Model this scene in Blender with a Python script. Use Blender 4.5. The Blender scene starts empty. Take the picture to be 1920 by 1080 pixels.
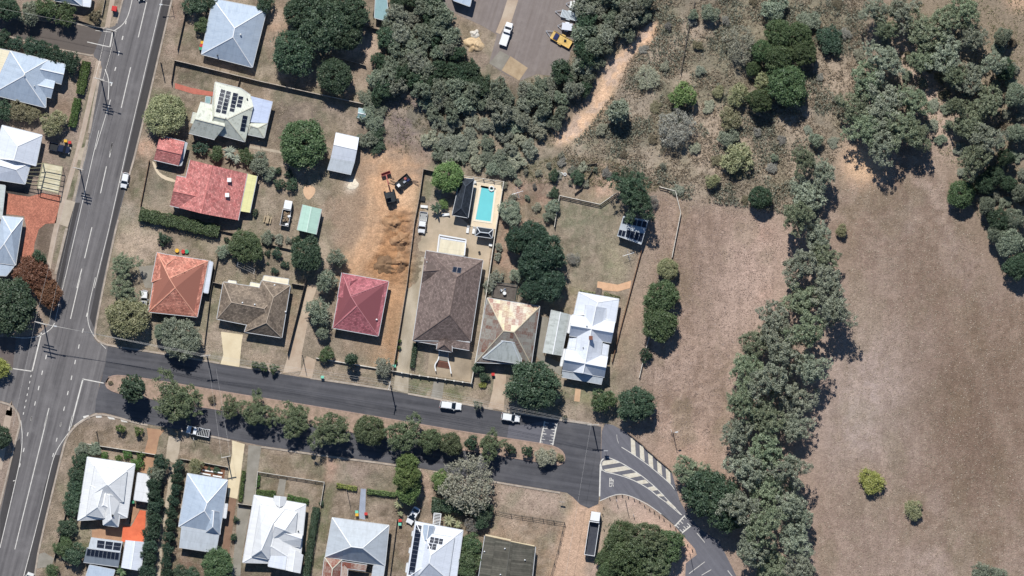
import bpy, bmesh, math, random
import numpy as np
from mathutils import Vector, Matrix, noise as mnoise

SC = bpy.context.scene
COL = SC.collection
S = 0.125            # metres per photograph pixel
CAM_H = 1500.0
SUN_EL = math.radians(50.0)
SHX, SHY = 0.206, -0.979   # direction in which shadows fall on the ground

# ---------------------------------------------------------------- camera, sky, sun, exposure
cam_d = bpy.data.cameras.new('camera')
cam = bpy.data.objects.new('camera', cam_d); COL.objects.link(cam)
cam.location = (0, 0, CAM_H); cam.rotation_euler = (0, 0, 0)
cam_d.sensor_width = 36.0; cam_d.lens = 36.0 * CAM_H / (1920 * S)
cam_d.clip_start = 10.0; cam_d.clip_end = 12000.0
SC.camera = cam

w = bpy.data.worlds.new('World'); SC.world = w; w.use_nodes = True
nt = w.node_tree; nt.nodes.clear()
sky = nt.nodes.new('ShaderNodeTexSky'); sky.sky_type = 'NISHITA'; sky.sun_disc = False
sky.dust_density = 0.0; sky.ozone_density = 8.0; sky.air_density = 1.0
sky.sun_elevation = SUN_EL; sky.sun_rotation = math.atan2(-SHX, -SHY)
bg = nt.nodes.new('ShaderNodeBackground'); bg.inputs['Strength'].default_value = 0.08
wo = nt.nodes.new('ShaderNodeOutputWorld')
nt.links.new(sky.outputs[0], bg.inputs[0]); nt.links.new(bg.outputs[0], wo.inputs[0])

sd = bpy.data.lights.new('sun', 'SUN'); sd.energy = 4.8; sd.angle = math.radians(0.5); sd.color = (1.0, 0.98, 0.95)
so = bpy.data.objects.new('sun', sd); COL.objects.link(so)
so.rotation_euler = Vector((SHX * math.cos(SUN_EL), SHY * math.cos(SUN_EL), -math.sin(SUN_EL))).to_track_quat('-Z', 'Y').to_euler()
so.location = (-40, 190, 240)

SC.view_settings.view_transform = 'Standard'; SC.view_settings.look = 'None'
SC.view_settings.exposure = -0.02; SC.view_settings.gamma = 1.0
SC.view_settings.use_curve_mapping = False

# ---------------------------------------------------------------- plan coordinates
# survey tiles: origin in the plan and enlargement at which they were measured
TILES = dict(A=(0, 0, 3.8575), B=(360, 0, 3.8575), C=(0, 260, 3.8575), D=(240, 240, 3.8575), E=(580, 260, 3.8575),
             F=(0, 520, 3.8575), G=(240, 460, 3.8575), H=(580, 480, 3.8575), I=(860, 500, 3.8575),
             J=(0, 780, 3.6), K=(320, 780, 3.6), L=(680, 780, 3.6), M=(960, 760, 3.375),
             N=(680, 0, 3.375), O=(900, 280, 3.375), P=(1160, 0, 3.375), Q=(1420, 0, 3.375),
             R=(1240, 300, 2.3485), S=(1240, 640, 2.4543),
             T1=(700, 310, 13.5), T2=(1000, 0, 10.8), T3=(480, 360, 10.8), T4=(760, 380, 9.6), T5=(1080, 780, 7.2),
             T6=(800, 730, 7.385), T7=(30, 570, 9.0),
             U1=(340, 780, 7.714), U2=(1080, 940, 9.0), U3=(740, 930, 7.2), U4=(580, 940, 7.714), U5=(1000, 500, 4.5),
             U6=(330, 140, 7.2), U7=(870, 500, 5.4), U8=(40, 230, 6.353), X=(0, 0, 1.0))
def Z(t, *pts):
    ox, oy, k = TILES[t]
    r = [(ox + p[0] / k, oy + p[1] / k) for p in pts]
    return r
def Z1(t, x, y): return Z(t, (x, y))[0]
def g(p, z=0.0):
    f = 1.0 - z / CAM_H
    return Vector(((p[0] - 960) * S * f, (540 - p[1]) * S * f, z))
def g2(p): return ((p[0] - 960) * S, (540 - p[1]) * S)

# ---------------------------------------------------------------- materials
def lin(c):
    r = []
    for v in c[:3]:
        v = v / 255.0
        r.append(v / 12.92 if v <= 0.04045 else ((v + 0.055) / 1.055) ** 2.4)
    return r + [1.0]
MATS = {}
def nodes_of(name):
    m = bpy.data.materials.new(name); m.use_nodes = True
    n = m.node_tree; n.nodes.clear()
    out = n.nodes.new('ShaderNodeOutputMaterial'); b = n.nodes.new('ShaderNodeBsdfPrincipled')
    n.links.new(b.outputs[0], out.inputs[0]); MATS[name] = m
    return m, n, b
def N(n, typ, **kw):
    x = n.nodes.new(typ)
    for k, v in kw.items():
        if k.startswith('i_'):
            key = k[2:]
            key = int(key) if key.isdigit() else key
            x.inputs[key].default_value = v
        else: setattr(x, k, v)
    return x
def mathn(n, op, a, b=None, clamp=False):
    x = n.nodes.new('ShaderNodeMath'); x.operation = op; x.use_clamp = clamp
    for i, v in enumerate((a, b)):
        if v is None: continue
        if isinstance(v, (int, float)): x.inputs[i].default_value = v
        else: n.links.new(v, x.inputs[i])
    return x.outputs[0]
def mixc(n, fac, a, b, typ='MIX'):
    x = n.nodes.new('ShaderNodeMix'); x.data_type = 'RGBA'; x.blend_type = typ
    for sock, v in ((x.inputs[0], fac), (x.inputs[6], a), (x.inputs[7], b)):
        if isinstance(v, (int, float)): sock.default_value = v
        elif isinstance(v, (list, tuple)): sock.default_value = v
        else: n.links.new(v, sock)
    return x.outputs[2]
def noise(n, vec, scale, detail=4, rough=0.55):
    x = N(n, 'ShaderNodeTexNoise'); x.inputs['Scale'].default_value = scale
    x.inputs['Detail'].default_value = detail; x.inputs['Roughness'].default_value = rough
    if vec is not None: n.links.new(vec, x.inputs['Vector'])
    return x.outputs['Fac']
def ramp(n, fac, lo, hi):
    x = n.nodes.new('ShaderNodeMapRange'); x.clamp = True
    n.links.new(fac, x.inputs[0]); x.inputs[1].default_value = lo; x.inputs[2].default_value = hi
    return x.outputs[0]
def valmul(n, col, fac, amt):
    """multiply a colour by 1-amt .. 1+amt following fac 0..1"""
    v = mathn(n, 'MULTIPLY_ADD', fac, 2 * amt); v.node.inputs[2].default_value = 1 - amt
    c = N(n, 'ShaderNodeCombineColor')
    for i in range(3): n.links.new(v, c.inputs[i])
    return mixc(n, 1.0, col, c.outputs[0], 'MULTIPLY')
def bumpn(n, b, h, strength, dist=0.05):
    x = n.nodes.new('ShaderNodeBump'); x.inputs['Strength'].default_value = strength; x.inputs['Distance'].default_value = dist
    n.links.new(h, x.inputs['Height']); n.links.new(x.outputs[0], b.inputs['Normal'])
def vec_of(n, uv=False, stretch=None):
    if uv: v = N(n, 'ShaderNodeUVMap').outputs[0]
    else: v = N(n, 'ShaderNodeNewGeometry').outputs['Position']
    if stretch:
        m = N(n, 'ShaderNodeMapping'); m.inputs['Scale'].default_value = stretch
        n.links.new(v, m.inputs['Vector']); v = m.outputs[0]
    return v
def M(name, c1, c2=None, s=0.6, rough=0.85, fine=0.12, fs=6.0, bump=0.0, met=0.0, uv=False, stretch=None, spec=0.3, lo=0.35, hi=0.65):
    if name in MATS: return MATS[name]
    m, n, b = nodes_of(name)
    v = vec_of(n, uv, stretch)
    col = lin(c1)
    if c2: col = mixc(n, ramp(n, noise(n, v, s, 5, 0.6), lo, hi), lin(c1), lin(c2))
    f = noise(n, v, fs, 4, 0.65)
    if fine: col = valmul(n, col, ramp(n, f, 0.25, 0.75), fine)
    if isinstance(col, list): b.inputs['Base Color'].default_value = col
    else: n.links.new(col, b.inputs['Base Color'])
    b.inputs['Roughness'].default_value = rough; b.inputs['Metallic'].default_value = met
    b.inputs['Specular IOR Level'].default_value = spec
    if bump: bumpn(n, b, f, bump)
    return m
def roof_metal(name, c, dirt=None, damt=(0.5, 0.75), rib=0.76, rough=0.45, fine=0.05, streak=0.5):
    m, n, b = nodes_of(name)
    uv = vec_of(n, True)
    sp = N(n, 'ShaderNodeSeparateXYZ'); n.links.new(uv, sp.inputs[0])
    fl = mathn(n, 'FLOOR', mathn(n, 'DIVIDE', sp.outputs[0], rib))
    wn = N(n, 'ShaderNodeTexWhiteNoise', noise_dimensions='1D'); n.links.new(fl, wn.inputs['W'])
    col = valmul(n, lin(c), wn.outputs[0], 0.035)
    st = vec_of(n, True, (2.2, 0.25, 1))
    col = valmul(n, col, ramp(n, noise(n, st, 1.0, 5, 0.6), 0.25, 0.75), fine)
    lap = mathn(n, 'LESS_THAN', mathn(n, 'FRACT', mathn(n, 'DIVIDE', sp.outputs[1], 2.3)), .06)
    col = valmul(n, col, mathn(n, 'SUBTRACT', .5, mathn(n, 'MULTIPLY', lap, .5)), .10)
    col = valmul(n, col, ramp(n, noise(n, vec_of(n, True, (2.5, .6, 1)), .9, 6, .75), .3, .7), .05)
    if dirt:
        dn = noise(n, vec_of(n, True, (1.3, streak, 1)), 0.8, 7, 0.68)
        col = mixc(n, ramp(n, dn, *damt), col, lin(dirt))
    n.links.new(col, b.inputs['Base Color'])
    b.inputs['Roughness'].default_value = rough; b.inputs['Specular IOR Level'].default_value = 0.35
    sn = mathn(n, 'SINE', mathn(n, 'MULTIPLY', sp.outputs[0], 2 * math.pi / (rib / 2)))
    bumpn(n, b, mathn(n, 'MULTIPLY', sn, 0.5), 0.25, 0.03)
    return m
def roof_rust(name, c, rust, lo, hi, c2=None, rough=.7):
    m, n, b = nodes_of(name); uv = vec_of(n, True)
    sp = N(n, 'ShaderNodeSeparateXYZ'); n.links.new(uv, sp.inputs[0])
    fu = mathn(n, 'MULTIPLY', mathn(n, 'FLOOR', mathn(n, 'DIVIDE', sp.outputs[0], .8)), .8); fv = mathn(n, 'MULTIPLY', mathn(n, 'FLOOR', mathn(n, 'DIVIDE', sp.outputs[1], 1.7)), 1.7)
    cb = N(n, 'ShaderNodeCombineXYZ'); n.links.new(fu, cb.inputs[0]); n.links.new(fv, cb.inputs[1])
    blk = noise(n, cb.outputs[0], .45, 4, .7); fine = noise(n, vec_of(n, True, (1, 2.5, 1)), 1.6, 6, .7)
    col = valmul(n, lin(c), ramp(n, noise(n, uv, .5, 4), .3, .7), .12)
    if c2: col = mixc(n, ramp(n, noise(n, uv, .12, 3), .42, .58), col, lin(c2))
    f = mathn(n, 'ADD', mathn(n, 'MULTIPLY', blk, .62), mathn(n, 'MULTIPLY', fine, .38))
    col = mixc(n, ramp(n, f, lo, hi), col, lin(rust))
    n.links.new(col, b.inputs['Base Color']); b.inputs['Roughness'].default_value = rough; b.inputs['Specular IOR Level'].default_value = .2
    bumpn(n, b, mathn(n, 'SINE', mathn(n, 'MULTIPLY', sp.outputs[0], 16.0)), .2, .03)
    return m
def roof_tile(name, c1, c2, spot=None, samt=(0.62, 0.72), row=0.40, wid=0.50, rough=0.75, cn=0.5):
    m, n, b = nodes_of(name)
    uv = vec_of(n, True)
    br = N(n, 'ShaderNodeTexBrick'); n.links.new(uv, br.inputs['Vector'])
    br.inputs['Scale'].default_value = 1.0; br.inputs['Brick Width'].default_value = wid; br.inputs['Row Height'].default_value = row
    br.inputs['Mortar Size'].default_value = 0.035; br.inputs['Mortar Smooth'].default_value = 0.6; br.inputs['Bias'].default_value = 0.0
    br.inputs['Color1'].default_value = (0.62, 0.62, 0.62, 1); br.inputs['Color2'].default_value = (1.3, 1.3, 1.3, 1)
    br.inputs['Mortar'].default_value = (0.5, 0.5, 0.5, 1)
    col = mixc(n, ramp(n, noise(n, uv, cn, 6, 0.65), 0.35, 0.65), lin(c1), lin(c2))
    if spot:
        sn = noise(n, uv, 2.1, 4, 0.6)
        col = mixc(n, ramp(n, sn, *samt), col, lin(spot))
    col = valmul(n, col, ramp(n, noise(n, uv, 1.5, 5, .75), .3, .7), .20); col = valmul(n, col, ramp(n, noise(n, uv, .4, 4, .6), .3, .7), .10)
    col = mixc(n, 0.85, col, br.outputs['Color'], 'MULTIPLY')
    n.links.new(col, b.inputs['Base Color']); b.inputs['Roughness'].default_value = rough
    b.inputs['Specular IOR Level'].default_value = 0.25
    sp = N(n, 'ShaderNodeSeparateXYZ'); n.links.new(uv, sp.inputs[0])
    fr = mathn(n, 'FRACT', mathn(n, 'DIVIDE', sp.outputs[1], row))
    bumpn(n, b, mathn(n, 'SUBTRACT', 1.0, fr), 0.5, 0.05)
    return m
def leaf_mat(name, c1, c2, var=0.16, hue=0.02, trans=0.25):
    m, n, b = nodes_of(name)
    at = N(n, 'ShaderNodeAttribute', attribute_name='tint')
    oi = N(n, 'ShaderNodeObjectInfo')
    col = mixc(n, at.outputs['Fac'], lin(c1), lin(c2))
    hs = N(n, 'ShaderNodeHueSaturation'); n.links.new(col, hs.inputs['Color'])
    n.links.new(mathn(n, 'MULTIPLY_ADD', oi.outputs['Random'], 2 * hue), hs.inputs['Hue']); hs.inputs['Hue'].links[0].from_node.inputs[2].default_value = 0.5 - hue
    n.links.new(mathn(n, 'MULTIPLY_ADD', oi.outputs['Random'], 2 * var), hs.inputs['Value']); hs.inputs['Value'].links[0].from_node.inputs[2].default_value = 1 - var
    n.links.new(hs.outputs[0], b.inputs['Base Color']); b.inputs['Roughness'].default_value = 0.5
    b.inputs['Specular IOR Level'].default_value = 0.45
    tr = N(n, 'ShaderNodeBsdfTranslucent'); n.links.new(hs.outputs[0], tr.inputs[0])
    mx = N(n, 'ShaderNodeMixShader'); mx.inputs[0].default_value = trans
    out = [x for x in n.nodes if x.type == 'OUTPUT_MATERIAL'][0]
    n.links.new(b.outputs[0], mx.inputs[1]); n.links.new(tr.outputs[0], mx.inputs[2]); n.links.new(mx.outputs[0], out.inputs[0])
    return m

# ---------------------------------------------------------------- mesh helpers
def wloc(o):
    v = Vector((0, 0, 0))
    while o is not None: v = v + o.location; o = o.parent
    return v
def tag(o, label=None, cat=None, group=None, kind=None):
    if label: o['label'] = label
    if cat: o['category'] = cat
    if group: o['group'] = group
    if kind: o['kind'] = kind
    return o
def empty(name, loc, label=None, cat=None, group=None):
    o = bpy.data.objects.new(name, None); COL.objects.link(o); o.location = loc; o.empty_display_size = 0.5
    return tag(o, label, cat, group)
class MB:
    def __init__(s): s.v = []; s.f = []; s.uv = []; s.smooth = False
    def add(s, verts, faces, uvs=None):
        k = len(s.v); s.v += [Vector(x) for x in verts]
        for i, f in enumerate(faces):
            s.f.append([k + j for j in f]); s.uv.append(uvs[i] if uvs else None)
        return s
    def box(s, c, d, rot=0.0, taper=1.0):
        x, y, z = d[0] / 2, d[1] / 2, d[2] / 2; cs, sn = math.cos(rot), math.sin(rot); vs = []
        for dz in (-z, z):
            t = taper if dz > 0 else 1.0
            for dx, dy in ((-x, -y), (x, -y), (x, y), (-x, y)):
                dx *= t; dy *= t
                vs.append((c[0] + dx * cs - dy * sn, c[1] + dx * sn + dy * cs, c[2] + dz))
        return s.add(vs, [(3, 2, 1, 0), (4, 5, 6, 7), (0, 1, 5, 4), (1, 2, 6, 5), (2, 3, 7, 6), (3, 0, 4, 7)])
    def prism(s, poly, z0, z1):
        n = len(poly)
        a = sum(poly[i][0] * poly[(i + 1) % n][1] - poly[(i + 1) % n][0] * poly[i][1] for i in range(n))
        if a < 0: poly = poly[::-1]
        vs = [(p[0], p[1], z0) for p in poly] + [(p[0], p[1], z1) for p in poly]
        fs = [list(range(n))[::-1], list(range(n, 2 * n))] + [(i, (i + 1) % n, n + (i + 1) % n, n + i) for i in range(n)]
        return s.add(vs, fs)
    def tube(s, p, q, r0, r1=None, n=6, cap=True):
        r1 = r0 if r1 is None else r1; p = Vector(p); q = Vector(q); d = (q - p)
        if d.length < 1e-6: return s
        d.normalize(); a = d.orthogonal().normalized(); b = d.cross(a)
        vs = []
        for c, r in ((p, r0), (q, r1)):
            for i in range(n):
                t = 2 * math.pi * i / n; vs.append(c + a * (r * math.cos(t)) + b * (r * math.sin(t)))
        fs = [(i, (i + 1) % n, n + (i + 1) % n, n + i) for i in range(n)]
        if cap: fs += [list(range(n))[::-1], list(range(n, 2 * n))]
        return s.add(vs, fs)
    def beam(s, p, q, w_, h_):
        p = Vector(p); q = Vector(q); d = (q - p).normalized()
        u = Vector((0, 0, 1)).cross(d)
        u = u.normalized() if u.length > 1e-4 else Vector((1, 0, 0)); t = d.cross(u)
        vs = [c + u * (a * w_ / 2) + t * (b * h_ / 2) for c in (p, q) for a, b in ((-1, -1), (1, -1), (1, 1), (-1, 1))]
        return s.add(vs, [(3, 2, 1, 0), (4, 5, 6, 7), (0, 1, 5, 4), (1, 2, 6, 5), (2, 3, 7, 6), (3, 0, 4, 7)])
    def mesh(s, name, off=Vector((0, 0, 0)), fix=True):
        me = bpy.data.meshes.new(name)
        me.from_pydata([tuple(v - off) for v in s.v], [], s.f)
        if any(u for u in s.uv):
            ul = me.uv_layers.new(name='UVMap'); k = 0
            for f, u in zip(s.f, s.uv):
                for j in range(len(f)):
                    ul.data[k].uv = u[j] if u else (0, 0); k += 1
        if fix and not any(u for u in s.uv):
            bm = bmesh.new(); bm.from_mesh(me); bmesh.ops.recalc_face_normals(bm, faces=bm.faces); bm.to_mesh(me); bm.free()
        if s.smooth:
            for p in me.polygons: p.use_smooth = True
        me.update(); return me
    def build(s, name, mat, parent=None, **kw):
        if parent is not None:
            o = bpy.data.objects.new(name, s.mesh(name, wloc(parent))); o.parent = parent
        else:
            xs = [v.x for v in s.v]; ys = [v.y for v in s.v]; zs = [v.z for v in s.v]
            off = Vector(((min(xs) + max(xs)) / 2, (min(ys) + max(ys)) / 2, min(zs)))
            o = bpy.data.objects.new(name, s.mesh(name, off)); o.location = off
        COL.objects.link(o)
        if mat is not None: o.data.materials.append(mat)
        return tag(o, **kw)
def share(name, src, parent, loc, rot=0.0, scale=None):
    o = bpy.data.objects.new(name, src.data); COL.objects.link(o); o.parent = parent
    o.location = Vector(loc) - wloc(parent); o.rotation_euler = (0, 0, rot)
    if scale: o.scale = scale
    return o
def copy_tree(root, loc, rotz=0.0, label=None, scale=None):
    r = root.copy(); COL.objects.link(r); r.location = loc; r.rotation_euler = (0, 0, rotz)
    if label: r['label'] = label
    if scale: r.scale = scale
    for ch in list(root.children):
        c = ch.copy(); COL.objects.link(c); c.parent = r
        for gd in list(ch.children):
            d = gd.copy(); COL.objects.link(d); d.parent = c
    return r
def smooth(pts, it=2, closed=False):
    for _ in range(it):
        q = []; n = len(pts); rng = range(n if closed else n - 1)
        if not closed: q.append(pts[0])
        for i in rng:
            a = pts[i]; b = pts[(i + 1) % n]
            q.append((a[0] * .75 + b[0] * .25, a[1] * .75 + b[1] * .25)); q.append((a[0] * .25 + b[0] * .75, a[1] * .25 + b[1] * .75))
        if not closed: q.append(pts[-1])
        pts = q
    return pts
def offset_line(pts, d):
    """offset an open polyline (metres) sideways by d"""
    r = []; n = len(pts)
    for i in range(n):
        a = Vector(pts[max(i - 1, 0)]); b = Vector(pts[i]); c = Vector(pts[min(i + 1, n - 1)])
        t1 = (b - a); t2 = (c - b)
        if t1.length < 1e-6: t1 = t2
        if t2.length < 1e-6: t2 = t1
        t1 = t1.normalized(); t2 = t2.normalized(); n1 = Vector((-t1.y, t1.x)); n2 = Vector((-t2.y, t2.x))
        m = (n1 + n2); m = m.normalized() if m.length > 1e-4 else n1
        k = min(1.0 / max(m.dot(n1), 0.4), 2.0)
        r.append((b.x + m.x * d * k, b.y + m.y * d * k))
    return r
def strip(mb, pts, w_, z0, z1=None, shift=0.0):
    """ribbon along pts (metres); flat when z1 is None, else a solid bar from z0 to z1"""
    a = offset_line(pts, shift + w_ / 2); b = offset_line(pts, shift - w_ / 2); n = len(pts)
    if z1 is None:
        uv = []; dist = 0
        mb.add([(p[0], p[1], z0) for p in a] + [(p[0], p[1], z0) for p in b], [(i, n + i, n + i + 1, i + 1) for i in range(n - 1)])
    else:
        vs = [(p[0], p[1], z0) for p in a] + [(p[0], p[1], z0) for p in b] + [(p[0], p[1], z1) for p in a] + [(p[0], p[1], z1) for p in b]
        fs = []
        for i in range(n - 1):
            fs += [(2 * n + i, 3 * n + i, 3 * n + i + 1, 2 * n + i + 1), (i, 2 * n + i, 2 * n + i + 1, i + 1), (n + i, n + i + 1, 3 * n + i + 1, 3 * n + i)]
        fs += [(0, n, 3 * n, 2 * n), (n - 1, 3 * n - 1, 4 * n - 1, 2 * n - 1)]
        mb.add(vs, fs)
    return mb
SHEETS = []
def sheet(name, pts, z, mat, udir=(1, 0), kind='structure', label=None, thick=0.0, sm=0):
    if sm: pts = smooth(pts, sm, True)
    SHEETS.append(pts)
    P = [g2(p) for p in pts]; n = len(P)
    if sum(P[i][0] * P[(i + 1) % n][1] - P[(i + 1) % n][0] * P[i][1] for i in range(n)) < 0: P = P[::-1]
    L_ = math.hypot(*udir); u = (udir[0] / L_, udir[1] / L_)
    mb = MB(); uvs = [(p[0] * u[0] + p[1] * u[1], -p[0] * u[1] + p[1] * u[0]) for p in P]
    mb.add([(p[0], p[1], z) for p in P], [list(range(n))], [uvs])
    o = mb.build(name, mat)
    return tag(o, label=label, kind=kind)
def mesh_np(name, V, F, attr=None, smooth_=False):
    """fast mesh from an (n,3) array and an (m,k) face array; attr: per-vertex float 'tint'"""
    me = bpy.data.meshes.new(name); nf, k = F.shape
    me.vertices.add(len(V)); me.vertices.foreach_set('co', V.astype(np.float32).ravel())
    me.loops.add(nf * k); me.loops.foreach_set('vertex_index', F.astype(np.int32).ravel())
    me.polygons.add(nf); me.polygons.foreach_set('loop_start', np.arange(0, nf * k, k, dtype=np.int32))
    me.polygons.foreach_set('loop_total', np.full(nf, k, dtype=np.int32))
    if smooth_: me.polygons.foreach_set('use_smooth', np.ones(nf, dtype=bool))
    if attr is not None:
        a = me.attributes.new('tint', 'FLOAT', 'POINT'); a.data.foreach_set('value', attr.astype(np.float32))
    me.update(calc_edges=True); me.validate(); return me
# ================================================================ GROUND
rng = np.random.default_rng(7)
def vnoise(X, Y, scale, seed, octaves=3):
    """smooth value noise on arrays, 0..1"""
    r = np.zeros_like(X); amp = 1.0; tot = 0.0
    for o in range(octaves):
        rs = np.random.default_rng(seed + o * 17); tab = rs.random((256, 256))
        x = X / scale * 2 ** o + 1000; y = Y / scale * 2 ** o + 1000
        xi = np.floor(x).astype(int); yi = np.floor(y).astype(int); fx = x - xi; fy = y - yi
        fx = fx * fx * (3 - 2 * fx); fy = fy * fy * (3 - 2 * fy)
        t = lambda a, b: tab[a % 256, b % 256]
        r += amp * ((t(xi, yi) * (1 - fx) + t(xi + 1, yi) * fx) * (1 - fy) + (t(xi, yi + 1) * (1 - fx) + t(xi + 1, yi + 1) * fx) * fy)
        tot += amp; amp *= 0.5
    return r / tot
def inpoly(X, Y, P):
    r = np.zeros(X.shape, bool); n = len(P)
    for i in range(n):
        x1, y1 = P[i]; x2, y2 = P[(i + 1) % n]
        if y1 == y2: continue
        c = ((y1 > Y) != (y2 > Y)) & (X < (x2 - x1) * (Y - y1) / (y2 - y1) + x1)
        r ^= c
    return r
def blur(A, k):
    if k < 1: return A
    for ax in (0, 1):
        for _ in range(2):
            B = np.cumsum(np.pad(A, [(k + 1, k) if a == ax else (0, 0) for a in (0, 1)], mode='edge'), axis=ax)
            A = (np.take(B, range(2 * k + 1, B.shape[ax]), axis=ax) - np.take(B, range(0, B.shape[ax] - 2 * k - 1), axis=ax)) / (2 * k + 1)
    return A
STEP = 0.4
fx = np.arange(-136, 136.01, STEP); fy = np.arange(-80, 80.01, STEP)
GX, GY = np.meshgrid(fx, fy)                       # rows: y
PX = GX / S + 960; PY = 540 - GY / S               # plan coordinates
wob = 9.0
WX = PX + (vnoise(GX, GY, 3.0, 3) - .5) * 2 * wob; WY = PY + (vnoise(GX, GY, 3.0, 31) - .5) * 2 * wob
COLR = np.zeros(GX.shape + (3,)); HGT = np.zeros(GX.shape)
base = np.array(lin((146, 127, 110))[:3]); COLR[:] = base
def paint(poly, c, feather=1.2, amt=1.0, mod=None, wobble=True):
    m = inpoly(WX if wobble else PX, WY if wobble else PY, poly).astype(float)
    m = blur(m, max(int(feather / STEP), 0)) * amt
    if mod is not None: m = m * mod
    c = np.array(lin(c)[:3]); COLR[:] = COLR * (1 - m[..., None]) + c * m[..., None]
    return m
def nz(scale, seed, lo=.35, hi=.65): return np.clip((vnoise(GX, GY, scale, seed) - lo) / (hi - lo), 0, 1)
# --- the two fields
FIELD_E = [(1570, 270), (1640, 240), (1790, 260), (1800, 380), (1870, 540), (1990, 500), (1990, 1180), (1520, 1180), (1540, 900), (1590, 640), (1590, 480), (1555, 380)]
FIELD_W = [(1235, 360), (1440, 385), (1480, 480), (1400, 640), (1360, 850), (1290, 850), (1150, 790), (1220, 600)]
allp = [(-200, -200), (2200, -200), (2200, 1300), (-200, 1300)]
paint(FIELD_E, (149, 131, 117), 2)
paint(FIELD_E, (126, 106, 90), 2, .75, nz(16, 5))
paint(FIELD_E, (168, 152, 141), 2, .4, nz(11, 9, .5, .75))
paint(FIELD_E, (120, 104, 82), 2, .5, nz(7, 15, .5, .7))
paint([(1640, 370), (1760, 390), (1790, 560), (1720, 640), (1640, 600)], (160, 146, 130), 6, .5, nz(3, 11))
paint([(1580, 640), (1700, 660), (1680, 860), (1560, 860)], (163, 150, 142), 7, .7)
paint([(1780, 560), (1920, 600), (1930, 1000), (1800, 900), (1740, 760)], (122, 102, 86), 8, .6)
paint([(1590, 280), (1650, 290), (1640, 330), (1600, 340)], (208, 172, 130), 2.5, .9)
paint([(1600, 395), (1613, 395), (1610, 465), (1600, 462)], (180, 154, 130), 1, .7)
for a, b, wd, c in [((1555, 720), (1640, 1080), 10, (112, 96, 80)), ((1640, 790), (1900, 690), 7, (120, 103, 86)), ((1720, 960), (1800, 1060), 9, (112, 96, 80)),
                 ((1830, 900), (1920, 1000), 9, (156, 138, 124)), ((1740, 380), (1780, 800), 14, (135, 116, 100)), ((1600, 330), (1640, 620), 12, (165, 146, 130)), ((1870, 680), (1930, 840), 10, (120, 102, 86))]:
    dx, dy = b[0] - a[0], b[1] - a[1]; l = math.hypot(dx, dy); nx, ny = -dy / l * wd / 2, dx / l * wd / 2
    paint([(a[0] + nx, a[1] + ny), (b[0] + nx, b[1] + ny), (b[0] - nx, b[1] - ny), (a[0] - nx, a[1] - ny)], c, 1.2, .7)
paint(FIELD_W, (160, 139, 122), 2)
def an(sx, sy, seed, lo=.4, hi=.6): return np.clip((vnoise(GX / sx, GY / sy, 1.0, seed, 4) - lo) / (hi - lo), 0, 1)
paint(FIELD_W, (132, 112, 94), 2, .8, nz(9, 21))
paint([(1270, 400), (1340, 400), (1330, 640), (1260, 640)], (130, 112, 95), 4, .8)
paint([(1390, 420), (1480, 440), (1440, 540), (1400, 600), (1380, 560)], (176, 150, 132), 5, .7)
paint([(1420, 430), (1450, 425), (1445, 450), (1422, 452)], (165, 125, 105), 1, .6)
paint([(1420, 545), (1450, 540), (1445, 560), (1420, 565)], (165, 128, 108), 1, .6)
paint([(1180, 780), (1260, 790), (1340, 860), (1330, 900), (1270, 880)], (186, 150, 124), 5, .6)
for k_, (F_, c1_, c2_) in enumerate(((FIELD_E, (112, 94, 78), (160, 142, 124)), (FIELD_W, (120, 102, 86), (174, 152, 134)))):
    paint(F_, c1_, 2, .24, an(1.4, 12, 201 + k_)); paint(F_, c2_, 2, .22, an(1.1, 9, 211 + k_))
    paint(F_, c1_, 2, .40, an(1.6, 1.6, 221 + k_, .5, .62)); paint(F_, c2_, 2, .40, an(1.3, 1.3, 231 + k_, .52, .64)); paint(F_, (112, 106, 78), 2, .35, an(5, 7, 241 + k_, .52, .66))
def arc_(cx, cy, rx, ry, t0, t1, wd, c, amt):
    pl_ = [(cx + rx * math.cos(t0 + (t1 - t0) * i / 18), cy + ry * math.sin(t0 + (t1 - t0) * i / 18)) for i in range(19)]
    for q0, q1 in zip(pl_[:-1], pl_[1:]):
        dx, dy = q1[0] - q0[0], q1[1] - q0[1]; l = math.hypot(dx, dy) + 1e-6; nx, ny = -dy / l * wd / 2, dx / l * wd / 2
        paint([(q0[0] + nx, q0[1] + ny), (q1[0] + nx, q1[1] + ny), (q1[0] - nx, q1[1] - ny), (q0[0] - nx, q0[1] - ny)], c, .4, amt, None, False)
for i_ in range(5): arc_(1690, 420, 60 + i_ * 14, 80 + i_ * 16, -2.9, -.3, 3, (176, 158, 140) if i_ % 2 else (100, 84, 70), .5)
for i_ in range(7): arc_(1500 + i_ * 46, 1300, 240, 900, -1.75, -1.15, 3.5, (174, 156, 138) if i_ % 3 else (100, 84, 70), .5)
for i_ in range(4): arc_(1300 + i_ * 22, 600, 26, 300, -1.6, 1.3, 4, (120, 103, 86) if i_ % 2 else (178, 156, 138), .3)
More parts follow.
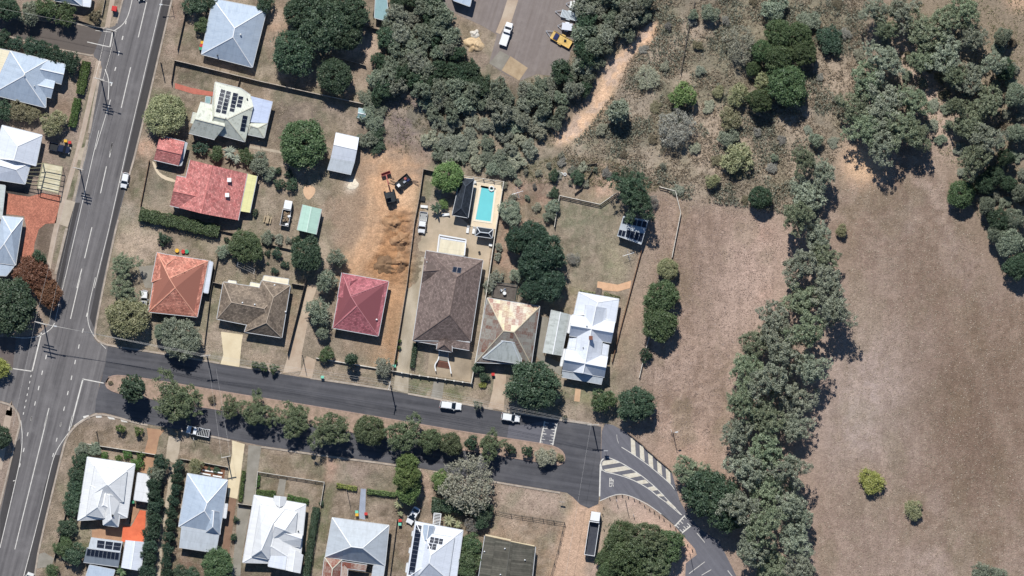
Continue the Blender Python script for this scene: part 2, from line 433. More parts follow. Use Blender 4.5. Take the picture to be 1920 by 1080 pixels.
# --- rough pasture by the creek
ROUGH = [(1150, -40), (1640, -60), (1620, 100), (1580, 270), (1550, 330), (1530, 420), (1450, 395), (1270, 372), (1240, 350), (1130, 330), (1040, 300), (1105, 225), (1180, 110)]
mr = paint(ROUGH, (156, 142, 122), 2)
paint(ROUGH, (118, 112, 96), 2, .8, nz(6, 41))
paint(ROUGH, (104, 108, 84), 2, .5, nz(9, 43, .5, .7))
paint([(1660, -40), (1990, -60), (1990, 480), (1890, 540), (1800, 330), (1740, 260), (1640, 240), (1640, 60)], (128, 118, 98), 4, .8)
paint([(1700, 60), (1760, 150), (1800, 250), (1780, 290), (1730, 230), (1690, 140), (1670, 60)], (182, 160, 142), 2, .8)
paint([(1880, -20), (1990, -30), (1990, 20), (1900, 16)], (185, 155, 125), 1.5)
HGT += mr * (vnoise(GX, GY, 1.3, 51) - .4) * 0.35
# --- creek bed
CREEK = [(1235, 40), (1222, 70), (1180, 110), (1160, 160), (1130, 200), (1105, 235), (1060, 275), (1035, 270), (1075, 225), (1105, 200), (1122, 150), (1140, 115), (1190, 80), (1220, 40)]
paint([(p[0] - 6 if i < 7 else p[0] + 6, p[1] + 4) for i, p in enumerate(CREEK)], (160, 142, 124), 3, .7)
mc = paint(CREEK, (214, 172, 134), 0.9, 1, .65 + .35 * nz(2.5, 61))
paint(CREEK, (176, 160, 148), 0.8, .75, nz(1.6, 63, .5, .6))
HGT -= blur(mc, 3) * 0.5
# --- scrub floor
SCRUB = [(735, -30), (832, -30), (838, 60), (900, 140), (960, 160), (1050, 130), (1080, 90), (1085, -30), (1232, -30), (1215, 50), (1175, 80), (1120, 140), (1090, 200), (1040, 270), (960, 335), (900, 330), (830, 305), (785, 290), (690, 280), (680, 200), (700, 100)]
paint(SCRUB, (104, 96, 80), 2)
paint([(820, 230), (1090, 260), (1050, 330), (960, 345), (830, 300)], (140, 128, 106), 4, .9)
paint([(760, 150), (800, 200), (800, 300), (735, 300), (715, 250), (735, 190)], (140, 120, 112), 3)
paint([(742, 210), (785, 210), (790, 280), (735, 285)], (112, 100, 96), 3, .8)
# --- dwellings: dry lawns
paint([(270, -30), (735, -30), (690, 200), (700, 280), (600, 480), (560, 520), (200, 640), (190, 560)], (132, 116, 96), 2)
paint([(190, 480), (650, 480), (1180, 330), (1200, 800), (730, 760), (190, 650)], (136, 122, 102), 2)
paint([(500, 195), (700, 210), (690, 260), (500, 260)], (118, 105, 90), 2, .8)
paint(Z('D', (700, 1010), (640, 780), (1400, 760), (1250, 1080)), (134, 122, 100), 3, .8)
paint(Z('A', (1270, 460), (1543, 520), (1540, 640), (1250, 590)), (104, 90, 75), 1.5, .9)
paint(Z('A', (1215, 640), (1400, 690), (1380, 780), (1220, 700)), (104, 90, 75), 1.5, .9)
paint(Z('B', (520, 70), (700, 80), (660, 270), (510, 260)), (196, 160, 130), 2, .9)
paint(Z('B', (1190, 190), (1400, 240), (1330, 440), (1000, 380)), (205, 175, 148), 2, .9)
paint(Z('B', (880, 600), (1230, 480), (1230, 740), (830, 650)), (188, 158, 132), 2, .5)
paint(Z('B', (460, 560), (850, 680), (1230, 800), (1230, 960), (640, 900), (600, 720)), (126, 112, 98), 2, .6)
paint(Z('B', (980, 840), (1090, 900), (1060, 980), (950, 960)), (158, 145, 108), 2, .8)
paint(Z('A', (1250, 0), (1340, 0), (1280, 400), (1170, 400)), (150, 124, 105), 1, .9)
paint(Z('C', (990, 0), (1120, 0), (1100, 160), (960, 140)), (200, 160, 130), 1, .9)
paint(Z('C', (960, 130), (1080, 160), (1010, 500), (900, 460)), (118, 106, 84), 1.2, .9)
paint(Z('C', (990, 250), (1040, 260), (1000, 420), (960, 400)), (100, 108, 68), 1.2, .6)
paint(Z('C', (1090, 200), (1260, 330), (1240, 560), (1010, 500)), (128, 118, 98), 1.2, .9)
paint(Z('C', (860, 560), (1000, 600), (1150, 640), (1130, 850), (1000, 900), (800, 860)), (188, 165, 138), 2, .9)
paint(Z('C', (900, 470), (1010, 520), (1020, 610), (880, 560)), (168, 158, 142), 1.2, .8)
paint(Z('G', (0, 60), (160, 100), (130, 250), (30, 200)), (178, 160, 140), 2, .5)
paint(Z('D', (340, 760), (640, 850), (640, 920), (420, 860)), (120, 118, 84), 1.2, .7)
paint(Z('D', (950, 350), (1260, 420), (1060, 760), (720, 720), (900, 640)), (158, 138, 116), 2, .7)
paint(Z('D', (1000, 460), (1120, 480), (1080, 580), (1010, 560)), (118, 118, 86), 2, .6)
paint(Z('G', (0, 560), (700, 560), (690, 860), (0, 740)), (162, 146, 124), 1.5, .7)
paint(Z('G', (590, 290), (680, 290), (640, 520), (590, 560)), (108, 116, 78), 1.5, .8)
paint(Z('G', (830, 740), (1150, 780), (1110, 920), (810, 880)), (146, 128, 106), 1, .8)
paint(Z('G', (1200, 300), (1280, 300), (1160, 760), (1120, 740)), (160, 132, 106), 1, .9)
paint(Z('H', (0, 740), (600, 830), (570, 980), (0, 880)), (140, 124, 102), 1, .8)
# construction lot
paint([(660, 290), (790, 290), (780, 480), (720, 560), (650, 520), (600, 460), (620, 340)], (154, 130, 106), 2.5)
paint([(690, 280), (785, 290), (780, 390), (740, 380), (715, 420), (700, 480), (650, 520), (640, 490), (690, 440), (700, 380), (690, 330)], (212, 166, 124), 2, .9, .35 + .65 * nz(2.5, 71, .38, .58))
paint([(735, 350), (785, 335), (782, 400), (735, 395)], (206, 168, 130), 1.2, .95)
paint([(725, 390), (778, 390), (770, 470), (755, 520), (660, 510), (700, 480)], (166, 122, 82), 1.5, .9)
paint([(715, 470), (770, 470), (765, 560), (700, 520)], (176, 130, 88), 1.5, .8)
paint([(725, 540), (765, 540), (740, 690), (700, 690), (690, 660), (720, 640)], (196, 152, 110), 1.2, .95)
paint([(735, 560), (752, 560), (735, 680), (722, 680)], (122, 98, 74), 1, .7)
paint([(640, 620), (730, 650), (720, 680), (640, 660)], (150, 128, 104), 1.2, .8)
paint([(600, 440), (625, 450), (618, 520), (600, 510)], (196, 172, 148), 1.5, .9)
paint([(652, 337), (672, 335), (668, 355), (655, 362)], (226, 212, 188), 1, .95)
mcon = blur(inpoly(WX, WY, [(725, 385), (780, 385), (768, 525), (700, 525), (715, 450)]).astype(float), 4)
rid = np.abs(vnoise(GX + GY * .4, GY * 2.2, 2.2, 77) - .5) * 2
HGT += mcon * (1.5 * rid + .35 * vnoise(GX, GY, .9, 78))
mcon2 = blur(inpoly(WX, WY, [(640, 290), (780, 290), (735, 400), (690, 470), (620, 500), (620, 330)]).astype(float), 4)
HGT += mcon2 * 0.06 * vnoise(GX, GY, .9, 79)
for off_, c in ((-9, (222, 182, 140)), (-5, (168, 130, 94)), (0, (214, 172, 130)), (5, (164, 126, 90)), (9, (220, 180, 138))):
    pl_ = smooth([(735, 300), (712, 340), (708, 400), (700, 440), (684, 470), (655, 498), (640, 530)], 3)
    for q0, q1 in zip(pl_[:-1], pl_[1:]):
        dx, dy = q1[0] - q0[0], q1[1] - q0[1]; l = math.hypot(dx, dy) + 1e-6; nx, ny = -dy / l, dx / l; o2 = off_ * 1.6
        paint([(q0[0] + nx * (o2 - 1.8), q0[1] + ny * (o2 - 1.8)), (q1[0] + nx * (o2 - 1.8), q1[1] + ny * (o2 - 1.8)), (q1[0] + nx * (o2 + 1.8), q1[1] + ny * (o2 + 1.8)), (q0[0] + nx * (o2 + 1.8), q0[1] + ny * (o2 + 1.8))], c, .4, .8, None, False)
# brown-roofed house grounds and the yards to its east
paint(Z('E', (830, 230), (920, 240), (930, 430), (860, 480), (810, 420)), (120, 118, 90), 1, .9)
paint(Z('E', (1400, 330), (1540, 350), (1540, 1000), (1300, 1000)), (168, 132, 106), 1.5, .7)
paint(Z('O', (160, 240), (460, 200), (400, 440), (250, 420)), (158, 122, 100), 2, .9)
paint(Z('O', (760, 110), (890, 80), (850, 300), (740, 330), (600, 280)), (208, 164, 134), 2, .9)
paint(Z('O', (510, 320), (760, 370), (870, 310), (900, 520), (1010, 640), (940, 850), (560, 860), (500, 500)), (140, 128, 106), 1.5, .9)
paint(Z('O', (560, 350), (840, 380), (800, 640), (560, 620)), (120, 118, 92), 4, .7)
paint(Z('O', (780, 640), (930, 640), (900, 820), (740, 830)), (168, 158, 118), 3, .8)
paint(Z('O', (400, 900), (620, 860), (580, 1010), (400, 990)), (164, 146, 104), 1.5, .8)
paint(Z('O', (1040, 640), (1250, 260), (1270, 400), (1130, 760), (1000, 1060), (910, 1060)), (158, 138, 118), 2, .9)
paint(Z('I', (1190, 260), (1330, 200), (1260, 500), (1130, 860), (1100, 860)), (184, 150, 122), 2, .7)
paint(Z('H', (730, 880), (890, 900), (880, 1010), (715, 990)), (108, 114, 74), 1, .9)
paint(Z('H', (970, 920), (1170, 950), (1150, 1040), (960, 1030)), (112, 112, 72), 1, .9)
paint(Z('H', (1180, 930), (1320, 960), (1300, 1050), (1150, 1040)), (140, 124, 96), 1, .8)
paint(Z('I', (750, 830), (860, 850), (830, 980), (740, 960)), (110, 116, 78), 1.5, .8)
paint(Z('I', (880, 880), (990, 880), (960, 1000), (880, 980)), (150, 146, 100), 1.5, .8)
# verge strips, left side
paint(Z('A', (690, 500), (740, 480), (620, 1080), (580, 1080)), (96, 104, 68), .6, .9)
paint(Z('C', (590, 0), (640, 0), (540, 440), (490, 430)), (98, 106, 70), .6, .9)
paint(Z('C', (430, 620), (480, 630), (410, 900), (380, 890)), (98, 100, 70), .6, .9)
paint(Z('A', (600, 20), (760, 0), (740, 200), (560, 150)), (122, 98, 72), 1.2, .9)
paint(Z('A', (440, 700), (530, 720), (490, 870), (380, 800)), (130, 108, 88), 1, .9)
paint(Z('C', (270, 600), (400, 615), (350, 860), (240, 840)), (108, 92, 76), .6, .95)
paint([(-60, 340), (60, 350), (60, 400), (-60, 400)], (70, 66, 62), 1)
# southern lots
paint([(90, 790), (330, 810), (620, 850), (1070, 930), (1050, 1200), (60, 1200)], (124, 108, 88), 1.5)
paint(Z('J', (470, 60), (980, 70), (970, 230), (560, 170)), (130, 112, 90), 1, .9)
paint(Z('J', (430, 210), (520, 180), (440, 700), (360, 940), (270, 900)), (142, 126, 104), 1.2, .8)
paint(Z('J', (480, 720), (620, 760), (600, 860), (560, 920), (420, 900)), (100, 112, 70), 1, .9)
paint(Z('K', (590, 190), (1060, 270), (1040, 440), (580, 370)), (132, 116, 92), 1, .9)
paint(Z('K', (1130, 290), (1440, 350), (1440, 490), (1110, 470)), (158, 138, 122), 1, .9)
paint(Z('K', (1060, 270), (1140, 280), (1090, 480), (1040, 460)), (190, 152, 128), 1, .9)
paint(Z('K', (1040, 440), (1100, 460), (1010, 1080), (950, 1080)), (106, 112, 74), 1, .9)
paint(Z('K', (590, 390), (1020, 460), (1000, 600), (580, 500)), (122, 108, 84), .8, .9)
paint(Z('L', (0, 300), (230, 330), (220, 490), (0, 480)), (146, 128, 110), 1, .9)
paint(Z('L', (20, 540), (220, 560), (200, 720), (20, 700)), (112, 98, 80), 1, .9)
paint(Z('L', (390, 370), (480, 380), (460, 620), (430, 660), (400, 560)), (178, 142, 118), 1, .9)
paint(Z('L', (920, 450), (1390, 530), (1370, 700), (920, 630)), (176, 152, 132), 1, .9)
paint(Z('L', (900, 660), (1350, 730), (1270, 1080), (1180, 1080), (1160, 870), (820, 800)), (158, 134, 110), 1, .9)
paint(Z('L', (1150, 880), (1230, 880), (1230, 1080), (1160, 1080)), (146, 122, 88), 1.5, .7)
paint(Z('L', (190, 740), (340, 720), (300, 1080), (170, 1080)), (128, 110, 88), 1, .9)
paint(Z('K', (20, 880), (440, 940), (430, 1080), (0, 1080)), (122, 98, 80), 1.2, .9)
# dirt road, slip-road gravel
DIRT = Z('M', (370, 560), (560, 620), (500, 720), (460, 900), (470, 1120), (240, 1120), (330, 740), (390, 640))
paint(DIRT, (198, 158, 122), 1.5, .95)
paint(Z('M', (400, 620), (500, 620), (440, 900), (380, 1120), (330, 1120)), (184, 150, 124), 1, .8)
paint(Z('M', (560, 610), (640, 570), (760, 580), (900, 680), (1040, 780), (1170, 920), (1110, 1000), (1090, 1120), (450, 1120), (490, 960)), (186, 158, 138), 1, .95)
paint(Z('M', (1030, 780), (1170, 930), (1100, 980)), (196, 156, 128), 1, .8)
# top car yard dirt patches
paint(Z('N', (500, 100), (680, 130), (850, 220), (820, 330), (700, 340), (530, 200)), (140, 124, 98), 1, .95)
# median strip
MEDIAN = [(197, 720), (205, 706), (225, 703), (300, 714), (440, 738), (560, 757), (710, 782), (847, 806), (952, 822), (1030, 834), (1052, 843), (1060, 856), (1057, 868), (1044, 873), (1005, 865), (866, 843), (720, 820), (560, 793), (400, 766), (228, 739), (203, 730)]
paint(MEDIAN, (170, 142, 124), .5, .95)
paint(MEDIAN, (140, 122, 104), .5, .6, nz(4, 91))

east_ = np.clip((PX - 1180) / 80, 0, 1)[..., None]
WEST = [(150, -60), (1180, -60), (1180, 1200), (30, 1200)]
keep_ = 1 - blur(inpoly(PX, PY, [(660, 280), (792, 280), (770, 560), (740, 700), (690, 690), (640, 530), (640, 340)]).astype(float), 6)
paint(WEST, (112, 116, 86), 2, .42, keep_ * nz(4.5, 301, .5, .66)); paint(WEST, (182, 160, 138), 2, .40, keep_ * nz(3.2, 311, .52, .68)); paint(WEST, (98, 88, 72), 2, .40, keep_ * nz(2.2, 321, .52, .66)); paint(WEST, (160, 142, 120), 2, .4, keep_ * nz(1.1, 331, .5, .62))
paint(DIRT, (192, 158, 128), 1.2, .95); paint(Z('M', (420, 640), (470, 640), (400, 900), (340, 1120), (310, 1120)), (178, 146, 118), .8, .7); paint(Z('M', (500, 640), (530, 640), (450, 900), (420, 1120), (400, 1120)), (180, 146, 118), .8, .6)
paint([(1700, 420), (1800, 420), (1930, 620), (1930, 1000), (1820, 980), (1730, 780), (1690, 560)], (120, 98, 80), 10, .5); paint([(1610, 360), (1640, 360), (1655, 620), (1620, 640)], (124, 104, 88), 5, .45); paint([(1600, 480), (1640, 560), (1600, 700), (1580, 620)], (176, 160, 148), 6, .5)
paint([(1640, 800), (1780, 700), (1930, 640), (1930, 660), (1790, 722), (1650, 818)], (112, 98, 78), 1.5, .5); paint([(1560, 800), (1580, 800), (1640, 1090), (1615, 1090)], (114, 98, 80), 2, .45); paint([(1770, 560), (1785, 560), (1900, 820), (1930, 900), (1930, 930), (1880, 830)], (168, 148, 130), 1.5, .45)
paint(CREEK, (222, 180, 140), 0.8, .95); paint(CREEK, (178, 158, 142), 0.6, .6, nz(1.6, 63, .5, .6))
paint([(1588, 280), (1642, 286), (1655, 322), (1612, 342), (1586, 326)], (212, 176, 134), 2.2, .9); paint([(1720, 262), (1790, 265), (1790, 320), (1730, 310)], (186, 164, 146), 4, .6)
paint([(1700, 560), (1760, 480), (1790, 620), (1880, 640), (1930, 900), (1850, 1000), (1760, 900), (1720, 760)], (108, 90, 74), 9, .72, .5 + .5 * nz(5, 351)); paint([(1620, 400), (1720, 370), (1760, 470), (1660, 520)], (110, 93, 78), 8, .6)
paint([(1640, 640), (1700, 640), (1660, 780), (1600, 900), (1570, 860)], (172, 157, 146), 8, .75); paint([(1560, 900), (1680, 940), (1700, 1090), (1560, 1090)], (156, 138, 126), 8, .5); paint([(1270, 420), (1340, 420), (1320, 600), (1255, 600)], (116, 98, 82), 6, .65)
paint([(1380, 430), (1470, 440), (1440, 560), (1390, 620), (1330, 700), (1330, 600)], (182, 160, 144), 7, .6)
lum_ = COLR.mean(-1, keepdims=True); ds_ = .16 * (.5 + .5 * keep_[..., None]); COLR = (COLR * (1 - ds_) + lum_ * ds_) * (np.array([1.13, 1.12, 1.13]) * (1 - east_) + np.array([1.26, 1.19, 1.17]) * east_); base = (base * .84 + base.mean() * .16) * 1.1
# extend to the horizon
ex = np.concatenate([[-4000, -900, -260, -170], fx, [170, 260, 900, 4000]]); ey = np.concatenate([[-4000, -900, -200, -110], fy, [110, 200, 900, 4000]])
EX, EY = np.meshgrid(ex, ey)
def pad4(A): return np.pad(A, [(4, 4), (4, 4)] + [(0, 0)] * (A.ndim - 2), mode='edge')
EC = pad4(COLR); EH = pad4(HGT)
EC[:3] = EC[-3:] = base; EC[:, :3] = EC[:, -3:] = base; EH[:4] = EH[-4:] = 0; EH[:, :4] = EH[:, -4:] = 0
ny_, nx_ = EX.shape; idx = np.arange(ny_ * nx_).reshape(ny_, nx_)
Fq = np.stack([idx[:-1, :-1], idx[:-1, 1:], idx[1:, 1:], idx[1:, :-1]], -1).reshape(-1, 4)
gme = mesh_np('ground', np.stack([EX, EY, EH], -1).reshape(-1, 3), Fq, smooth_=True)
ca = gme.color_attributes.new('soil', 'FLOAT_COLOR', 'POINT')
ca.data.foreach_set('color', np.concatenate([EC.reshape(-1, 3), np.ones((ny_ * nx_, 1))], 1).astype(np.float32).ravel())
def ground_height(px, py):
    x, y = g2((px, py)); i = int(round((y + 80) / STEP)); j = int(round((x + 136) / STEP))
    if 0 <= i < HGT.shape[0] and 0 <= j < HGT.shape[1]: return float(HGT[i, j])
    return 0.0
m, n, b = nodes_of('soil_and_dry_grass')
at = N(n, 'ShaderNodeAttribute', attribute_name='soil')
v = vec_of(n)
c_ = at.outputs['Color']
c_ = valmul(n, c_, ramp(n, noise(n, v, 0.35, 5, .6), .3, .7), 0.10)
c_ = valmul(n, c_, ramp(n, noise(n, v, 1.4, 5, .75), .3, .7), 0.20)
c_ = valmul(n, c_, ramp(n, noise(n, v, 3.6, 3, .8), .3, .7), 0.34)
c_ = valmul(n, c_, ramp(n, noise(n, vec_of(n, False, (1.1, .07, 1)), 1.0, 4, .6), .3, .7), 0.04)
gr = ramp(n, noise(n, v, 0.9, 6, .75), .54, .66)
c_ = mixc(n, mathn(n, 'MULTIPLY', gr, .30), c_, lin((96, 90, 68)))
n.links.new(c_, b.inputs['Base Color']); b.inputs['Roughness'].default_value = 0.95; b.inputs['Specular IOR Level'].default_value = 0.1
bumpn(n, b, noise(n, v, 3.2, 4, .75), 0.9, 0.22)
ground = bpy.data.objects.new('ground', gme); COL.objects.link(ground); gme.materials.append(m); ground['kind'] = 'structure'

# ================================================================ ROADS
MAIN_DIR = (262 - 18, -(0 - 1080)); MAIN_U = (0.245, 0.9695); SIDE_U = (0.987, -0.16)
def asphalt(name, c1, c2, pale=None, fine=.12):
    m, n, b = nodes_of(name)
    st = vec_of(n, True, (0.035, 0.9, 1)); v = vec_of(n)
    col = mixc(n, ramp(n, noise(n, st, 1.0, 6, .62), .3, .7), lin(c1), lin(c2))
    if pale: col = mixc(n, mathn(n, 'MULTIPLY', ramp(n, noise(n, v, .16, 5, .6), .5, .75), .6), col, lin(pale))
    col = valmul(n, col, ramp(n, noise(n, v, 7, 3, .7), .3, .7), fine)
    col = valmul(n, col, ramp(n, noise(n, v, .8, 4, .6), .3, .7), .06)
    n.links.new(col, b.inputs['Base Color']); b.inputs['Roughness'].default_value = .85; b.inputs['Specular IOR Level'].default_value = .25
    bumpn(n, b, noise(n, v, 9, 3), .3, .03)
    return m
A_MAIN = asphalt('asphalt_main', (86, 83, 83), (124, 120, 118), (134, 130, 128))
A_SHOULD = asphalt('asphalt_shoulder', (66, 63, 62), (78, 75, 74))
A_SIDE = asphalt('asphalt_side', (68, 68, 71), (94, 93, 96), (106, 104, 105))
A_WEST = asphalt('asphalt_west', (92, 84, 78), (106, 98, 92))
A_SLIP = asphalt('asphalt_slip', (96, 95, 100), (112, 111, 116))
A_YARD = asphalt('asphalt_yard', (122, 111, 104), (138, 128, 122), (150, 140, 132))
CONC = M('concrete', (186, 172, 152), (170, 156, 136), s=.5, fine=.10)
CONC_PALE = M('concrete_pale', (222, 206, 172), (210, 192, 158), s=.4, fine=.05)
CONC_GREY = M('concrete_grey', (150, 144, 132), (132, 126, 114), s=.4, fine=.10)
CONC_KERB = M('concrete_kerb', (182, 168, 152), (150, 138, 124), s=.7, fine=.15)
PAINT = M('road_paint', (222, 218, 208), (196, 190, 180), s=1.5, rough=.7, fine=.10)
PAINT_C = M('road_paint_cream', (216, 208, 190), (196, 186, 166), s=1.5, rough=.7, fine=.10)

R_KERB_T = [(338, -60), (323, 0), (255, 280), (216, 430), (192, 540), (177, 620), (176, 632), (181, 640), (190, 646), (205, 650)]
MAIN = [(338, -60), (323, 0), (255, 280), (216, 430), (192, 540), (177, 620), (176, 634), (184, 643), (203, 649), (206, 660), (186, 720), (183, 772), (163, 781), (137, 798), (124, 818), (117, 838), (72, 1022), (57, 1090), (40, 1160),
        (-80, 1160), (-60, 1090), (0, 958), (36, 810), (40, 795), (36, 775), (23, 758), (0, 751), (-60, 745), (-60, 640), (20, 633), (70, 628), (92, 608), (104, 545), (106, 514), (127, 426), (140, 377), (166, 260), (181, 181), (191, 127), (187, 115), (176, 106), (175, 100), (190, 50), (205, 52), (216, 48), (222, 30), (232, 0), (246, -60)]
sheet('main_road', MAIN, 0.02, A_MAIN, MAIN_U)
sheet('road_shoulder', [(321.5, 0), (253.5, 280), (214.5, 430), (190.5, 540), (176.5, 615), (168, 596), (180, 540), (205, 434), (238, 290), (306, 0)], 0.024, A_SHOULD, MAIN_U)
sheet('road_shoulder', Z('J', (405, 265), (330, 620), (258, 900), (228, 1080), (165, 1080), (250, 720), (300, 480), (350, 310), (370, 262)), 0.024, A_SHOULD, MAIN_U)
sheet('road_shoulder', [(140, 380), (127, 426), (107, 514), (104, 545), (113, 545), (128, 470), (150, 380)], 0.024, A_SHOULD, MAIN_U)
sheet('road_shoulder', Z('J', (148, 250), (128, 340), (0, 870), (0, 680), (105, 180), (135, 150)), 0.024, A_SHOULD, MAIN_U)
sheet('west_lane', [(-60, 22), (0, 33), (100, 42), (150, 46), (193, 56), (176, 100), (170, 102), (98, 88), (0, 62), (-60, 46)], 0.024, A_WEST, SIDE_U)
sheet('west_street', [(-60, 640), (0, 632), (30, 632), (24, 690), (0, 690), (-60, 686)], 0.024, M('asphalt_patch', (96, 86, 82), (108, 98, 94), fine=.12), SIDE_U)
SIDE = [(202, 649.5), (198, 680), (180, 750), (178, 774), (195, 774), (215, 779), (259, 792), (395, 816), (492, 836), (617, 854), (735, 869), (935, 903), (1063, 924), (1074, 932), (1088, 946), (1104, 953), (1122, 945), (1126, 900), (1127, 800), (1110, 797), (1046, 789), (917, 768), (825, 751), (730, 732), (640, 719), (400, 681), (300, 664)]
sheet('side_street', SIDE, 0.024, A_SIDE, SIDE_U)
sheet('side_street_patch', Z('T6', (1140, 480), (1300, 500), (1640, 440), (1570, 745), (1112, 672)), 0.028, A_SLIP, SIDE_U)
SLIP = Z('M', (568, 165), (590, 115), (640, 125), (740, 180), (900, 320), (1010, 420), (1060, 600), (1110, 690), (1200, 790), (1310, 860), (1440, 1120), (1095, 1120), (1100, 1000), (1170, 945), (1155, 905), (1020, 755), (860, 620), (760, 575), (690, 560), (640, 568), (558, 603))
sheet('slip_road', SLIP, 0.02, A_SLIP, (0.6, -0.8))
sheet('car_yard', Z('N', (480, -60), (500, 40), (620, 100), (760, 165), (850, 220), (800, 400), (900, 470), (1000, 510), (1100, 470), (1200, 480), (1300, 400), (1330, 260), (1360, -60)), 0.02, A_YARD, (0.3, 1))
# kerbs: real steps beside the carriageways
def kerb(name, pts, w_=0.42, h=0.13, mat=CONC_KERB, sm=1):
    mb = MB(); strip(mb, [g2(p) for p in (smooth(pts, sm) if sm else pts)], w_, 0.0, h)
    return tag(mb.build(name, mat), kind='structure')
kerb('kerb', [(324.5, -10), (256.5, 280), (236, 350)])
kerb('kerb', [(222, 412), (217, 430), (193.5, 540), (179, 615), (178, 632), (186, 641), (205, 648), (300, 662), (400, 679), (412, 681)])
kerb('kerb', [(450, 687), (520, 698), (528, 700)]); kerb('kerb', [(582, 709), (640, 717), (730, 730.5), (733, 731)])
kerb('kerb', [(765, 738), (825, 749), (917, 766), (924, 767.5)]); kerb('kerb', [(946, 771), (1046, 787), (1110, 795)])
kerb('kerb', [(65, 1080), (74, 1022), (119, 838), (126, 819), (139, 800), (164, 783), (182, 776), (215, 781), (259, 794), (277, 797)])
kerb('kerb', [(340, 808), (395, 818), (432, 826)]); kerb('kerb', [(490, 838), (617, 856), (735, 871), (790, 881)]); kerb('kerb', [(812, 884), (935, 905), (1050, 924)])
kerb('kerb', [(-2, 954), (34, 808), (38, 795), (34, 776), (22, 760), (-2, 753)])
kerb('kerb', [(164, 262), (138, 377)], .6, .10); kerb('kerb', [(125, 428), (104, 514)], .6, .10); kerb('kerb', [(189, 128), (179, 181), (167, 250)], .6, .10)
kerb('kerb', [(174, 104), (170, 104), (98, 90), (0, 64)], .35, .10); kerb('kerb', [(140, 44), (190, 54), (203, 50)], .35, .10); kerb('kerb', [(219, 44), (230, 0)], .35, .10)
sheet('median_strip', MEDIAN, .09, M('median_soil', (172, 146, 128), (140, 122, 104), s=.8, fine=.25, fs=4, bump=.5))
kerb('median_kerb', MEDIAN + [MEDIAN[0], MEDIAN[1]], .26, .13, M('kerb_pink', (176, 150, 134), (150, 128, 114), s=.8, fine=.15))

# footpaths, driveways, yards in concrete and paving
kerbw = M('footpath', (186, 168, 150), (168, 150, 132), s=.5, fine=.10)
def path(name, pts, w_, z=0.03, mat=None, sm=1):
    mb = MB(); strip(mb, [g2(p) for p in (smooth(pts, sm) if sm else pts)], w_, z)
    return tag(mb.build(name, mat or CONC), kind='structure')
path('footpath', [Z1('A', 820, -40), Z1('A', 775, 200)], 1.1, mat=kerbw)
path('footpath', [Z1('A', 715, 440), Z1('A', 690, 560), Z1('A', 575, 1060), Z1('C', 520, 240), Z1('C', 455, 470), Z1('C', 400, 660), Z1('C', 345, 960)], 1.15, mat=kerbw)
path('footpath', [Z1('F', 60, 1000), Z1('F', 80, 920), Z1('J', 40, 80), Z1('J', -10, 360)], 1.6, mat=kerbw)
sheet('driveway', Z('C', (575, 70), (635, 55), (610, 165), (560, 150)), 0.034, CONC)
sheet('driveway', Z('C', (475, 440), (545, 455), (490, 640), (430, 620)), 0.034, CONC)
PAVE = roof_tile('brick_paving', (196, 128, 104), (182, 116, 94), None, row=.22, wid=.22, cn=.3)
sheet('paved_driveway', Z('C', (55, 395), (210, 420), (300, 395), (440, 410), (405, 612), (330, 615), (280, 655), (250, 760), (240, 860), (205, 880), (145, 890), (190, 640), (175, 560), (45, 545)), 0.03, PAVE, (0.97, -.22))
sheet('driveway', Z('G', (672, 625), (832, 645), (822, 700), (805, 880), (668, 858), (690, 790), (680, 700)), 0.034, CONC_PALE)
sheet('driveway', Z('G', (1300, 275), (1375, 285), (1330, 420), (1300, 560), (1255, 790), (1250, 910), (1120, 925), (1180, 720), (1250, 500)), 0.03, M('driveway_worn', (190, 172, 150), (172, 150, 128), s=.3, fine=.12))
sheet('driveway', Z('G', (1290, 800), (1360, 830), (1330, 965), (1240, 945)), 0.03, MATS['driveway_worn'])
sheet('driveway', Z('H', (725, 0), (840, 10), (790, 420), (750, 610), (720, 850), (715, 995), (605, 965), (625, 830), (650, 700), (690, 330)), 0.03, M('driveway_stained', (184, 172, 152), (150, 138, 118), s=.22, fine=.10, stretch=(1.5, .6, 1)))
sheet('concrete_yard', Z('E', (790, 470), (1030, 520), (1170, 635), (1340, 650), (1300, 880), (1290, 1010), (840, 820), (720, 800), (760, 600)), 0.026, M('yard_concrete', (190, 172, 148), (160, 146, 124), s=.2, fine=.10))
sheet('front_terrace', Z('H', (870, 700), (1180, 660), (1165, 910), (850, 860)), 0.034, M('terrace', (168, 152, 130), (142, 128, 108), s=.3, fine=.1))
sheet('front_path', Z('H', (900, 905), (975, 915), (960, 1035), (880, 1020)), 0.034, CONC_GREY)
sheet('front_path', Z('I', (260, 770), (345, 785), (325, 1040), (215, 1020), (245, 900)), 0.034, MATS['driveway_worn'])
sheet('front_path', Z('I', (845, 870), (885, 880), (875, 978), (835, 972)), 0.034, M('path_tan', (206, 172, 138), (190, 156, 124)))
sheet('side_path', Z('I', (600, 360), (650, 370), (610, 640), (750, 700), (740, 790), (600, 700), (560, 640)), 0.03, CONC_GREY)
sheet('garden_path', Z('I', (1005, 105), (1150, 130), (1250, 100), (1240, 155), (1150, 180), (1045, 170), (1000, 160)), 0.034, M('path_orange', (216, 174, 138), (200, 160, 126), s=1))
sheet('front_path', Z('A', (1265, 600), (1400, 640), (1543, 665), (1540, 695), (1400, 680), (1265, 640)), 0.034, M('path_red', (192, 116, 98), (176, 104, 88), s=1))
sheet('front_path', Z('B', (0, 635), (140, 665), (140, 695), (0, 670)), 0.0345, MATS['path_red'])
sheet('garden_path', Z('D', (170, 235), (195, 250), (215, 310), (260, 345), (345, 375), (340, 395), (250, 370), (200, 320)), 0.034, M('path_cream', (212, 194, 166)), sm=1)
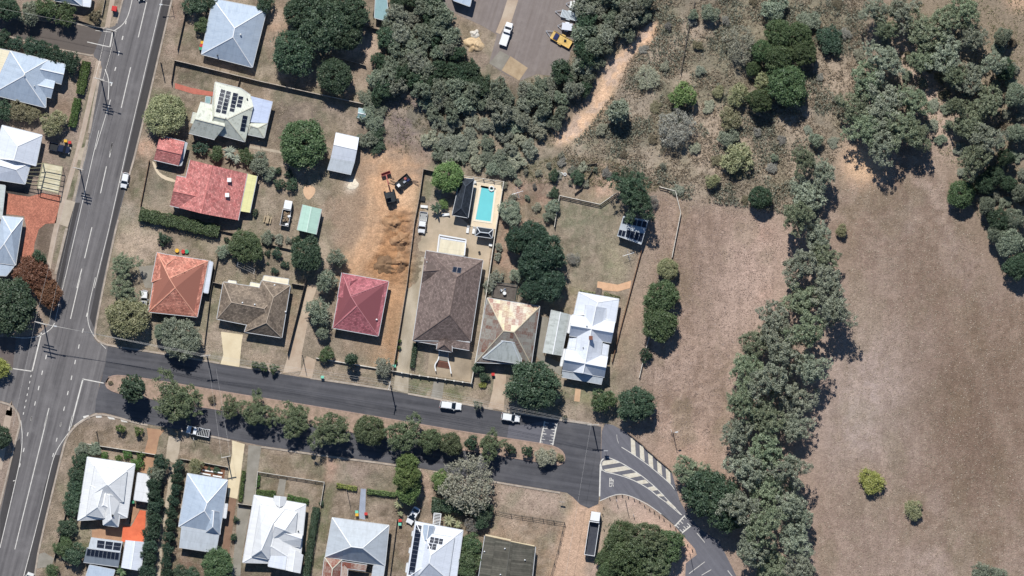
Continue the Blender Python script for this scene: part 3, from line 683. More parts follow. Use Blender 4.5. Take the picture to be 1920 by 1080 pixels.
sheet('side_path', Z('D', (870, 125), (1110, 165), (1110, 185), (870, 145)), 0.034, CONC)
sheet('sand_pit', Z('D', (1270, 425), (1310, 410), (1355, 430), (1355, 470), (1320, 515), (1295, 520), (1265, 470)), 0.034, M('sandpit', (214, 178, 144), (200, 164, 132)), sm=2)
sheet('driveway', Z('J', (990, 80), (1110, 95), (1075, 140), (1050, 270), (1020, 390), (945, 380), (970, 260), (1000, 150)), 0.034, M('drive_brown', (176, 140, 110), (160, 124, 98), s=.6))
sheet('driveway', Z('J', (1140, 135), (1220, 150), (1210, 240), (1190, 320), (1120, 300), (1125, 220)), 0.034, CONC)
path('side_path', [Z1('J', 1160, 330), Z1('J', 1140, 560), Z1('J', 1090, 760), Z1('J', 1065, 1080)], 1.1, mat=CONC)
sheet('driveway', Z('K', (415, 165), (500, 190), (470, 420), (450, 560), (385, 545), (390, 400), (415, 250)), 0.034, CONC_PALE)
sheet('driveway', Z('K', (525, 195), (612, 205), (590, 370), (555, 600), (480, 590), (510, 400)), 0.034, CONC_GREY)
sheet('side_path', Z('K', (450, 610), (540, 620), (480, 950), (470, 1080), (410, 1080), (440, 800)), 0.03, CONC_GREY)
sheet('side_path', Z('K', (395, 550), (445, 560), (395, 930), (345, 920)), 0.03, M('drive_red_brown', (140, 112, 92), (124, 98, 80)))
sheet('front_path', Z('K', (735, 420), (780, 430), (765, 540), (715, 530)), 0.034, CONC_GREY)
sheet('front_path', Z('K', (1283, 490), (1318, 492), (1312, 700), (1268, 690)), 0.034, M('path_blue_grey', (160, 166, 178), (146, 152, 164)))
sheet('patio', Z('J', (945, 635), (985, 640), (975, 855), (820, 850), (830, 742), (885, 745), (900, 720)), 0.034, M('patio_orange', (222, 116, 80), (206, 104, 72), s=.8, fine=.05))
sheet('patio', Z('J', (900, 600), (945, 600), (940, 640), (895, 715), (870, 730), (620, 770), (620, 820), (830, 850), (828, 740), (880, 740)), 0.03, MATS['drive_brown'])
sheet('driveway', Z('J', (265, 930), (300, 920), (365, 960), (350, 1015), (240, 1030)), 0.034, CONC_GREY)
sheet('driveway', Z('C', (1000, 925), (1110, 915), (1100, 1080), (1050, 1080)), 0.03, CONC_GREY)
sheet('concrete_slab', Z('N', (935, 355), (1045, 430), (990, 510), (880, 445)), 0.045, M('slab_tan', (182, 160, 130), (160, 138, 110), s=.5))
sheet('concrete_slab', Z('N', (870, 320), (930, 355), (880, 445), (800, 400)), 0.03, CONC_GREY)
sheet('concrete_strip', Z('N', (915, 0), (985, 0), (940, 140), (905, 150), (870, 215), (842, 205), (880, 110)), 0.03, MATS['driveway_worn'])
sheet('mulch_bed', Z('K', (200, 330), (370, 350), (360, 425), (210, 395)), 0.03, M('mulch', (130, 92, 70), (112, 78, 60)))
sheet('pool_deck', Z('E', (1110, 268), (1408, 310), (1348, 655), (1165, 632), (1195, 360)), 0.06, M('pool_deck_paving', (226, 208, 180), (214, 196, 168), s=.8, fine=.05), (0.97, -.2))

# ---------------------------------------------------------------- painted markings
def line(pts, w_=0.14, z=0.034, mat=PAINT, dash=None, name='lane_line', sm=0):
    P = [Vector(g2(p)) for p in (smooth(pts, sm) if sm else pts)]
    mb = MB()
    if dash is None: strip(mb, [tuple(p) for p in P], w_, z)
    else:
        a, b_ = P[0], P[-1]; d = (b_ - a); L_ = d.length; d.normalize(); t = 0
        while t < L_:
            strip(mb, [tuple(a + d * t), tuple(a + d * min(t + dash[0], L_))], w_, z); t += dash[0] + dash[1]
    return tag(mb.build(name, mat), kind='structure')
line([(305.5, -10), (237.5, 280), (204, 430), (177, 540)], .14); line(Z('F', (690, 0), (650, 170), (632, 270), (640, 350), (680, 430), (765, 515)), .14, sm=2)
for a, b_ in [((1060, 15), (1000, 270)), ((945, 487), (877, 780)), ((812, 1035), (795, 1110))]: line(Z('A', a, b_), .2)
for a, b_ in [((812, 30), (792, 135)), ((770, 200), (727, 395)), ((665, 640), (612, 865)), ((592, 940), (556, 1080))]: line(Z('C', a, b_), .2)
line(Z('F', (580, 0), (510, 300)), .2)
for a, b_ in [((632, 255), (625, 285)), ((603, 370), (595, 400)), ((573, 485), (567, 515)), ((546, 597), (540, 628)), ((521, 710), (514, 742)), ((494, 822), (487, 852)), ((467, 935), (460, 965)),
              ((336, 560), (330, 592)), ((308, 675), (301, 706)), ((283, 785), (276, 816)), ((257, 897), (250, 927)), ((230, 1007), (223, 1037)), ((443, 1050), (436, 1080))]: line(Z('F', a, b_), .22)
for a, b_ in [((215, 5), (210, 32)), ((190, 110), (183, 136)), ((164, 215), (157, 242)), ((137, 320), (131, 346)), ((88, 438), (103, 436)), ((412, 45), (405, 70)), ((386, 148), (379, 173)), ((362, 250), (355, 276))]: line(Z('J', a, b_), .2)
line(Z('J', (320, 0), (100, 900)), .2); line(Z('F', (355, 945), (320, 1080)), .2)
line(Z('J', (490, 0), (465, 100)), .26); line(Z('F', (600, 735), (510, 1080)), .3); line(Z('F', (595, 735), (750, 765)), .24)
line(Z('F', (535, 1075), (600, 1025), (690, 990), (770, 990), (900, 1030), (990, 1055)), .16, sm=2)
line(Z('J', (600, 5), (520, 50), (440, 140), (370, 250), (330, 400), (250, 740), (160, 1080)), .16, sm=2)
line(Z('J', (140, 30), (152, 130), (145, 240), (125, 360), (0, 890)), .16, sm=2)
line(Z('F', (300, 400), (232, 682)), .3); line(Z('F', (95, 660), (235, 680)), .22); line(Z('F', (395, 330), (370, 375), (290, 425), (190, 442), (80, 430)), .18, sm=2)
line(Z('F', (470, 0), (400, 310)), .14); line(Z('C', (715, -60), (455, 1080)), .14); line(Z('A', (800, 720), (690, 1080)), .14)
line(Z('A', (960, -20), (930, 110), (890, 180), (820, 225)), .18, sm=2); line(Z('A', (630, 303), (795, 340)), .18); line(Z('A', (815, 230), (795, 340)), .3)
line(Z('A', (760, 500), (790, 580), (782, 720)), .18, sm=2); line(Z('A', (690, 220), (800, 232)), .12)
for a, b_ in [((912, 150), (908, 175)), ((890, 260), (883, 288)), ((862, 370), (856, 400)), ((838, 485), (830, 512)), ((810, 595), (803, 622))]: line(Z('A', a, b_), .26)
for i in range(7): line(Z('F', (228 - 9 * i - 2, 705 + i * 45), (224 - 9 * i - 2, 722 + i * 45)), .18)
# corner island hatching
for q in [((600, 1005), (640, 995), (650, 1020), (610, 1035)), ((690, 985), (735, 990), (735, 1015), (695, 1015)), ((770, 1000), (820, 1010), (835, 1030), (790, 1025)), ((870, 1025), (910, 1035), (925, 1050), (880, 1045))]:
    sheet('corner_hatching', Z('F', *q), .034, PAINT)
# slip road
line(Z('T5', (350, 740), (345, 700), (330, 640), (345, 600), (372, 575)), .26, sm=2); line(Z('T5', (330, 650), (318, 1085)), .32, z=.042)
line(Z('T5', (425, 555), (580, 615), (750, 715), (900, 815), (1060, 950), (1190, 1080)), .18, sm=1); line(Z('M', (964, 577), (1000, 615), (1075, 695)), .16)
line(Z('T5', (350, 720), (390, 755), (470, 770), (590, 800), (740, 850), (880, 920), (1000, 995), (1100, 1080)), .18, sm=2); line(Z('M', (922, 576), (970, 610), (1068, 692)), .16, z=.040)
line(Z('T5', (615, 420), (760, 510), (960, 650), (1130, 790), (1280, 920), (1330, 990)), .16, sm=1); line(Z('T5', (550, 250), (555, 310), (575, 370)), .08)
for q in [((355, 625), (375, 605), (520, 590), (595, 630), (350, 670)), ((375, 722), (660, 675), (745, 720), (480, 765), (400, 745)), ((620, 795), (810, 762), (885, 808), (730, 838)), ((815, 880), (935, 858), (985, 905), (880, 920)), ((965, 965), (1055, 945), (1105, 1000), (1030, 1010)), ((1090, 1060), (1140, 1045), (1190, 1085), (1110, 1085))]:
    sheet('chevron_hatching', Z('T5', *q), .029, PAINT_C)
for q in [((975, 610), (990, 602), (1040, 650), (1030, 655))]: sheet('chevron_hatching', Z('M', *q), .029, PAINT_C)
for q in [((738, 285), (795, 310), (808, 540), (745, 500)), ((858, 385), (912, 405), (928, 615), (865, 570)), ((972, 490), (1032, 525), (1045, 710), (982, 660)), ((1095, 600), (1150, 640), (1165, 805), (1102, 755)), ((1210, 690), (1270, 750), (1280, 915), (1220, 860))]:
    sheet('shoulder_hatching', Z('T5', *q), .029, PAINT_C)
line(Z('M', (555, 605), (640, 568), (700, 560), (770, 580), (900, 650), (1030, 760)), .16, sm=2)
for a, b_ in [((1170, 808), (1220, 868)), ((1120, 1065), (1220, 990)), ((1200, 1075), (1260, 1040)), ((1365, 1045), (1400, 1090))]: line(Z('M', a, b_), .14)
line(Z('S', (0, 795), (60, 845)), .14)
# speed humps: a shallow raised table with a toothed border
def hump(name, pts, nteeth, zt=.09):
    P = [Vector(g2(p)) for p in pts]; mb = MB()           # P0-P1 one long edge, P3-P2 the other
    mb.prism([tuple(p) for p in P], 0.0, zt); root = tag(mb.build(name, A_SLIP), kind='structure')
    mk = MB(); z = zt + .006
    for a, b_, c in ((P[0], P[1], P[3]), (P[3], P[2], P[0])):
        strip(mk, [tuple(a), tuple(b_)], .3, z); inw = (c - a).normalized(); al = (b_ - a)
        for i in range(nteeth):
            t = a + al * ((i + .5) / nteeth); ln = 1.0 if i % 2 == 0 else .55
            strip(mk, [tuple(t), tuple(t + inw * ln)], .16, z + .003)
    mk.build('toothed_marking', PAINT, root)
    return root
hump('speed_hump', Z('T6', (1635, 440), (1570, 745), (1745, 775), (1805, 465)), 8)
hump('speed_hump', Z('M', (1030, 765), (1095, 695), (1135, 760), (1075, 808)), 5)
# the word STOP, block capitals in painted strokes
GLY = {'S': [((0, 0), (1, 0)), ((1, 0), (1, 1)), ((1, 1), (0, 1)), ((0, 1), (0, 2)), ((0, 2), (1, 2))], 'T': [((0, 2), (1, 2)), ((.5, 0), (.5, 2))],
       'O': [((0, 0), (1, 0)), ((1, 0), (1, 2)), ((1, 2), (0, 2)), ((0, 2), (0, 0))], 'P': [((0, 0), (0, 2)), ((0, 2), (1, 2)), ((1, 2), (1, 1)), ((1, 1), (0, 1))]}
o_ = Vector(g2(Z1('T5', 503, 952))); up_ = Vector((-1, 0.02)).normalized(); ri_ = Vector((0.02, 1)).normalized()
wd_, ht_, gap_ = .40, .88, .52
for k, ch in enumerate('STOP'):
    mb = MB()
    for i, (a, b_) in enumerate(GLY[ch]):
        q = [o_ + ri_ * (k * gap_ + p[0] * wd_ * .95) + up_ * (p[1] / 2 * ht_) for p in (a, b_)]
        d = (q[1] - q[0]).normalized() * .06
        strip(mb, [tuple(q[0] - d), tuple(q[1] + d)], .13, .034 + i * .002)
    tag(mb.build('stop_lettering', PAINT), kind='structure')
# ================================================================ BUILDINGS
RM = {}
RM['zinc'] = roof_metal('roof_zinc_pale', (178, 190, 202), (152, 166, 182), (.5, .8))
RM['white'] = roof_metal('roof_white_metal', (216, 220, 226), (196, 200, 206), (.55, .85))
RM['white2'] = roof_metal('roof_white_plain', (222, 222, 220), (202, 202, 198), (.6, .85))
RM['grey'] = roof_metal('roof_grey_metal', (186, 192, 196), (164, 168, 170), (.45, .8))
RM['bluewhite'] = roof_metal('roof_bluish_metal', (196, 206, 226), (178, 186, 204), (.45, .8))
RM['moss'] = roof_metal('roof_mossy_metal', (206, 208, 192), (128, 128, 112), (.52, .74), streak=.9)
RM['aqua'] = roof_metal('roof_pale_aqua', (178, 208, 190), (166, 194, 178), (.5, .8))
RM['yellow'] = roof_metal('roof_cream_yellow', (226, 220, 158), (212, 204, 144), (.5, .8))
RM['cream'] = roof_metal('roof_cream', (228, 216, 186), (204, 190, 158), (.5, .8), rib=1.0)
RM['silver'] = roof_metal('roof_old_silver', (190, 194, 188), (146, 150, 142), (.48, .72))
RM['rust'] = roof_rust('roof_rusty_grey', (146, 142, 132), (116, 76, 62), .47, .60)
RM['rustpale'] = roof_rust('roof_rusty_cream', (212, 204, 188), (168, 130, 116), .45, .57, (222, 212, 170))
RM['rustred'] = roof_rust('roof_rust_red', (176, 158, 144), (134, 82, 68), .46, .56)
RM['olive'] = roof_tile('roof_olive_ribs', (86, 84, 74), (96, 92, 82), None, row=5.0, wid=.5)
RM['red'] = roof_tile('roof_red_tile', (206, 136, 128), (188, 112, 106), (222, 168, 156), (.56, .70))
RM['orange'] = roof_tile('roof_orange_tile', (212, 148, 126), (186, 116, 98), (112, 66, 56), (.59, .65))
RM['maroon'] = roof_tile('roof_maroon_tile', (180, 112, 116), (166, 96, 102), (196, 136, 136), (.6, .75))
RM['brown'] = roof_tile('roof_brown_tile', (130, 114, 106), (122, 106, 99), None)
RM['taupe'] = roof_tile('roof_taupe_tile', (146, 130, 112), (110, 98, 86), (172, 152, 134), (.58, .72), cn=.35)
RM['navy'] = roof_tile('roof_navy_tile', (52, 58, 66), (46, 52, 60), None)
RM['slate'] = roof_metal('roof_slate', (120, 128, 136), (108, 114, 122), (.5, .8))
RM['teal'] = roof_metal('roof_teal', (136, 166, 166), (116, 144, 146), (.5, .8))
CAP = {k: M('cap_' + k, c, fine=.05) for k, c in dict(white=(236, 236, 234), red=(196, 124, 116), orange=(220, 160, 134), maroon=(186, 124, 126), brown=(118, 102, 94), taupe=(168, 152, 134), navy=(70, 76, 84), grey=(200, 204, 206), rust=(200, 186, 160), olive=(96, 94, 86), dirty=(200, 196, 176), aqua=(206, 226, 212)).items()}
WALL = {k: M('wall_' + k, c, fine=.06) for k, c in dict(white=(222, 220, 212), cream=(214, 202, 176), brick=(150, 96, 76), grey=(170, 172, 172), green=(150, 164, 148), tan=(190, 166, 132)).items()}
TRIM = M('trim_white', (230, 230, 226), fine=.04, rough=.5)
GLASS = M('window_glass', (46, 56, 66), fine=.0, rough=.08, spec=.6)
DOORM = M('door_timber', (104, 74, 54), fine=.1)
PANEL = M('solar_cell', (26, 32, 44), (32, 38, 52), s=3, fine=.05, rough=.22, spec=.5)
ALU = M('aluminium_frame', (188, 192, 196), fine=.03, rough=.4, met=.6)
GUT = M('gutter_grey', (196, 198, 198), fine=.05, rough=.5)
VENTM = M('vent_pale', (214, 212, 206), fine=.05, rough=.5)

def hip(A, B, C, D, R1, R2, horiz=False, ze=2.6, zr=4.2):
    zr = ze + (zr - ze) * 1.45; e = [g(p, ze) for p in (A, B, C, D)]; r = [g(p, zr) for p in (R1, R2)]
    V = e + r
    F = [(0, 1, 5, 4), (1, 2, 5), (2, 3, 4, 5), (3, 0, 4)] if horiz else [(0, 1, 4), (1, 2, 5, 4), (2, 3, 5), (3, 0, 4, 5)]
    return V, F
def gable(A, B, C, D, R1, R2, horiz=False, ze=2.6, zr=4.0):
    zr = ze + (zr - ze) * 1.4; V = [g(p, ze) for p in (A, B, C, D)] + [g(p, zr) for p in (R1, R2)]
    F = [(0, 1, 5, 4), (3, 2, 5, 4)] if horiz else [(0, 4, 5, 3), (4, 1, 2, 5)]
    return V, F
def plane(A, B, C, D, z):
    z = z if isinstance(z, (tuple, list)) else (z,) * 4
    return [g(p, q) for p, q in zip((A, B, C, D), z)], [(0, 1, 2, 3)]
def inset(poly, d):
    n = len(poly); a = sum(poly[i][0] * poly[(i + 1) % n][1] - poly[(i + 1) % n][0] * poly[i][1] for i in range(n))
    if a < 0: poly = poly[::-1]
    r = []
    for i in range(n):
        p, q, s_ = Vector(poly[i - 1]), Vector(poly[i]), Vector(poly[(i + 1) % n])
        t1 = (q - p).normalized(); t2 = (s_ - q).normalized(); n1 = Vector((-t1.y, t1.x)); n2 = Vector((-t2.y, t2.x))
        m_ = (n1 + n2).normalized(); r.append(tuple(q + m_ * (d / max(m_.dot(n1), .35))))
    return r
def tri_height(tris, x, y):
    best = None
    for a, b_, c in tris:
        d = (b_.y - c.y) * (a.x - c.x) + (c.x - b_.x) * (a.y - c.y)
        if abs(d) < 1e-9: continue
        l1 = ((b_.y - c.y) * (x - c.x) + (c.x - b_.x) * (y - c.y)) / d; l2 = ((c.y - a.y) * (x - c.x) + (a.x - c.x) * (y - c.y)) / d
        if l1 >= -.01 and l2 >= -.01 and l1 + l2 <= 1.01:
            z = l1 * a.z + l2 * b_.z + (1 - l1 - l2) * c.z
            if best is None or z > best: best = z
    return best
class House:
    def __init__(s, name, label, cat, at, wall='white', group=None):
        s.root = empty(name, g(at, 0), label, cat, group); s.tris = []; s.wall = wall; s.sized = 0
    def sec(s, VF, mat, cap='white', walls=True, over=.45, name='roof', thick=.10, open_=False, floor=0.0):
        V, F = VF; mb = MB(); fs = []
        for f in F:
            nrm = (V[f[1]] - V[f[0]]).cross(V[f[2]] - V[f[0]])
            fs.append(list(f) if nrm.z > 0 else list(f)[::-1])
        edges = {}
        for f in fs:
            for i in range(len(f)): edges.setdefault(frozenset((f[i], f[(i + 1) % len(f)])), []).append((f[i], f[(i + 1) % len(f)]))
        for f in fs:
            nr = (V[f[1]] - V[f[0]]).cross(V[f[2]] - V[f[0]]).normalized()
            u = Vector((0, 0, 1)).cross(nr); u = u.normalized() if u.length > .02 else (V[f[1]] - V[f[0]]).normalized(); v_ = nr.cross(u)
            mb.add([V[i] for i in f], [range(len(f))], [[(V[i].dot(u), V[i].dot(v_)) for i in f]])
            lo = [V[i] - Vector((0, 0, thick)) for i in f]
            mb.add(lo, [list(range(len(f)))[::-1]], [[(0, 0)] * len(f)])
            for i in range(1, len(f) - 1): s.tris.append((V[f[0]], V[f[i]], V[f[i + 1]]))
        bnd = {}
        for e, l in edges.items():
            if len(l) == 1:
                a, b_ = l[0]; bnd[a] = b_
                mb.add([V[a], V[b_], V[b_] - Vector((0, 0, thick)), V[a] - Vector((0, 0, thick))], [(3, 2, 1, 0)], [[(0, 0), (0, .1), (.1, .1), (.1, 0)]])
        roof = mb.build(name, mat, s.root)
        for e, l in edges.items():
            if len(l) == 2:
                a, b_ = l[0]; r = MB(); up = Vector((0, 0, .035)); r.beam(V[a] + up, V[b_] + up, .20, .07); r.build('ridge_cap', CAP[cap], roof)
            elif abs(V[l[0][0]].z - V[l[0][1]].z) < .25 and not open_:
                a, b_ = l[0]; d = (V[b_] - V[a]); o = Vector((d.y, -d.x, 0)).normalized() * .075
                r = MB(); r.beam(V[a] + o - Vector((0, 0, .07)), V[b_] + o - Vector((0, 0, .07)), .12, .11); r.build('gutter', GUT, roof)
        if walls:
            st = next(iter(bnd)); loop = [st]; c = bnd[st]
            while c != st and c in bnd and len(loop) < 60: loop.append(c); c = bnd[c]
            P = inset([(V[i].x, V[i].y) for i in loop], over); ze = min(V[i].z for i in loop) - thick - .01
            w_ = MB(); w_.prism(P, floor, ze); wl = w_.build('wall', WALL[s.wall], s.root)
            n_ = len(P); a_ = sum(P[i][0] * P[(i + 1) % n_][1] - P[(i + 1) % n_][0] * P[i][1] for i in range(n_))
            if ze - floor > 2.0:
                for i in range(n_):
                    p, q = Vector(P[i]), Vector(P[(i + 1) % n_]); L_ = (q - p).length
                    if L_ < 2.6: continue
                    t = (q - p) / L_; o = Vector((t.y, -t.x)) * (.03 if a_ > 0 else -.03); ang = math.atan2(t.y, t.x)
                    k = max(1, int(L_ / 4.5))
                    for j in range(k):
                        c = p + t * (L_ * (j + .5) / k) + o
                        if j == 0 and i == 2:
                            d = MB(); d.box((c.x, c.y, floor + 1.02), (.9, .09, 2.02), ang); d.build('door', DOORM, s.root)
                        else:
                            f_ = MB(); f_.box((c.x, c.y, floor + 1.5), (1.5, .08, 1.1), ang); wi = f_.build('window', TRIM, s.root)
                            c2 = c + o * 1.6; gl = MB(); gl.box((c2.x, c2.y, floor + 1.5), (1.36, .05, .96), ang); gl.build('pane', GLASS, wi)
        s.last = roof
        return roof
    def posts(s, pts, z, mat=None):
        for p in pts:
            c = g(p, 0); m_ = MB(); m_.box((c.x, c.y, z / 2), (.12, .12, z)); m_.build('post', mat or TRIM, s.root)
    def solar(s, q, rows, cols, gapf=.06, roof=None):
        """q: corner quad TL TR BR BL in the plan; each panel a sub-part of its roof"""
        roof = roof or s.last
        def at(u, v):
            a = Vector(q[0]).lerp(Vector(q[1]), u); b_ = Vector(q[3]).lerp(Vector(q[2]), u); p = a.lerp(b_, v)
            z = 4.0
            for _ in range(3):
                w_ = g(p, z); h = tri_height(s.tris, w_.x, w_.y); z = h if h is not None else z
            return g(p, z) + Vector((0, 0, .11))
        for r in range(rows):
            for c in range(cols):
                u0, u1 = (c + gapf) / cols, (c + 1 - gapf) / cols; v0, v1 = (r + gapf) / rows, (r + 1 - gapf) / rows
                P = [at(u0, v0), at(u1, v0), at(u1, v1), at(u0, v1)]
                cen = sum(P, Vector()) / 4; n_ = (P[1] - P[0]).cross(P[3] - P[0]).normalized(); n_ = n_ if n_.z > 0 else -n_
                m_ = MB(); lo = [p - n_ * .05 for p in P]
                m_.add(P + lo, [(0, 1, 2, 3), (7, 6, 5, 4), (0, 4, 5, 1), (1, 5, 6, 2), (2, 6, 7, 3), (3, 7, 4, 0)]); o = m_.build('solar_panel', ALU, roof)
                o.data.materials.append(PANEL)
                k = MB(); ins = [p.lerp(cen, .045) + n_ * .006 for p in P]
                me = o.data; bm = bmesh.new(); bm.from_mesh(me); off = wloc(roof)
                f_ = bm.faces.new([bm.verts.new(p - off) for p in ins]); f_.material_index = 1
                f_.normal_update()
                if f_.normal.z < 0: f_.normal_flip()
                bm.to_mesh(me); bm.free()
    def vent(s, p, r=.18, h=.45, mat=None, name='roof_vent', sq=False):
        w_ = g(p, 3.5); z = tri_height(s.tris, w_.x, w_.y) or 3.0
        w_ = g(p, z); m_ = MB()
        if sq: m_.box((w_.x, w_.y, z + h / 2 - .1), (2 * r, 2 * r, h + .2)); m_.box((w_.x, w_.y, z + h + .04), (2.5 * r, 2.5 * r, .08))
        else: m_.tube((w_.x, w_.y, z - .1), (w_.x, w_.y, z + h), r * .7, r * .7, 8); m_.tube((w_.x, w_.y, z + h), (w_.x, w_.y, z + h + .15), r, r * .4, 8)
        m_.build(name, mat or VENTM, s.root)
WHITE_VENT = M('vent_white', (236, 236, 232), fine=.03); DARKV = M('vent_dark', (64, 66, 66), fine=.05)

# --- north-west corner, west side of the main road
h = House('house', 'pale hip-roofed house with two front wings beside the clipped street hedge', 'house', Z1('A', 180, 560), 'white')
h.sec(hip(*Z('A', (75, 368), (345, 435), (330, 778), (-65, 680), (178, 530), (172, 548)), ze=2.7, zr=5.0), RM['zinc'])
h.sec(gable(*Z('A', (335, 434), (476, 466), (445, 608), (300, 570), (290, 498), (462, 537)), horiz=True, ze=2.72, zr=3.7), RM['zinc'])
h.sec(gable(*Z('A', (310, 556), (402, 575), (370, 708), (235, 676), (225, 603), (387, 640)), horiz=True, ze=2.70, zr=3.6), RM['zinc'])
h.sec(plane(*Z('A', (-60, 342), (72, 368), (30, 545), (-60, 520)), (2.5, 2.6, 2.6, 2.5)), RM['cream'], over=.3)
h.vent(Z1('A', 178, 545)); h.vent(Z1('A', 250, 622), .14)
h = House('house', 'white hip-roofed house with timber pergola beside the paved driveway', 'house', (30, 290), 'white')
h.sec(hip((4, 235), (79, 253.5), (67, 311), (-14, 296), (33, 274), (26, 300), ze=2.7, zr=4.4), RM['white'])
h.sec(hip((-30, 285), (58, 305), (47, 345), (-30, 333), (0, 310), (30, 318), True, ze=2.72, zr=4.0), RM['white'])
h = House('shed', 'grey-green flat-roofed shed at the left edge beside brick paving', 'shed', (3, 375), 'green')
h.sec(plane(*Z('C', (-60, 325), (38, 340), (12, 580), (-60, 570)), (2.3, 2.4, 2.4, 2.3)), RM['silver'], over=.2)
h = House('house', 'pale aqua-white roofed house at the left edge below the brick paving', 'house', (15, 460), 'grey')
h.sec(hip(*Z('C', (18, 560), (166, 575), (112, 915), (-70, 890), (84, 678), (30, 760)), ze=2.8, zr=4.2), RM['zinc'])
h.sec(plane(*Z('C', (-70, 890), (115, 905), (45, 992), (-80, 985)), (2.6, 2.6, 2.4, 2.4)), RM['zinc'], over=.3)
h = House('house', 'pale roofed house cut by the top edge left of the main road', 'house', (150, -8), 'white')
h.sec(hip(*Z('A', (380, -150), (590, -110), (592, 42), (385, 2), (490, -80), (488, -40)), ze=2.7, zr=4.0), RM['zinc'])
h.sec(plane(*Z('A', (594, -60), (665, -50), (652, 50), (596, 42)), (2.5, 2.4, 2.4, 2.5)), RM['white'], over=.3)

# --- north of the side street
h = House('house', 'large pale zinc hip-roofed house with square plan near the top edge', 'house', (440, 62), 'white')
h.sec(hip(*Z('B', (152, -10), (541, 65), (436, 487), (68, 392), (308, 203), (296, 268)), ze=2.4, zr=5.0), RM['zinc'])
h.vent(Z1('B', 352, 250), .22); h.vent(Z1('B', 185, 402), .2, mat=DARKV)
h = House('house', 'old mossy cream roofed house carrying rows of solar panels', 'house', (435, 215), 'cream')
pts_ = Z('U6', (530, 100), (870, 184), (1005, 275), (1045, 430), (935, 905), (440, 775), (690, 600), (512, 560)); zs_ = (2.9, 2.92, 2.9, 3.75, 2.9, 2.9, 5.6, 5.72)
h.sec(([g(p, z) for p, z in zip(pts_, zs_)], [(0, 1, 2, 3, 6, 7), (3, 4, 6), (4, 5, 7, 6), (5, 0, 7)]), RM['moss'], 'dirty')
mr_ = h.last
h.sec(gable(*Z('U6', (330, 370), (640, 450), (520, 875), (175, 787), (256, 597), (660, 698)), horiz=True, ze=2.88, zr=4.6), RM['moss'], 'dirty')
h.sec(plane(*Z('U6', (1005, 288), (1302, 362), (1232, 655), (962, 640)), (2.95, 2.6, 2.6, 2.95)), RM['bluewhite'])
h.sec(hip(*Z('U6', (962, 645), (1232, 655), (1190, 852), (962, 805), (1010, 690), (1105, 720)), True, ze=2.5, zr=3.2), RM['moss'], 'dirty')
h.sec(plane(*Z('U6', (235, 505), (300, 520), (262, 668), (200, 655)), (2.5, 2.75, 2.75, 2.5)), RM['moss'], walls=False)
h.sec(plane(*Z('U6', (405, 295), (470, 305), (455, 390), (395, 375)), (2.3, 2.3, 2.3, 2.3)), RM['teal'], walls=False)
h.solar(Z('U6', (600, 188), (752, 230), (680, 540), (530, 503)), 6, 2, roof=mr_); h.solar(Z('U6', (768, 236), (847, 253), (788, 512), (714, 494)), 5, 1, roof=mr_)
h.solar(Z('U6', (842, 282), (917, 296), (884, 452), (808, 434)), 3, 1, roof=mr_); h.solar(Z('U6', (900, 543), (974, 558), (932, 776), (858, 758)), 4, 1, roof=mr_)
h.vent(Z1('U6', 962, 330), .2, mat=DARKV); h.vent(Z1('U6', 672, 580), .14)
h = House('garage', 'small red-tiled gabled garage beside the main road verge', 'garage', (300, 283), 'brick')
h.sec(gable(*Z('D', (230, 55), (410, 100), (366, 272), (186, 230), (207, 148), (388, 190)), horiz=True, ze=2.4, zr=3.5), RM['red'], 'red', over=.25)
h.sec(plane(*Z('D', (411, 104), (428, 108), (386, 270), (368, 270)), (2.3, 2.2, 2.2, 2.3)), RM['grey'], walls=False)
h = House('house', 'red-tiled house with two white chimneys and a cream-yellow awning', 'house', (400, 355), 'brick')
h.sec(gable(*Z('D', (450, 230), (862, 331), (796, 667), (366, 576), (610, 270), (530, 618)), ze=2.7, zr=4.5), RM['red'], 'red')
h.sec(gable(*Z('D', (352, 345), (560, 390), (430, 590), (303, 560), (326, 456), (500, 494)), horiz=True, ze=2.68, zr=3.8), RM['red'], 'red')
h.sec(plane(*Z('D', (864, 330), (934, 348), (880, 612), (803, 600)), (2.6, 2.3, 2.3, 2.6)), RM['yellow'], over=.15)
h.vent(Z1('D', 733, 376), .38, .8, WHITE_VENT, 'chimney', True); h.vent(Z1('D', 718, 485), .38, .8, WHITE_VENT, 'chimney', True)
h = House('carport', 'pale aqua gabled carport beside the flatbed truck', 'carport', (580, 413), 'green')
h.sec(gable(*Z('T3', (950, 255), (1325, 345), (1215, 860), (835, 770), (1125, 298), (1022, 812)), ze=2.3, zr=2.75), RM['aqua'], 'aqua', over=.2)
h = House('shed', 'long white and grey metal shed beside the round shade tree', 'shed', (645, 290), 'grey')
h.sec(gable(*[(629.6, 248.9), (673, 258.5), (665, 304), (620, 296), (625.5, 271), (669.5, 281)], horiz=True, ze=2.6, zr=3.3), RM['white'], over=.15)
h.sec(plane((620, 296.3), (665, 304.3), (658, 327), (613.5, 317.5), (2.6, 2.6, 2.3, 2.3)), RM['grey'], over=.15)
h = House('shed', 'tiny teal garden shed at the end of the long white fence', 'shed', (678, 213), 'green')
h.sec(gable(*Z('B', (1204, 782), (1262, 792), (1255, 862), (1196, 848), (1200, 815), (1258, 827)), horiz=True, ze=1.9, zr=2.2), RM['teal'], over=.1)
h = House('lean_to', 'pale glassy teal lean-to against the thicket at the top', 'shed', (714, 18), 'grey')
h.sec(plane(*Z('N', (84, -40), (150, -30), (165, 135), (75, 112)), (2.2, 2.2, 2.4, 2.4)), RM['teal'], over=.15)
h = House('house', 'speckled orange-tiled house at the street corner', 'house', (335, 535), 'brick')
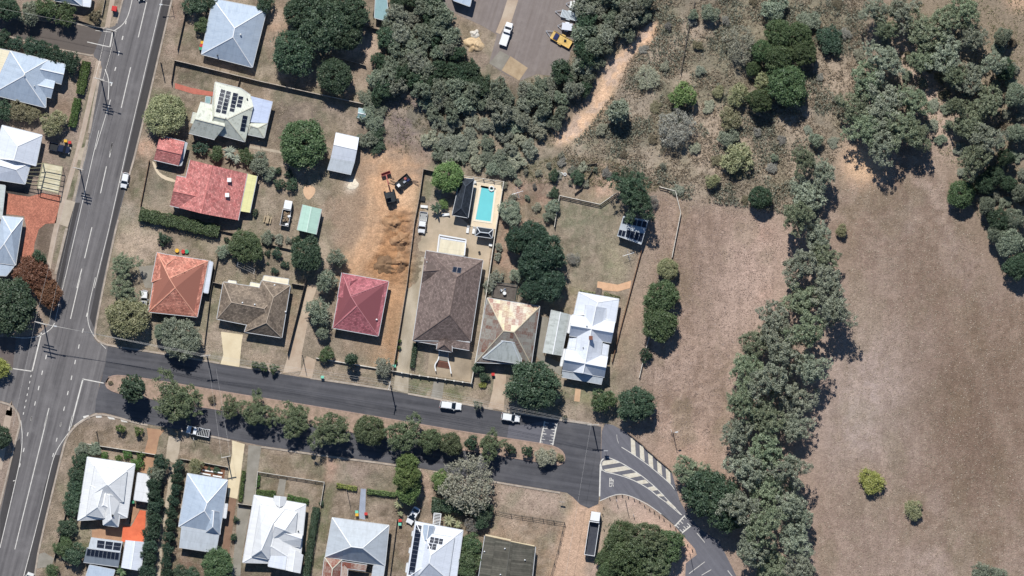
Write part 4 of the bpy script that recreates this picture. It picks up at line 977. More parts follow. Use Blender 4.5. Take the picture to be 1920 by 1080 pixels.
h.sec(hip(*Z('G', (215, 58), (582, 112), (500, 518), (150, 481), (300, 240), (342, 308)), ze=2.7, zr=4.9), RM['orange'], 'orange')
h.sec(hip(*Z('G', (210, 52), (348, 84), (330, 300), (170, 265), (278, 138), (262, 232)), ze=2.68, zr=3.9), RM['orange'], 'orange')
h.sec(plane(*Z('G', (590, 112), (614, 124), (578, 346), (547, 340)), (2.5, 2.3, 2.3, 2.5)), RM['white'], over=.1)
h = House('house', 'mottled taupe-tiled L-shaped house with a pale concrete driveway', 'house', (475, 572), 'cream')
h.sec(hip(*Z('G', (690, 266), (1100, 330), (1040, 610), (643, 532), (748, 412), (985, 458)), True, ze=2.6, zr=4.3), RM['taupe'], 'taupe')
h.sec(hip(*Z('G', (968, 254), (1173, 290), (1112, 668), (842, 626), (1052, 376), (1000, 560)), ze=2.62, zr=4.4), RM['taupe'], 'taupe')
h.sec(plane(*Z('G', (985, 220), (1162, 245), (1155, 284), (974, 256)), (2.4, 2.4, 2.5, 2.5)), RM['cream'], walls=False); h.sec(plane(*Z('G', (888, 268), (960, 282), (954, 308), (882, 294)), (2.3, 2.3, 2.45, 2.45)), RM['cream'], walls=False)
h.sec(plane(*Z('G', (728, 254), (782, 262), (778, 282), (724, 272)), (2.3, 2.3, 2.45, 2.45)), RM['cream'], walls=False)
for p in ((828, 415), (917, 428), (1060, 288), (1140, 480)): h.vent(Z1('G', *p), .2, .35, WHITE_VENT)
h = House('house', 'small maroon-tiled hip-roofed house ringed by bare orange earth', 'house', (676, 572), 'tan')
h.sec(hip(*Z('H', (240, 125), (573, 185), (498, 579), (170, 520), (300, 290), (345, 362)), ze=2.7, zr=4.8), RM['maroon'], 'maroon')
h.sec(gable(*Z('H', (236, 120), (372, 158), (330, 330), (205, 300), (295, 185), (270, 300)), ze=2.75, zr=4.0), RM['maroon'], 'maroon')
h.vent(Z1('H', 487, 460), .22, .4, WHITE_VENT)
h = House('house', 'long dark brown tiled house with a front porch and curved steps', 'house', (842, 565), 'cream')
h.sec(hip((799, 470), (905.5, 488), (882.5, 640), (774, 638), (856, 520), (843, 590), ze=3.0, zr=5.6), RM['brown'], 'brown')
h.sec(gable(*Z('H', (832, 15), (1010, 50), (990, 215), (812, 198), (822, 110), (1010, 96)), horiz=True, ze=3.1, zr=4.3), RM['brown'], 'brown')
h.sec(plane(*Z('H', (820, 572), (1162, 628), (1158, 682), (752, 612)), (3.1, 3.1, 2.7, 2.7)), RM['brown'], walls=False)
h.sec(hip(*Z('H', (930, 618), (1030, 634), (1032, 694), (920, 676), (978, 606), (975, 640)), ze=2.8, zr=3.6), RM['brown'], 'brown', walls=False)
h.vent(Z1('E', 850, 893), .14, .3, WHITE_VENT)
q = Z('E', (1040, 922), (1104, 932), (1096, 976), (1030, 966)); h.solar(q, 1, 2)
h.last.children[-1].name = 'skylight'; h.last.children[-2].name = 'skylight'
mb = MB()
for s_ in (Z('H', (942, 684), (935, 750), (905, 785), (915, 832)), Z('H', (1003, 694), (1000, 745), (1018, 800), (1026, 850))):
    mb = MB(); strip(mb, [g2(p) for p in smooth(s_, 2)], .25, 0, 1.0); mb.build('balustrade', TRIM, h.root)
a0, a1, b0, b1 = [Vector(g2(Z1('H', *p))) for p in ((938, 755), (1003, 768), (925, 800), (1018, 815))]
for i in range(6):
    t0, t1 = i / 6, (i + 1) / 6; mb = MB(); z1 = 1.0 - i * .16
    mb.prism([tuple(a0.lerp(b0, t0)), tuple(a1.lerp(b1, t0)), tuple(a1.lerp(b1, t1)), tuple(a0.lerp(b0, t1))], 0, z1); mb.build('step', M('step_red', (132, 92, 76), fine=.1), h.root)
mb = MB(); mb.prism([g2(p) for p in Z('H', (942, 684), (1003, 694), (1003, 764), (938, 752))], 0, 1.05); mb.build('landing', CONC_GREY, h.root)
h = House('carport', 'flat cream carport roof joined behind the brown tiled house', 'carport', Z1('E', 1035, 770), 'white')
h.sec(plane(*Z('T4', (635, 655), (1075, 722), (1048, 955), (600, 890)), (2.7, 2.7, 2.6, 2.6)), RM['cream'], walls=False)
for q in (((608, 580), (1098, 665)), ((612, 590), (575, 888)), ((1092, 670), (1062, 950))):
    a, b_ = Z('T4', *q); m_ = MB(); m_.beam(g(a, 2.75), g(b_, 2.75), .3, .2); m_.build('beam', TRIM, h.root)
h.sec(plane(*Z('T4', (622, 610), (1082, 690), (1078, 714), (634, 646)), 2.5), RM['white'], walls=False)
h.posts(Z('T4', (620, 600), (1085, 680), (780, 640), (940, 665)), 2.6)
h = House('pool_cabana', 'dark navy hip-roofed cabana beside the swimming pool', 'cabana', (870, 378), 'grey')
h.sec(hip(*Z('E', (1094, 284), (1192, 293), (1147, 571), (1033, 552), (1130, 345), (1098, 500)), ze=2.7, zr=3.7), RM['navy'], 'navy')
h = House('barbecue_hut', 'small dark-roofed hut at the foot of the swimming pool', 'hut', Z1('E', 1265, 680), 'grey')
h.sec(hip(*Z('T4', (1288, 438), (1580, 480), (1560, 638), (1258, 592), (1345, 530), (1500, 548)), True, ze=2.4, zr=3.0), RM['navy'], 'grey')
h = House('house', 'rust-streaked old iron roof house half under the big dark tree', 'house', (953, 620), 'grey')
VF = hip(*Z('U7', (236, 316), (766, 404), (680, 990), (118, 968), (400, 650), (506, 662)), True, ze=3.0, zr=5.4)
h.sec((VF[0], VF[1][1:]), RM['rust'], 'rust', walls=False)
h.sec((VF[0], VF[1][:1]), RM['rustpale'], 'rust', walls=False)
for a, b_ in ((0, 4), (1, 5), (4, 5)):
    m_ = MB(); m_.beam(VF[0][a] + Vector((0, 0, .04)), VF[0][b_] + Vector((0, 0, .04)), .24, .08); m_.build('ridge_cap', CAP['rust'], h.last)
w_ = MB(); w_.prism(inset([(VF[0][i].x, VF[0][i].y) for i in range(4)], .45), 0, 2.88); w_.build('wall', WALL['grey'], h.root)
h.sec(hip(*Z('U7', (250, 740), (600, 780), (575, 985), (190, 925), (400, 752), (488, 764)), True, ze=3.7, zr=5.1), RM['silver'], 'grey', walls=False)
h = House('house', 'white many-gabled house with chimney nearest the paddock', 'house', Z1('U5', 470, 600), 'white')
h.sec(hip(*Z('U5', (384, 214), (722, 274), (690, 476), (340, 410), (545, 300), (520, 400)), ze=2.7, zr=3.2), RM['white'])
h.sec(gable(*Z('U5', (442, 320), (617, 350), (600, 560), (420, 530), (530, 335), (490, 530)), ze=3.1, zr=4.6), RM['white'])
h.sec(gable(*Z('U5', (328, 405), (692, 466), (657, 642), (303, 582), (316, 494), (675, 555)), horiz=True, ze=3.2, zr=5.0), RM['white'])
h.sec(gable(*Z('U5', (382, 520), (590, 560), (555, 830), (345, 790), (490, 525), (437, 818)), ze=3.3, zr=5.0), RM['white'])
h.sec(gable(*Z('U5', (279, 694), (630, 760), (600, 932), (243, 872), (260, 783), (615, 848)), horiz=True, ze=3.2, zr=5.0), RM['white'])
h.sec(gable(*Z('U5', (375, 800), (490, 822), (500, 918), (335, 888), (437, 812), (418, 900)), ze=3.25, zr=4.9), RM['white'], walls=False)
h.sec(plane(*Z('U5', (244, 876), (590, 936), (576, 992), (238, 930)), (3.0, 3.0, 2.6, 2.6)), RM['grey'], walls=False)
h.sec(plane(*Z('U5', (308, 598), (368, 600), (350, 702), (287, 692)), (2.6, 3.0, 3.0, 2.6)), RM['white'], walls=False); h.sec(plane(*Z('U5', (582, 644), (638, 660), (624, 754), (564, 742)), (3.0, 2.6, 2.6, 3.0)), RM['white'], walls=False)
h.sec(plane(*Z('U5', (308, 410), (330, 412), (302, 560), (280, 552)), (2.4, 2.6, 2.6, 2.4)), RM['white2'], walls=False); h.sec(plane(*Z('U5', (252, 694), (274, 698), (242, 840), (226, 836)), (2.4, 2.6, 2.6, 2.4)), RM['white2'], walls=False)
h.vent(Z1('U5', 484, 600), .36, 1.4, M('chimney_brick', (128, 84, 68), fine=.15), 'chimney', True); h.vent(Z1('U5', 452, 503), .18, mat=DARKV); h.vent(Z1('U5', 420, 684), .14, mat=DARKV)
h = House('carport', 'long pale gabled carport beside the white many-gabled house', 'carport', Z1('U5', 195, 560), 'grey')
h.sec(gable(*Z('U5', (154, 364), (306, 402), (236, 752), (84, 726), (230, 382), (163, 740)), ze=2.7, zr=3.4), RM['silver'], walls=False)
h.posts(Z('U5', (162, 372), (298, 406), (230, 744), (92, 720), (125, 550), (265, 580)), 2.6)
h = House('studio', 'small solar-panelled shed under the tall tree in the back yard', 'shed', (1186, 432), 'grey')
h.sec(plane(*Z('O', (905, 425), (1066, 452), (1022, 600), (868, 545)), (3.1, 3.1, 2.6, 2.6)), RM['grey'], over=.25)
h.solar(Z('O', (882, 505), (925, 515), (914, 556), (871, 545)), 1, 2); h.solar(Z('O', (930, 505), (1040, 530), (1022, 592), (918, 556)), 1, 4); h.solar(Z('O', (905, 430), (1060, 455), (1050, 500), (898, 470)), 1, 5)
h = House('shed', 'pale grey roofed building cut by the top edge beside the car yard', 'shed', (860, -10), 'grey')
h.sec(plane(*Z('N', (545, -90), (700, -60), (678, 40), (575, 2)), (3.2, 3.2, 3.0, 3.0)), RM['zinc'], over=.2)

# --- south of the side street
h = House('house', 'white double-hipped house on the corner lot behind dense shrubs', 'house', (200, 920), 'white')
h.sec(hip(*Z('J', (590, 277), (911, 325), (858, 686), (524, 705), (725, 460), (700, 600)), ze=2.7, zr=4.0), RM['white2'])
h.sec(hip(*Z('J', (640, 334), (856, 372), (832, 580), (606, 540), (722, 462), (730, 468)), True, ze=3.65, zr=5.2), RM['white2'])
h.sec(hip(*Z('J', (612, 470), (742, 495), (706, 688), (583, 666), (690, 500), (658, 614)), ze=3.6, zr=4.6), RM['white2'])
h.sec(hip(*Z('J', (690, 500), (830, 540), (797, 748), (697, 735), (736, 535), (752, 695)), ze=3.0, zr=4.35), RM['white2'])
h.vent(Z1('J', 760, 672), .3, .4, DARKV)
h = House('garage', 'narrow flat white garage roof between the corner house and shrub row', 'garage', Z1('J', 955, 480), 'white')
h.sec(plane(*Z('J', (930, 384), (1012, 398), (1000, 580), (904, 566)), (2.5, 2.5, 2.4, 2.4)), RM['white2'], over=.2)
h = House('shed', 'grey shed with two banks of solar panels behind the corner house', 'shed', Z1('J', 700, 920), 'grey')
h.sec(plane(*Z('J', (614, 822), (828, 850), (812, 920), (596, 892)), (2.8, 2.8, 3.1, 3.1)), RM['grey'], over=.15); top = h.last
h.sec(plane(*Z('J', (586, 890), (816, 920), (800, 1018), (563, 986)), (3.0, 3.0, 2.5, 2.5)), RM['slate'], over=.15)
h.solar(Z('J', (655, 836), (824, 857), (812, 910), (650, 888)), 2, 3, .04, top); h.solar(Z('J', (590, 893), (806, 920), (800, 975), (580, 944)), 1, 8, .05)
h = House('shed', 'white and grey gabled shed beside the orange patio', 'shed', Z1('J', 900, 940), 'white')
h.sec(gable(*Z('J', (850, 838), (976, 850), (950, 1046), (820, 1024), (912, 844), (884, 1036)), ze=2.5, zr=3.1), RM['white'], over=.2)
h = House('shed', 'grey roof cut by the bottom edge below the solar-panelled shed', 'shed', Z1('J', 690, 1070), 'grey')
h.sec(plane(*Z('J', (605, 1006), (775, 1040), (740, 1160), (560, 1140)), (2.4, 2.4, 2.2, 2.2)), RM['zinc'], over=.2)
h = House('house', 'light grey hip-roofed house with a darker rear annex', 'house', (380, 960), 'white')
h.sec(hip(*Z('K', (114, 388), (384, 432), (330, 797), (54, 746), (246, 588), (228, 640)), ze=2.7, zr=4.7), RM['zinc'])
h.sec(hip(*Z('K', (215, 630), (340, 650), (332, 800), (234, 786), (292, 640), (284, 748)), ze=2.75, zr=4.3), RM['zinc'])
h.sec(plane(*Z('K', (72, 746), (330, 794), (307, 923), (57, 886)), (2.9, 2.9, 2.4, 2.4)), RM['grey'])
h.sec(plane(*Z('K', (362, 592), (384, 594), (372, 690), (350, 684)), (2.5, 2.4, 2.4, 2.5)), RM['white2'], walls=False)
h = House('house', 'large bright white house with a stepped upper roof and front gable', 'house', (515, 1000), 'white')
h.sec(hip(*Z('K', (564, 534), (912, 596), (872, 1000), (486, 988), (720, 700), (680, 880)), ze=2.7, zr=3.7), RM['white2'])
h.sec(hip(*Z('K', (604, 598), (770, 626), (660, 966), (548, 946), (692, 722), (612, 905)), ze=3.6, zr=4.9), RM['white2'])
h.sec(hip(*Z('K', (640, 604), (853, 648), (838, 800), (660, 850), (704, 744), (770, 770)), True, ze=3.58, zr=4.9), RM['white2'])
h.sec(gable(*Z('K', (690, 755), (892, 800), (876, 884), (684, 856), (705, 770), (885, 828)), horiz=True, ze=3.25, zr=4.2), RM['white2'])
h.sec(gable(*Z('K', (700, 538), (778, 546), (775, 600), (695, 590), (738, 540), (735, 618)), ze=2.9, zr=3.6), RM['white2'], walls=False)
h.sec(plane(*Z('K', (682, 856), (794, 872), (772, 1036), (658, 1014)), 3.35), RM['white']); h.sec(gable(*Z('K', (790, 878), (892, 936), (872, 1062), (772, 1040), (842, 905), (822, 1052)), ze=3.2, zr=3.7), RM['white2'])
h.vent(Z1('K', 862, 778), .2, .4, DARKV)
h = House('house', 'pale grey house with dark rear hip and rusty patched annex', 'house', (670, 1040), 'white')
h.sec(hip(*Z('U4', (332, 236), (1152, 348), (1092, 932), (232, 800), (606, 655), (770, 676)), True, ze=2.8, zr=5.4), RM['grey'])
h.sec(plane(*Z('U4', (930, 930), (1090, 935), (1050, 1200), (890, 1180)), (3.0, 2.8, 2.8, 3.0)), RM['grey'])
h.sec(hip(*Z('U4', (222, 808), (470, 846), (440, 1200), (180, 1180), (335, 975), (320, 1080)), ze=2.7, zr=4.0), RM['rustred'], 'dirty')
h.sec(plane(*Z('U4', (474, 872), (836, 924), (816, 1006), (560, 972)), (2.7, 2.7, 2.4, 2.4)), RM['rustred'], walls=False); h.sec(plane(*Z('U4', (470, 874), (556, 974), (540, 1180), (440, 1180)), (2.68, 2.38, 2.38, 2.68)), RM['rustred'], walls=False)
h = House('house', 'white house with a long black solar strip and two small arrays', 'house', (815, 1030), 'white')
h.sec(hip(*Z('U3', (280, 344), (922, 464), (826, 1160), (160, 1110), (490, 795), (465, 905)), ze=2.7, zr=3.9), RM['white']); lo_ = h.last
h.solar(Z('U3', (288, 384), (372, 398), (266, 1074), (182, 1060)), 12, 1, .02, lo_)
h.sec(hip(*Z('U3', (420, 500), (804, 560), (722, 1130), (325, 1065), (492, 795), (466, 905)), ze=3.5, zr=5.0), RM['white']); up_ = h.last
h.sec(gable(*Z('U3', (395, 384), (536, 404), (510, 560), (375, 600), (462, 396), (430, 600)), ze=3.3, zr=4.0), RM['zinc'])
h.solar(Z('U3', (482, 546), (662, 580), (646, 658), (466, 628)), 2, 3, .03, up_); h.solar(Z('U3', (452, 632), (572, 650), (556, 732), (440, 712)), 2, 2, .03, up_)
for q in (((240, 475), (260, 480), (248, 540), (230, 536)), ((205, 700), (222, 705), (212, 770), (192, 766)), ((165, 905), (186, 908), (168, 1030), (148, 1028))): h.sec(plane(*Z('U3', *q), (2.2, 2.4, 2.4, 2.2)), RM['white2'], walls=False, name='window_hood')
h = House('house', 'dark olive ribbed gable roof house at the bottom beside the dirt road', 'house', (955, 1050), 'cream')
h.sec(gable(*Z('L', (826, 808), (1166, 882), (1135, 1180), (778, 1120), (998, 848), (955, 1160)), ze=2.6, zr=3.9), RM['olive'], 'olive')
for p in ((822, 915), (960, 895), (1095, 972), (930, 1070)): h.vent(Z1('L', *p), .18, .35, WHITE_VENT)
m_ = MB(); m_.beam(g(Z1('L', 828, 802), 2.55), g(Z1('L', 1000, 838), 2.55), .35, .16); m_.build('barge_board', CONC_PALE, h.root)
m_ = MB(); m_.beam(g(Z1('L', 1002, 848), 2.55), g(Z1('L', 1160, 878), 2.55), .35, .16); m_.build('barge_board', CONC_PALE, h.root)

# ---------------------------------------------------------------- pergolas, decks, pool
def pergola(label, q, rows, beams_w, z, mat, slab=None, cat='pergola'):
    r = empty('pergola', g(((q[0][0] + q[2][0]) / 2, (q[0][1] + q[2][1]) / 2), 0), label, cat)
    P = [g(p, z) for p in q]
    for i in range(4): m_ = MB(); m_.beam(P[i], P[(i + 1) % 4], beams_w, beams_w); m_.build('beam', mat, r)
    for i in range(1, rows): m_ = MB(); a = P[0].lerp(P[3], i / rows); b_ = P[1].lerp(P[2], i / rows); u = Vector((0, 0, .1)); m_.beam(a + u, b_ + u, beams_w * .7, beams_w); m_.build('rafter', mat, r)
    for p in q: c = g(p, 0); m_ = MB(); m_.box((c.x, c.y, z / 2), (.12, .12, z)); m_.build('post', mat, r)
    if slab: m_ = MB(); m_.prism([tuple(g(p)[:2]) for p in q], 0, .12); m_.build('deck', slab, r)
    return r
TIMB = M('timber_pale', (190, 172, 140), (160, 140, 112), s=1.5); TIMBD = M('timber_grey', (112, 104, 96), (90, 82, 76), s=1.5); STEELD = M('steel_dark', (70, 76, 72), fine=.05)
pergola('bare-raftered pergola over a cream floor beside the paved driveway', Z('U8', (262, 480), (492, 525), (440, 838), (190, 780)), 5, .14, 2.6, M('pergola_frame', (150, 146, 116), fine=.1), M('floor_cream', (214, 206, 178), (194, 182, 150), s=.5))
pergola('open rafters joining the white house to its pergola', Z('U8', (84, 505), (255, 485), (190, 740), (48, 712)), 5, .12, 2.6, MATS['pergola_frame'])
pergola('small white slatted pergola in front of the solar strip house', Z('U3', (532, 230), (626, 240), (606, 402), (518, 385)), 8, .18, 2.4, TRIM)
r = empty('deck', g(Z1('U7', 405, 250)), 'grey timber deck with railing behind the rust-streaked house', 'deck')
q = [Vector(g2(p)) for p in Z('U7', (300, 150), (540, 185), (515, 352), (280, 305))]
for i in range(14):
    m_ = MB(); t0, t1 = i / 14, (i + .9) / 14; m_.prism([tuple(q[0].lerp(q[3], t0)), tuple(q[1].lerp(q[2], t0)), tuple(q[1].lerp(q[2], t1)), tuple(q[0].lerp(q[3], t1))], .5, .6); m_.build('plank', TIMBD, r)
for a, b_ in ((0, 1), (0, 3), (1, 2)): m_ = MB(); m_.beam((*q[a], 1.5), (*q[b_], 1.5), .14, .1); m_.build('railing', STEELD, r)
for p in q: m_ = MB(); m_.box((p.x, p.y, .78), (.1, .1, 1.56)); m_.build('post', STEELD, r)
def table_set(name, label, c, r_, mat, z0=0.0, chairs=(), cat='table'):
    p = g(c); rt = empty(name, (p.x, p.y, z0), label, cat)
    m_ = MB(); m_.tube((p.x, p.y, z0 + .68), (p.x, p.y, z0 + .73), r_, r_, 16); m_.build('table_top', mat, rt)
    m_ = MB(); m_.tube((p.x, p.y, z0), (p.x, p.y, z0 + .68), .06, .06, 8); m_.build('leg', mat, rt)
    return rt
def chair(label, c, rot, mat, z0=0.0, group=None):
    p = g(c); rt = empty('garden_chair', (p.x, p.y, z0), label, 'chair', group)
    cs, sn = math.cos(rot), math.sin(rot)
    m_ = MB(); m_.box((p.x, p.y, z0 + .44), (.5, .5, .05), rot); m_.build('seat', mat, rt)
    m_ = MB(); m_.box((p.x - .24 * cs, p.y - .24 * sn, z0 + .7), (.05, .5, .5), rot); m_.build('backrest', mat, rt)
    for a in (-.2, .2):
        for b_ in (-.2, .2): m_ = MB(); x, y = p.x + a * cs - b_ * sn, p.y + a * sn + b_ * cs; m_.tube((x, y, z0), (x, y, z0 + .42), .025, .025, 6); m_.build('leg', mat, rt)
table_set('deck_table', 'round white table on the grey timber deck', Z1('U7', 410, 268), .42, TRIM, .6)
chair('white chair left of the round table on the timber deck', Z1('U7', 378, 240), -.6, TRIM, .6); chair('white chair above the round table on the timber deck', Z1('U7', 412, 230), -1.6, TRIM, .6)

m, n, b = nodes_of('pool_water'); b.inputs['Base Color'].default_value = lin((112, 202, 206)); b.inputs['Roughness'].default_value = .12
bumpn(n, b, noise(n, vec_of(n), 1.6, 3), .15, .05)
v = vec_of(n); n.links.new(valmul(n, lin((116, 202, 204)), ramp(n, noise(n, v, .35, 3), .3, .7), .06), b.inputs['Base Color'])
r = empty('swimming_pool', g((909, 384)), 'rectangular turquoise swimming pool beside the navy cabana', 'pool')
wq = Z('E', (1240, 345), (1347, 364), (1317, 607), (1194, 590))
m_ = MB(); P = [g2(p) for p in wq]; m_.add([(p[0], p[1], .075) for p in P], [(0, 1, 2, 3)]); m_.build('water', MATS['pool_water'], r)
m_ = MB(); strip(m_, [P[0], P[1], P[2], P[3], P[0], P[1]], .45, .06, .14); m_.build('coping', M('pool_coping', (232, 220, 198), fine=.05), r)
m_ = MB()
for i in range(10):
    a0, a1 = 2 * math.pi * i / 10, 2 * math.pi * (i + 1) / 10; c = g(Z1('E', 1318, 362)); m_.tube((c.x + .55 * math.cos(a0), c.y + .55 * math.sin(a0), .2), (c.x + .55 * math.cos(a1), c.y + .55 * math.sin(a1), .2), .2, .2, 8)
m_.smooth = True; m_.build('pool_float', TRIM, None, label='white inflatable ring floating in the pool corner', cat='pool float')

# ---------------------------------------------------------------- fences and walls
PALE = M('paling_pale', (196, 184, 168), (166, 152, 136), s=1); PALD = M('paling_dark', (98, 90, 82), (80, 72, 66), s=1); PALB = M('paling_brown', (132, 100, 76), (112, 84, 64), s=1); WIRE = M('fence_wire', (92, 88, 80), fine=.1)
FENCE_W = M('fence_white', (220, 214, 200), (198, 190, 176), s=1)
def fence(label, pts, h_, mat, bay=2.4, t=.06, kind='panel', cat='fence', postw=.12, name='fence', posth=.05):
    P = [Vector(g2(p)) for p in pts]; r = empty(name, (P[0].x, P[0].y, 0), label, cat)
    def post(p):
        m_ = MB(); m_.box((p.x, p.y, (h_ + posth) / 2), (postw, postw, h_ + posth)); m_.build('post', mat, r)
    for i in range(len(P) - 1):
        a, b_ = P[i], P[i + 1]; L_ = (b_ - a).length; k = max(1, int(round(L_ / bay)))
        for j in range(k):
            p, q = a.lerp(b_, j / k), a.lerp(b_, (j + 1) / k); d = (q - p).normalized() * (postw / 2 + .002); p2, q2 = p + d, q - d
            if kind == 'panel': m_ = MB(); m_.beam((p2.x, p2.y, h_ / 2 + .03), (q2.x, q2.y, h_ / 2 + .03), t, h_ - .02); m_.build('panel', mat, r)
            else:
                for zz in ((.35, .9) if kind == 'rail' else (.2, .55, .9)): m_ = MB(); m_.beam((p2.x, p2.y, h_ * zz), (q2.x, q2.y, h_ * zz), t, t * 1.3); m_.build('rail', mat, r)
            post(p)
    post(P[-1])
fence('long pale paling fence dividing the two northern back yards', [Z1('A', 1265, 437), Z1('B', 0, 466), Z1('B', 480, 585), Z1('B', 860, 670), Z1('B', 1240, 752)], 1.5, PALE, t=.16)
fence('short paling fence closing the front corner of the mossy roof yard', Z('A', (1265, 440), (1240, 600)), 1.3, PALD)
fence('dark side fence running down from the top edge by the road', Z('A', (1345, 90), (1285, 358)), 1.2, PALD)
fence('low front fence of the red-tiled house along the verge', Z('D', (155, 235), (90, 570)), .9, PALB)
fence('tall pale fence between the dug-up lot and the long driveway', [Z1('E', 825, 222), Z1('E', 795, 430), Z1('E', 760, 610), Z1('E', 705, 1060), Z1('H', 605, 830)], 1.6, PALE)
fence('short pale fence across the top of the small green lawn', Z('E', (825, 220), (900, 236)), 1.6, PALE)
fence('white wall fence down the right side of the pool terrace', [Z1('E', 1406, 312), Z1('E', 1348, 660), Z1('E', 1296, 1010), Z1('H', 1230, 600), Z1('H', 1172, 918)], 1.5, FENCE_W, t=.18)
fence('white front fence with pillars before the brown tiled house', Z('H', (605, 832), (735, 855), (1172, 920)), 1.1, FENCE_W, 2.0, .10, postw=.34, posth=.2)
fence('low white front wall before the small maroon-tiled house', Z('H', (50, 738), (330, 785), (600, 830)), .7, FENCE_W, 3.0, .2, cat='wall')
fence('pool safety fence along the top of the pool deck', Z('E', (1112, 268), (1406, 311)), 1.2, FENCE_W, 2.4, .08, 'rail3', postw=.2)
fence('pale double-railed fence around the mown back yard', Z('O', (470, 490), (503, 292), (760, 348), (862, 276)), 1.3, FENCE_W, 2.2, .12, 'rail3')
fence('white post and rail fence along the paddock edge', Z('O', (1135, 236), (1236, 264), (1270, 400), (1214, 684)), 1.1, FENCE_W, 2.2, .14, 'rail')
fence('white paddock rail between the round hedge tree and small bush', Z('I', (1378, 510), (1346, 620)), 1.0, FENCE_W, 2.2, .12, 'rail')
fence('white paddock rail below the small round bush', Z('I', (1332, 690), (1306, 800)), 1.0, FENCE_W, 2.2, .12, 'rail')
fence('rust-brown low boundary fence beside the vehicle track', [Z1('O', 1022, 640), Z1('O', 905, 1075), Z1('I', 1165, 470), Z1('I', 1110, 690)], .8, PALB, 2.4, .14)
fence('tall dark paling fence along the worn dirt driveway', Z('G', (1288, 250), (1155, 785)), 1.7, PALD)
fence('short fence joining the taupe-tiled house to its side boundary', Z('G', (1185, 275), (1280, 292)), 1.5, PALE)
fence('short fence left of the taupe-tiled house', Z('G', (620, 268), (688, 284)), 1.5, PALE)
fence('thin side fence between the orange-tiled and taupe-tiled houses', Z('G', (655, 70), (600, 330), (552, 730)), 1.1, WIRE, 2.4, .05)
fence('white-capped front garden fence of the large white house', Z('K', (572, 540), (588, 376), (1038, 446), (1012, 600)), 1.1, FENCE_W, 2.2, .09, 'rail3')
fence('pale gate fence between driveway and the large white house', Z('K', (455, 590), (548, 603)), 1.3, FENCE_W)
fence('dark wire fence around the dry lot beside the dirt road', Z('L', (895, 638), (1000, 660), (1362, 716), (1318, 900), (1268, 1080)), 1.5, WIRE, 2.6, .05, 'rail3')
fence('white front wall fence of the corner lot', Z('J', (590, 188), (760, 215), (975, 248), (1060, 262)), 1.0, FENCE_W, 2.4, .12)
fence('pale side fence of the corner lot facing the main road', Z('J', (482, 470), (436, 690), (365, 965)), 1.3, PALE)
fence('white front fence of the light grey hip-roofed house', Z('K', (66, 288), (200, 310), (385, 345)), 1.0, FENCE_W)
fence('dark retaining fence left of the garden trees', Z('D', (668, 742), (820, 776)), .9, PALD)
fence('dark retaining fence under the garden beds', Z('D', (970, 830), (1190, 882)), .9, PALD)
fence('old timber fence line crossing the rough pasture', Z('P', (482, 10), (440, 190), (392, 460)), 1.1, TIMBD, 3.0, .1, 'rail')
fence('thin timber fence beside the grey house and its driveway', Z('U4', (1272, 260), (1166, 1080)), 1.0, TIMBD, 2.4, .06)
fence('dark fence behind the lean-to at the top', Z('B', (1190, 178), (1365, 218)), 1.4, PALD); fence('thin fence running down to the lean-to', Z('B', (1332, -10), (1310, 108)), 1.3, WIRE)
fence('pale fence below the bare sandy yard', Z('B', (985, 394), (1255, 474)), 1.2, PALE); fence('short fence joining the mossy roof house to the long fence', Z('U6', (862, 60), (835, 160)), 1.2, PALD)
fence('thin pale fence beside the top-left street corner', Z('A', (762, -10), (738, 110)), 1.0, PALE); fence('fence along the street below the top-left house', Z('A', (548, 140), (740, 205)), 1.0, PALD)
fence('curved boundary fence below the scrub bank', Z('O', (560, 118), (740, 88), (640, 250), (600, 280)), .8, PALD, 2.4, .08)
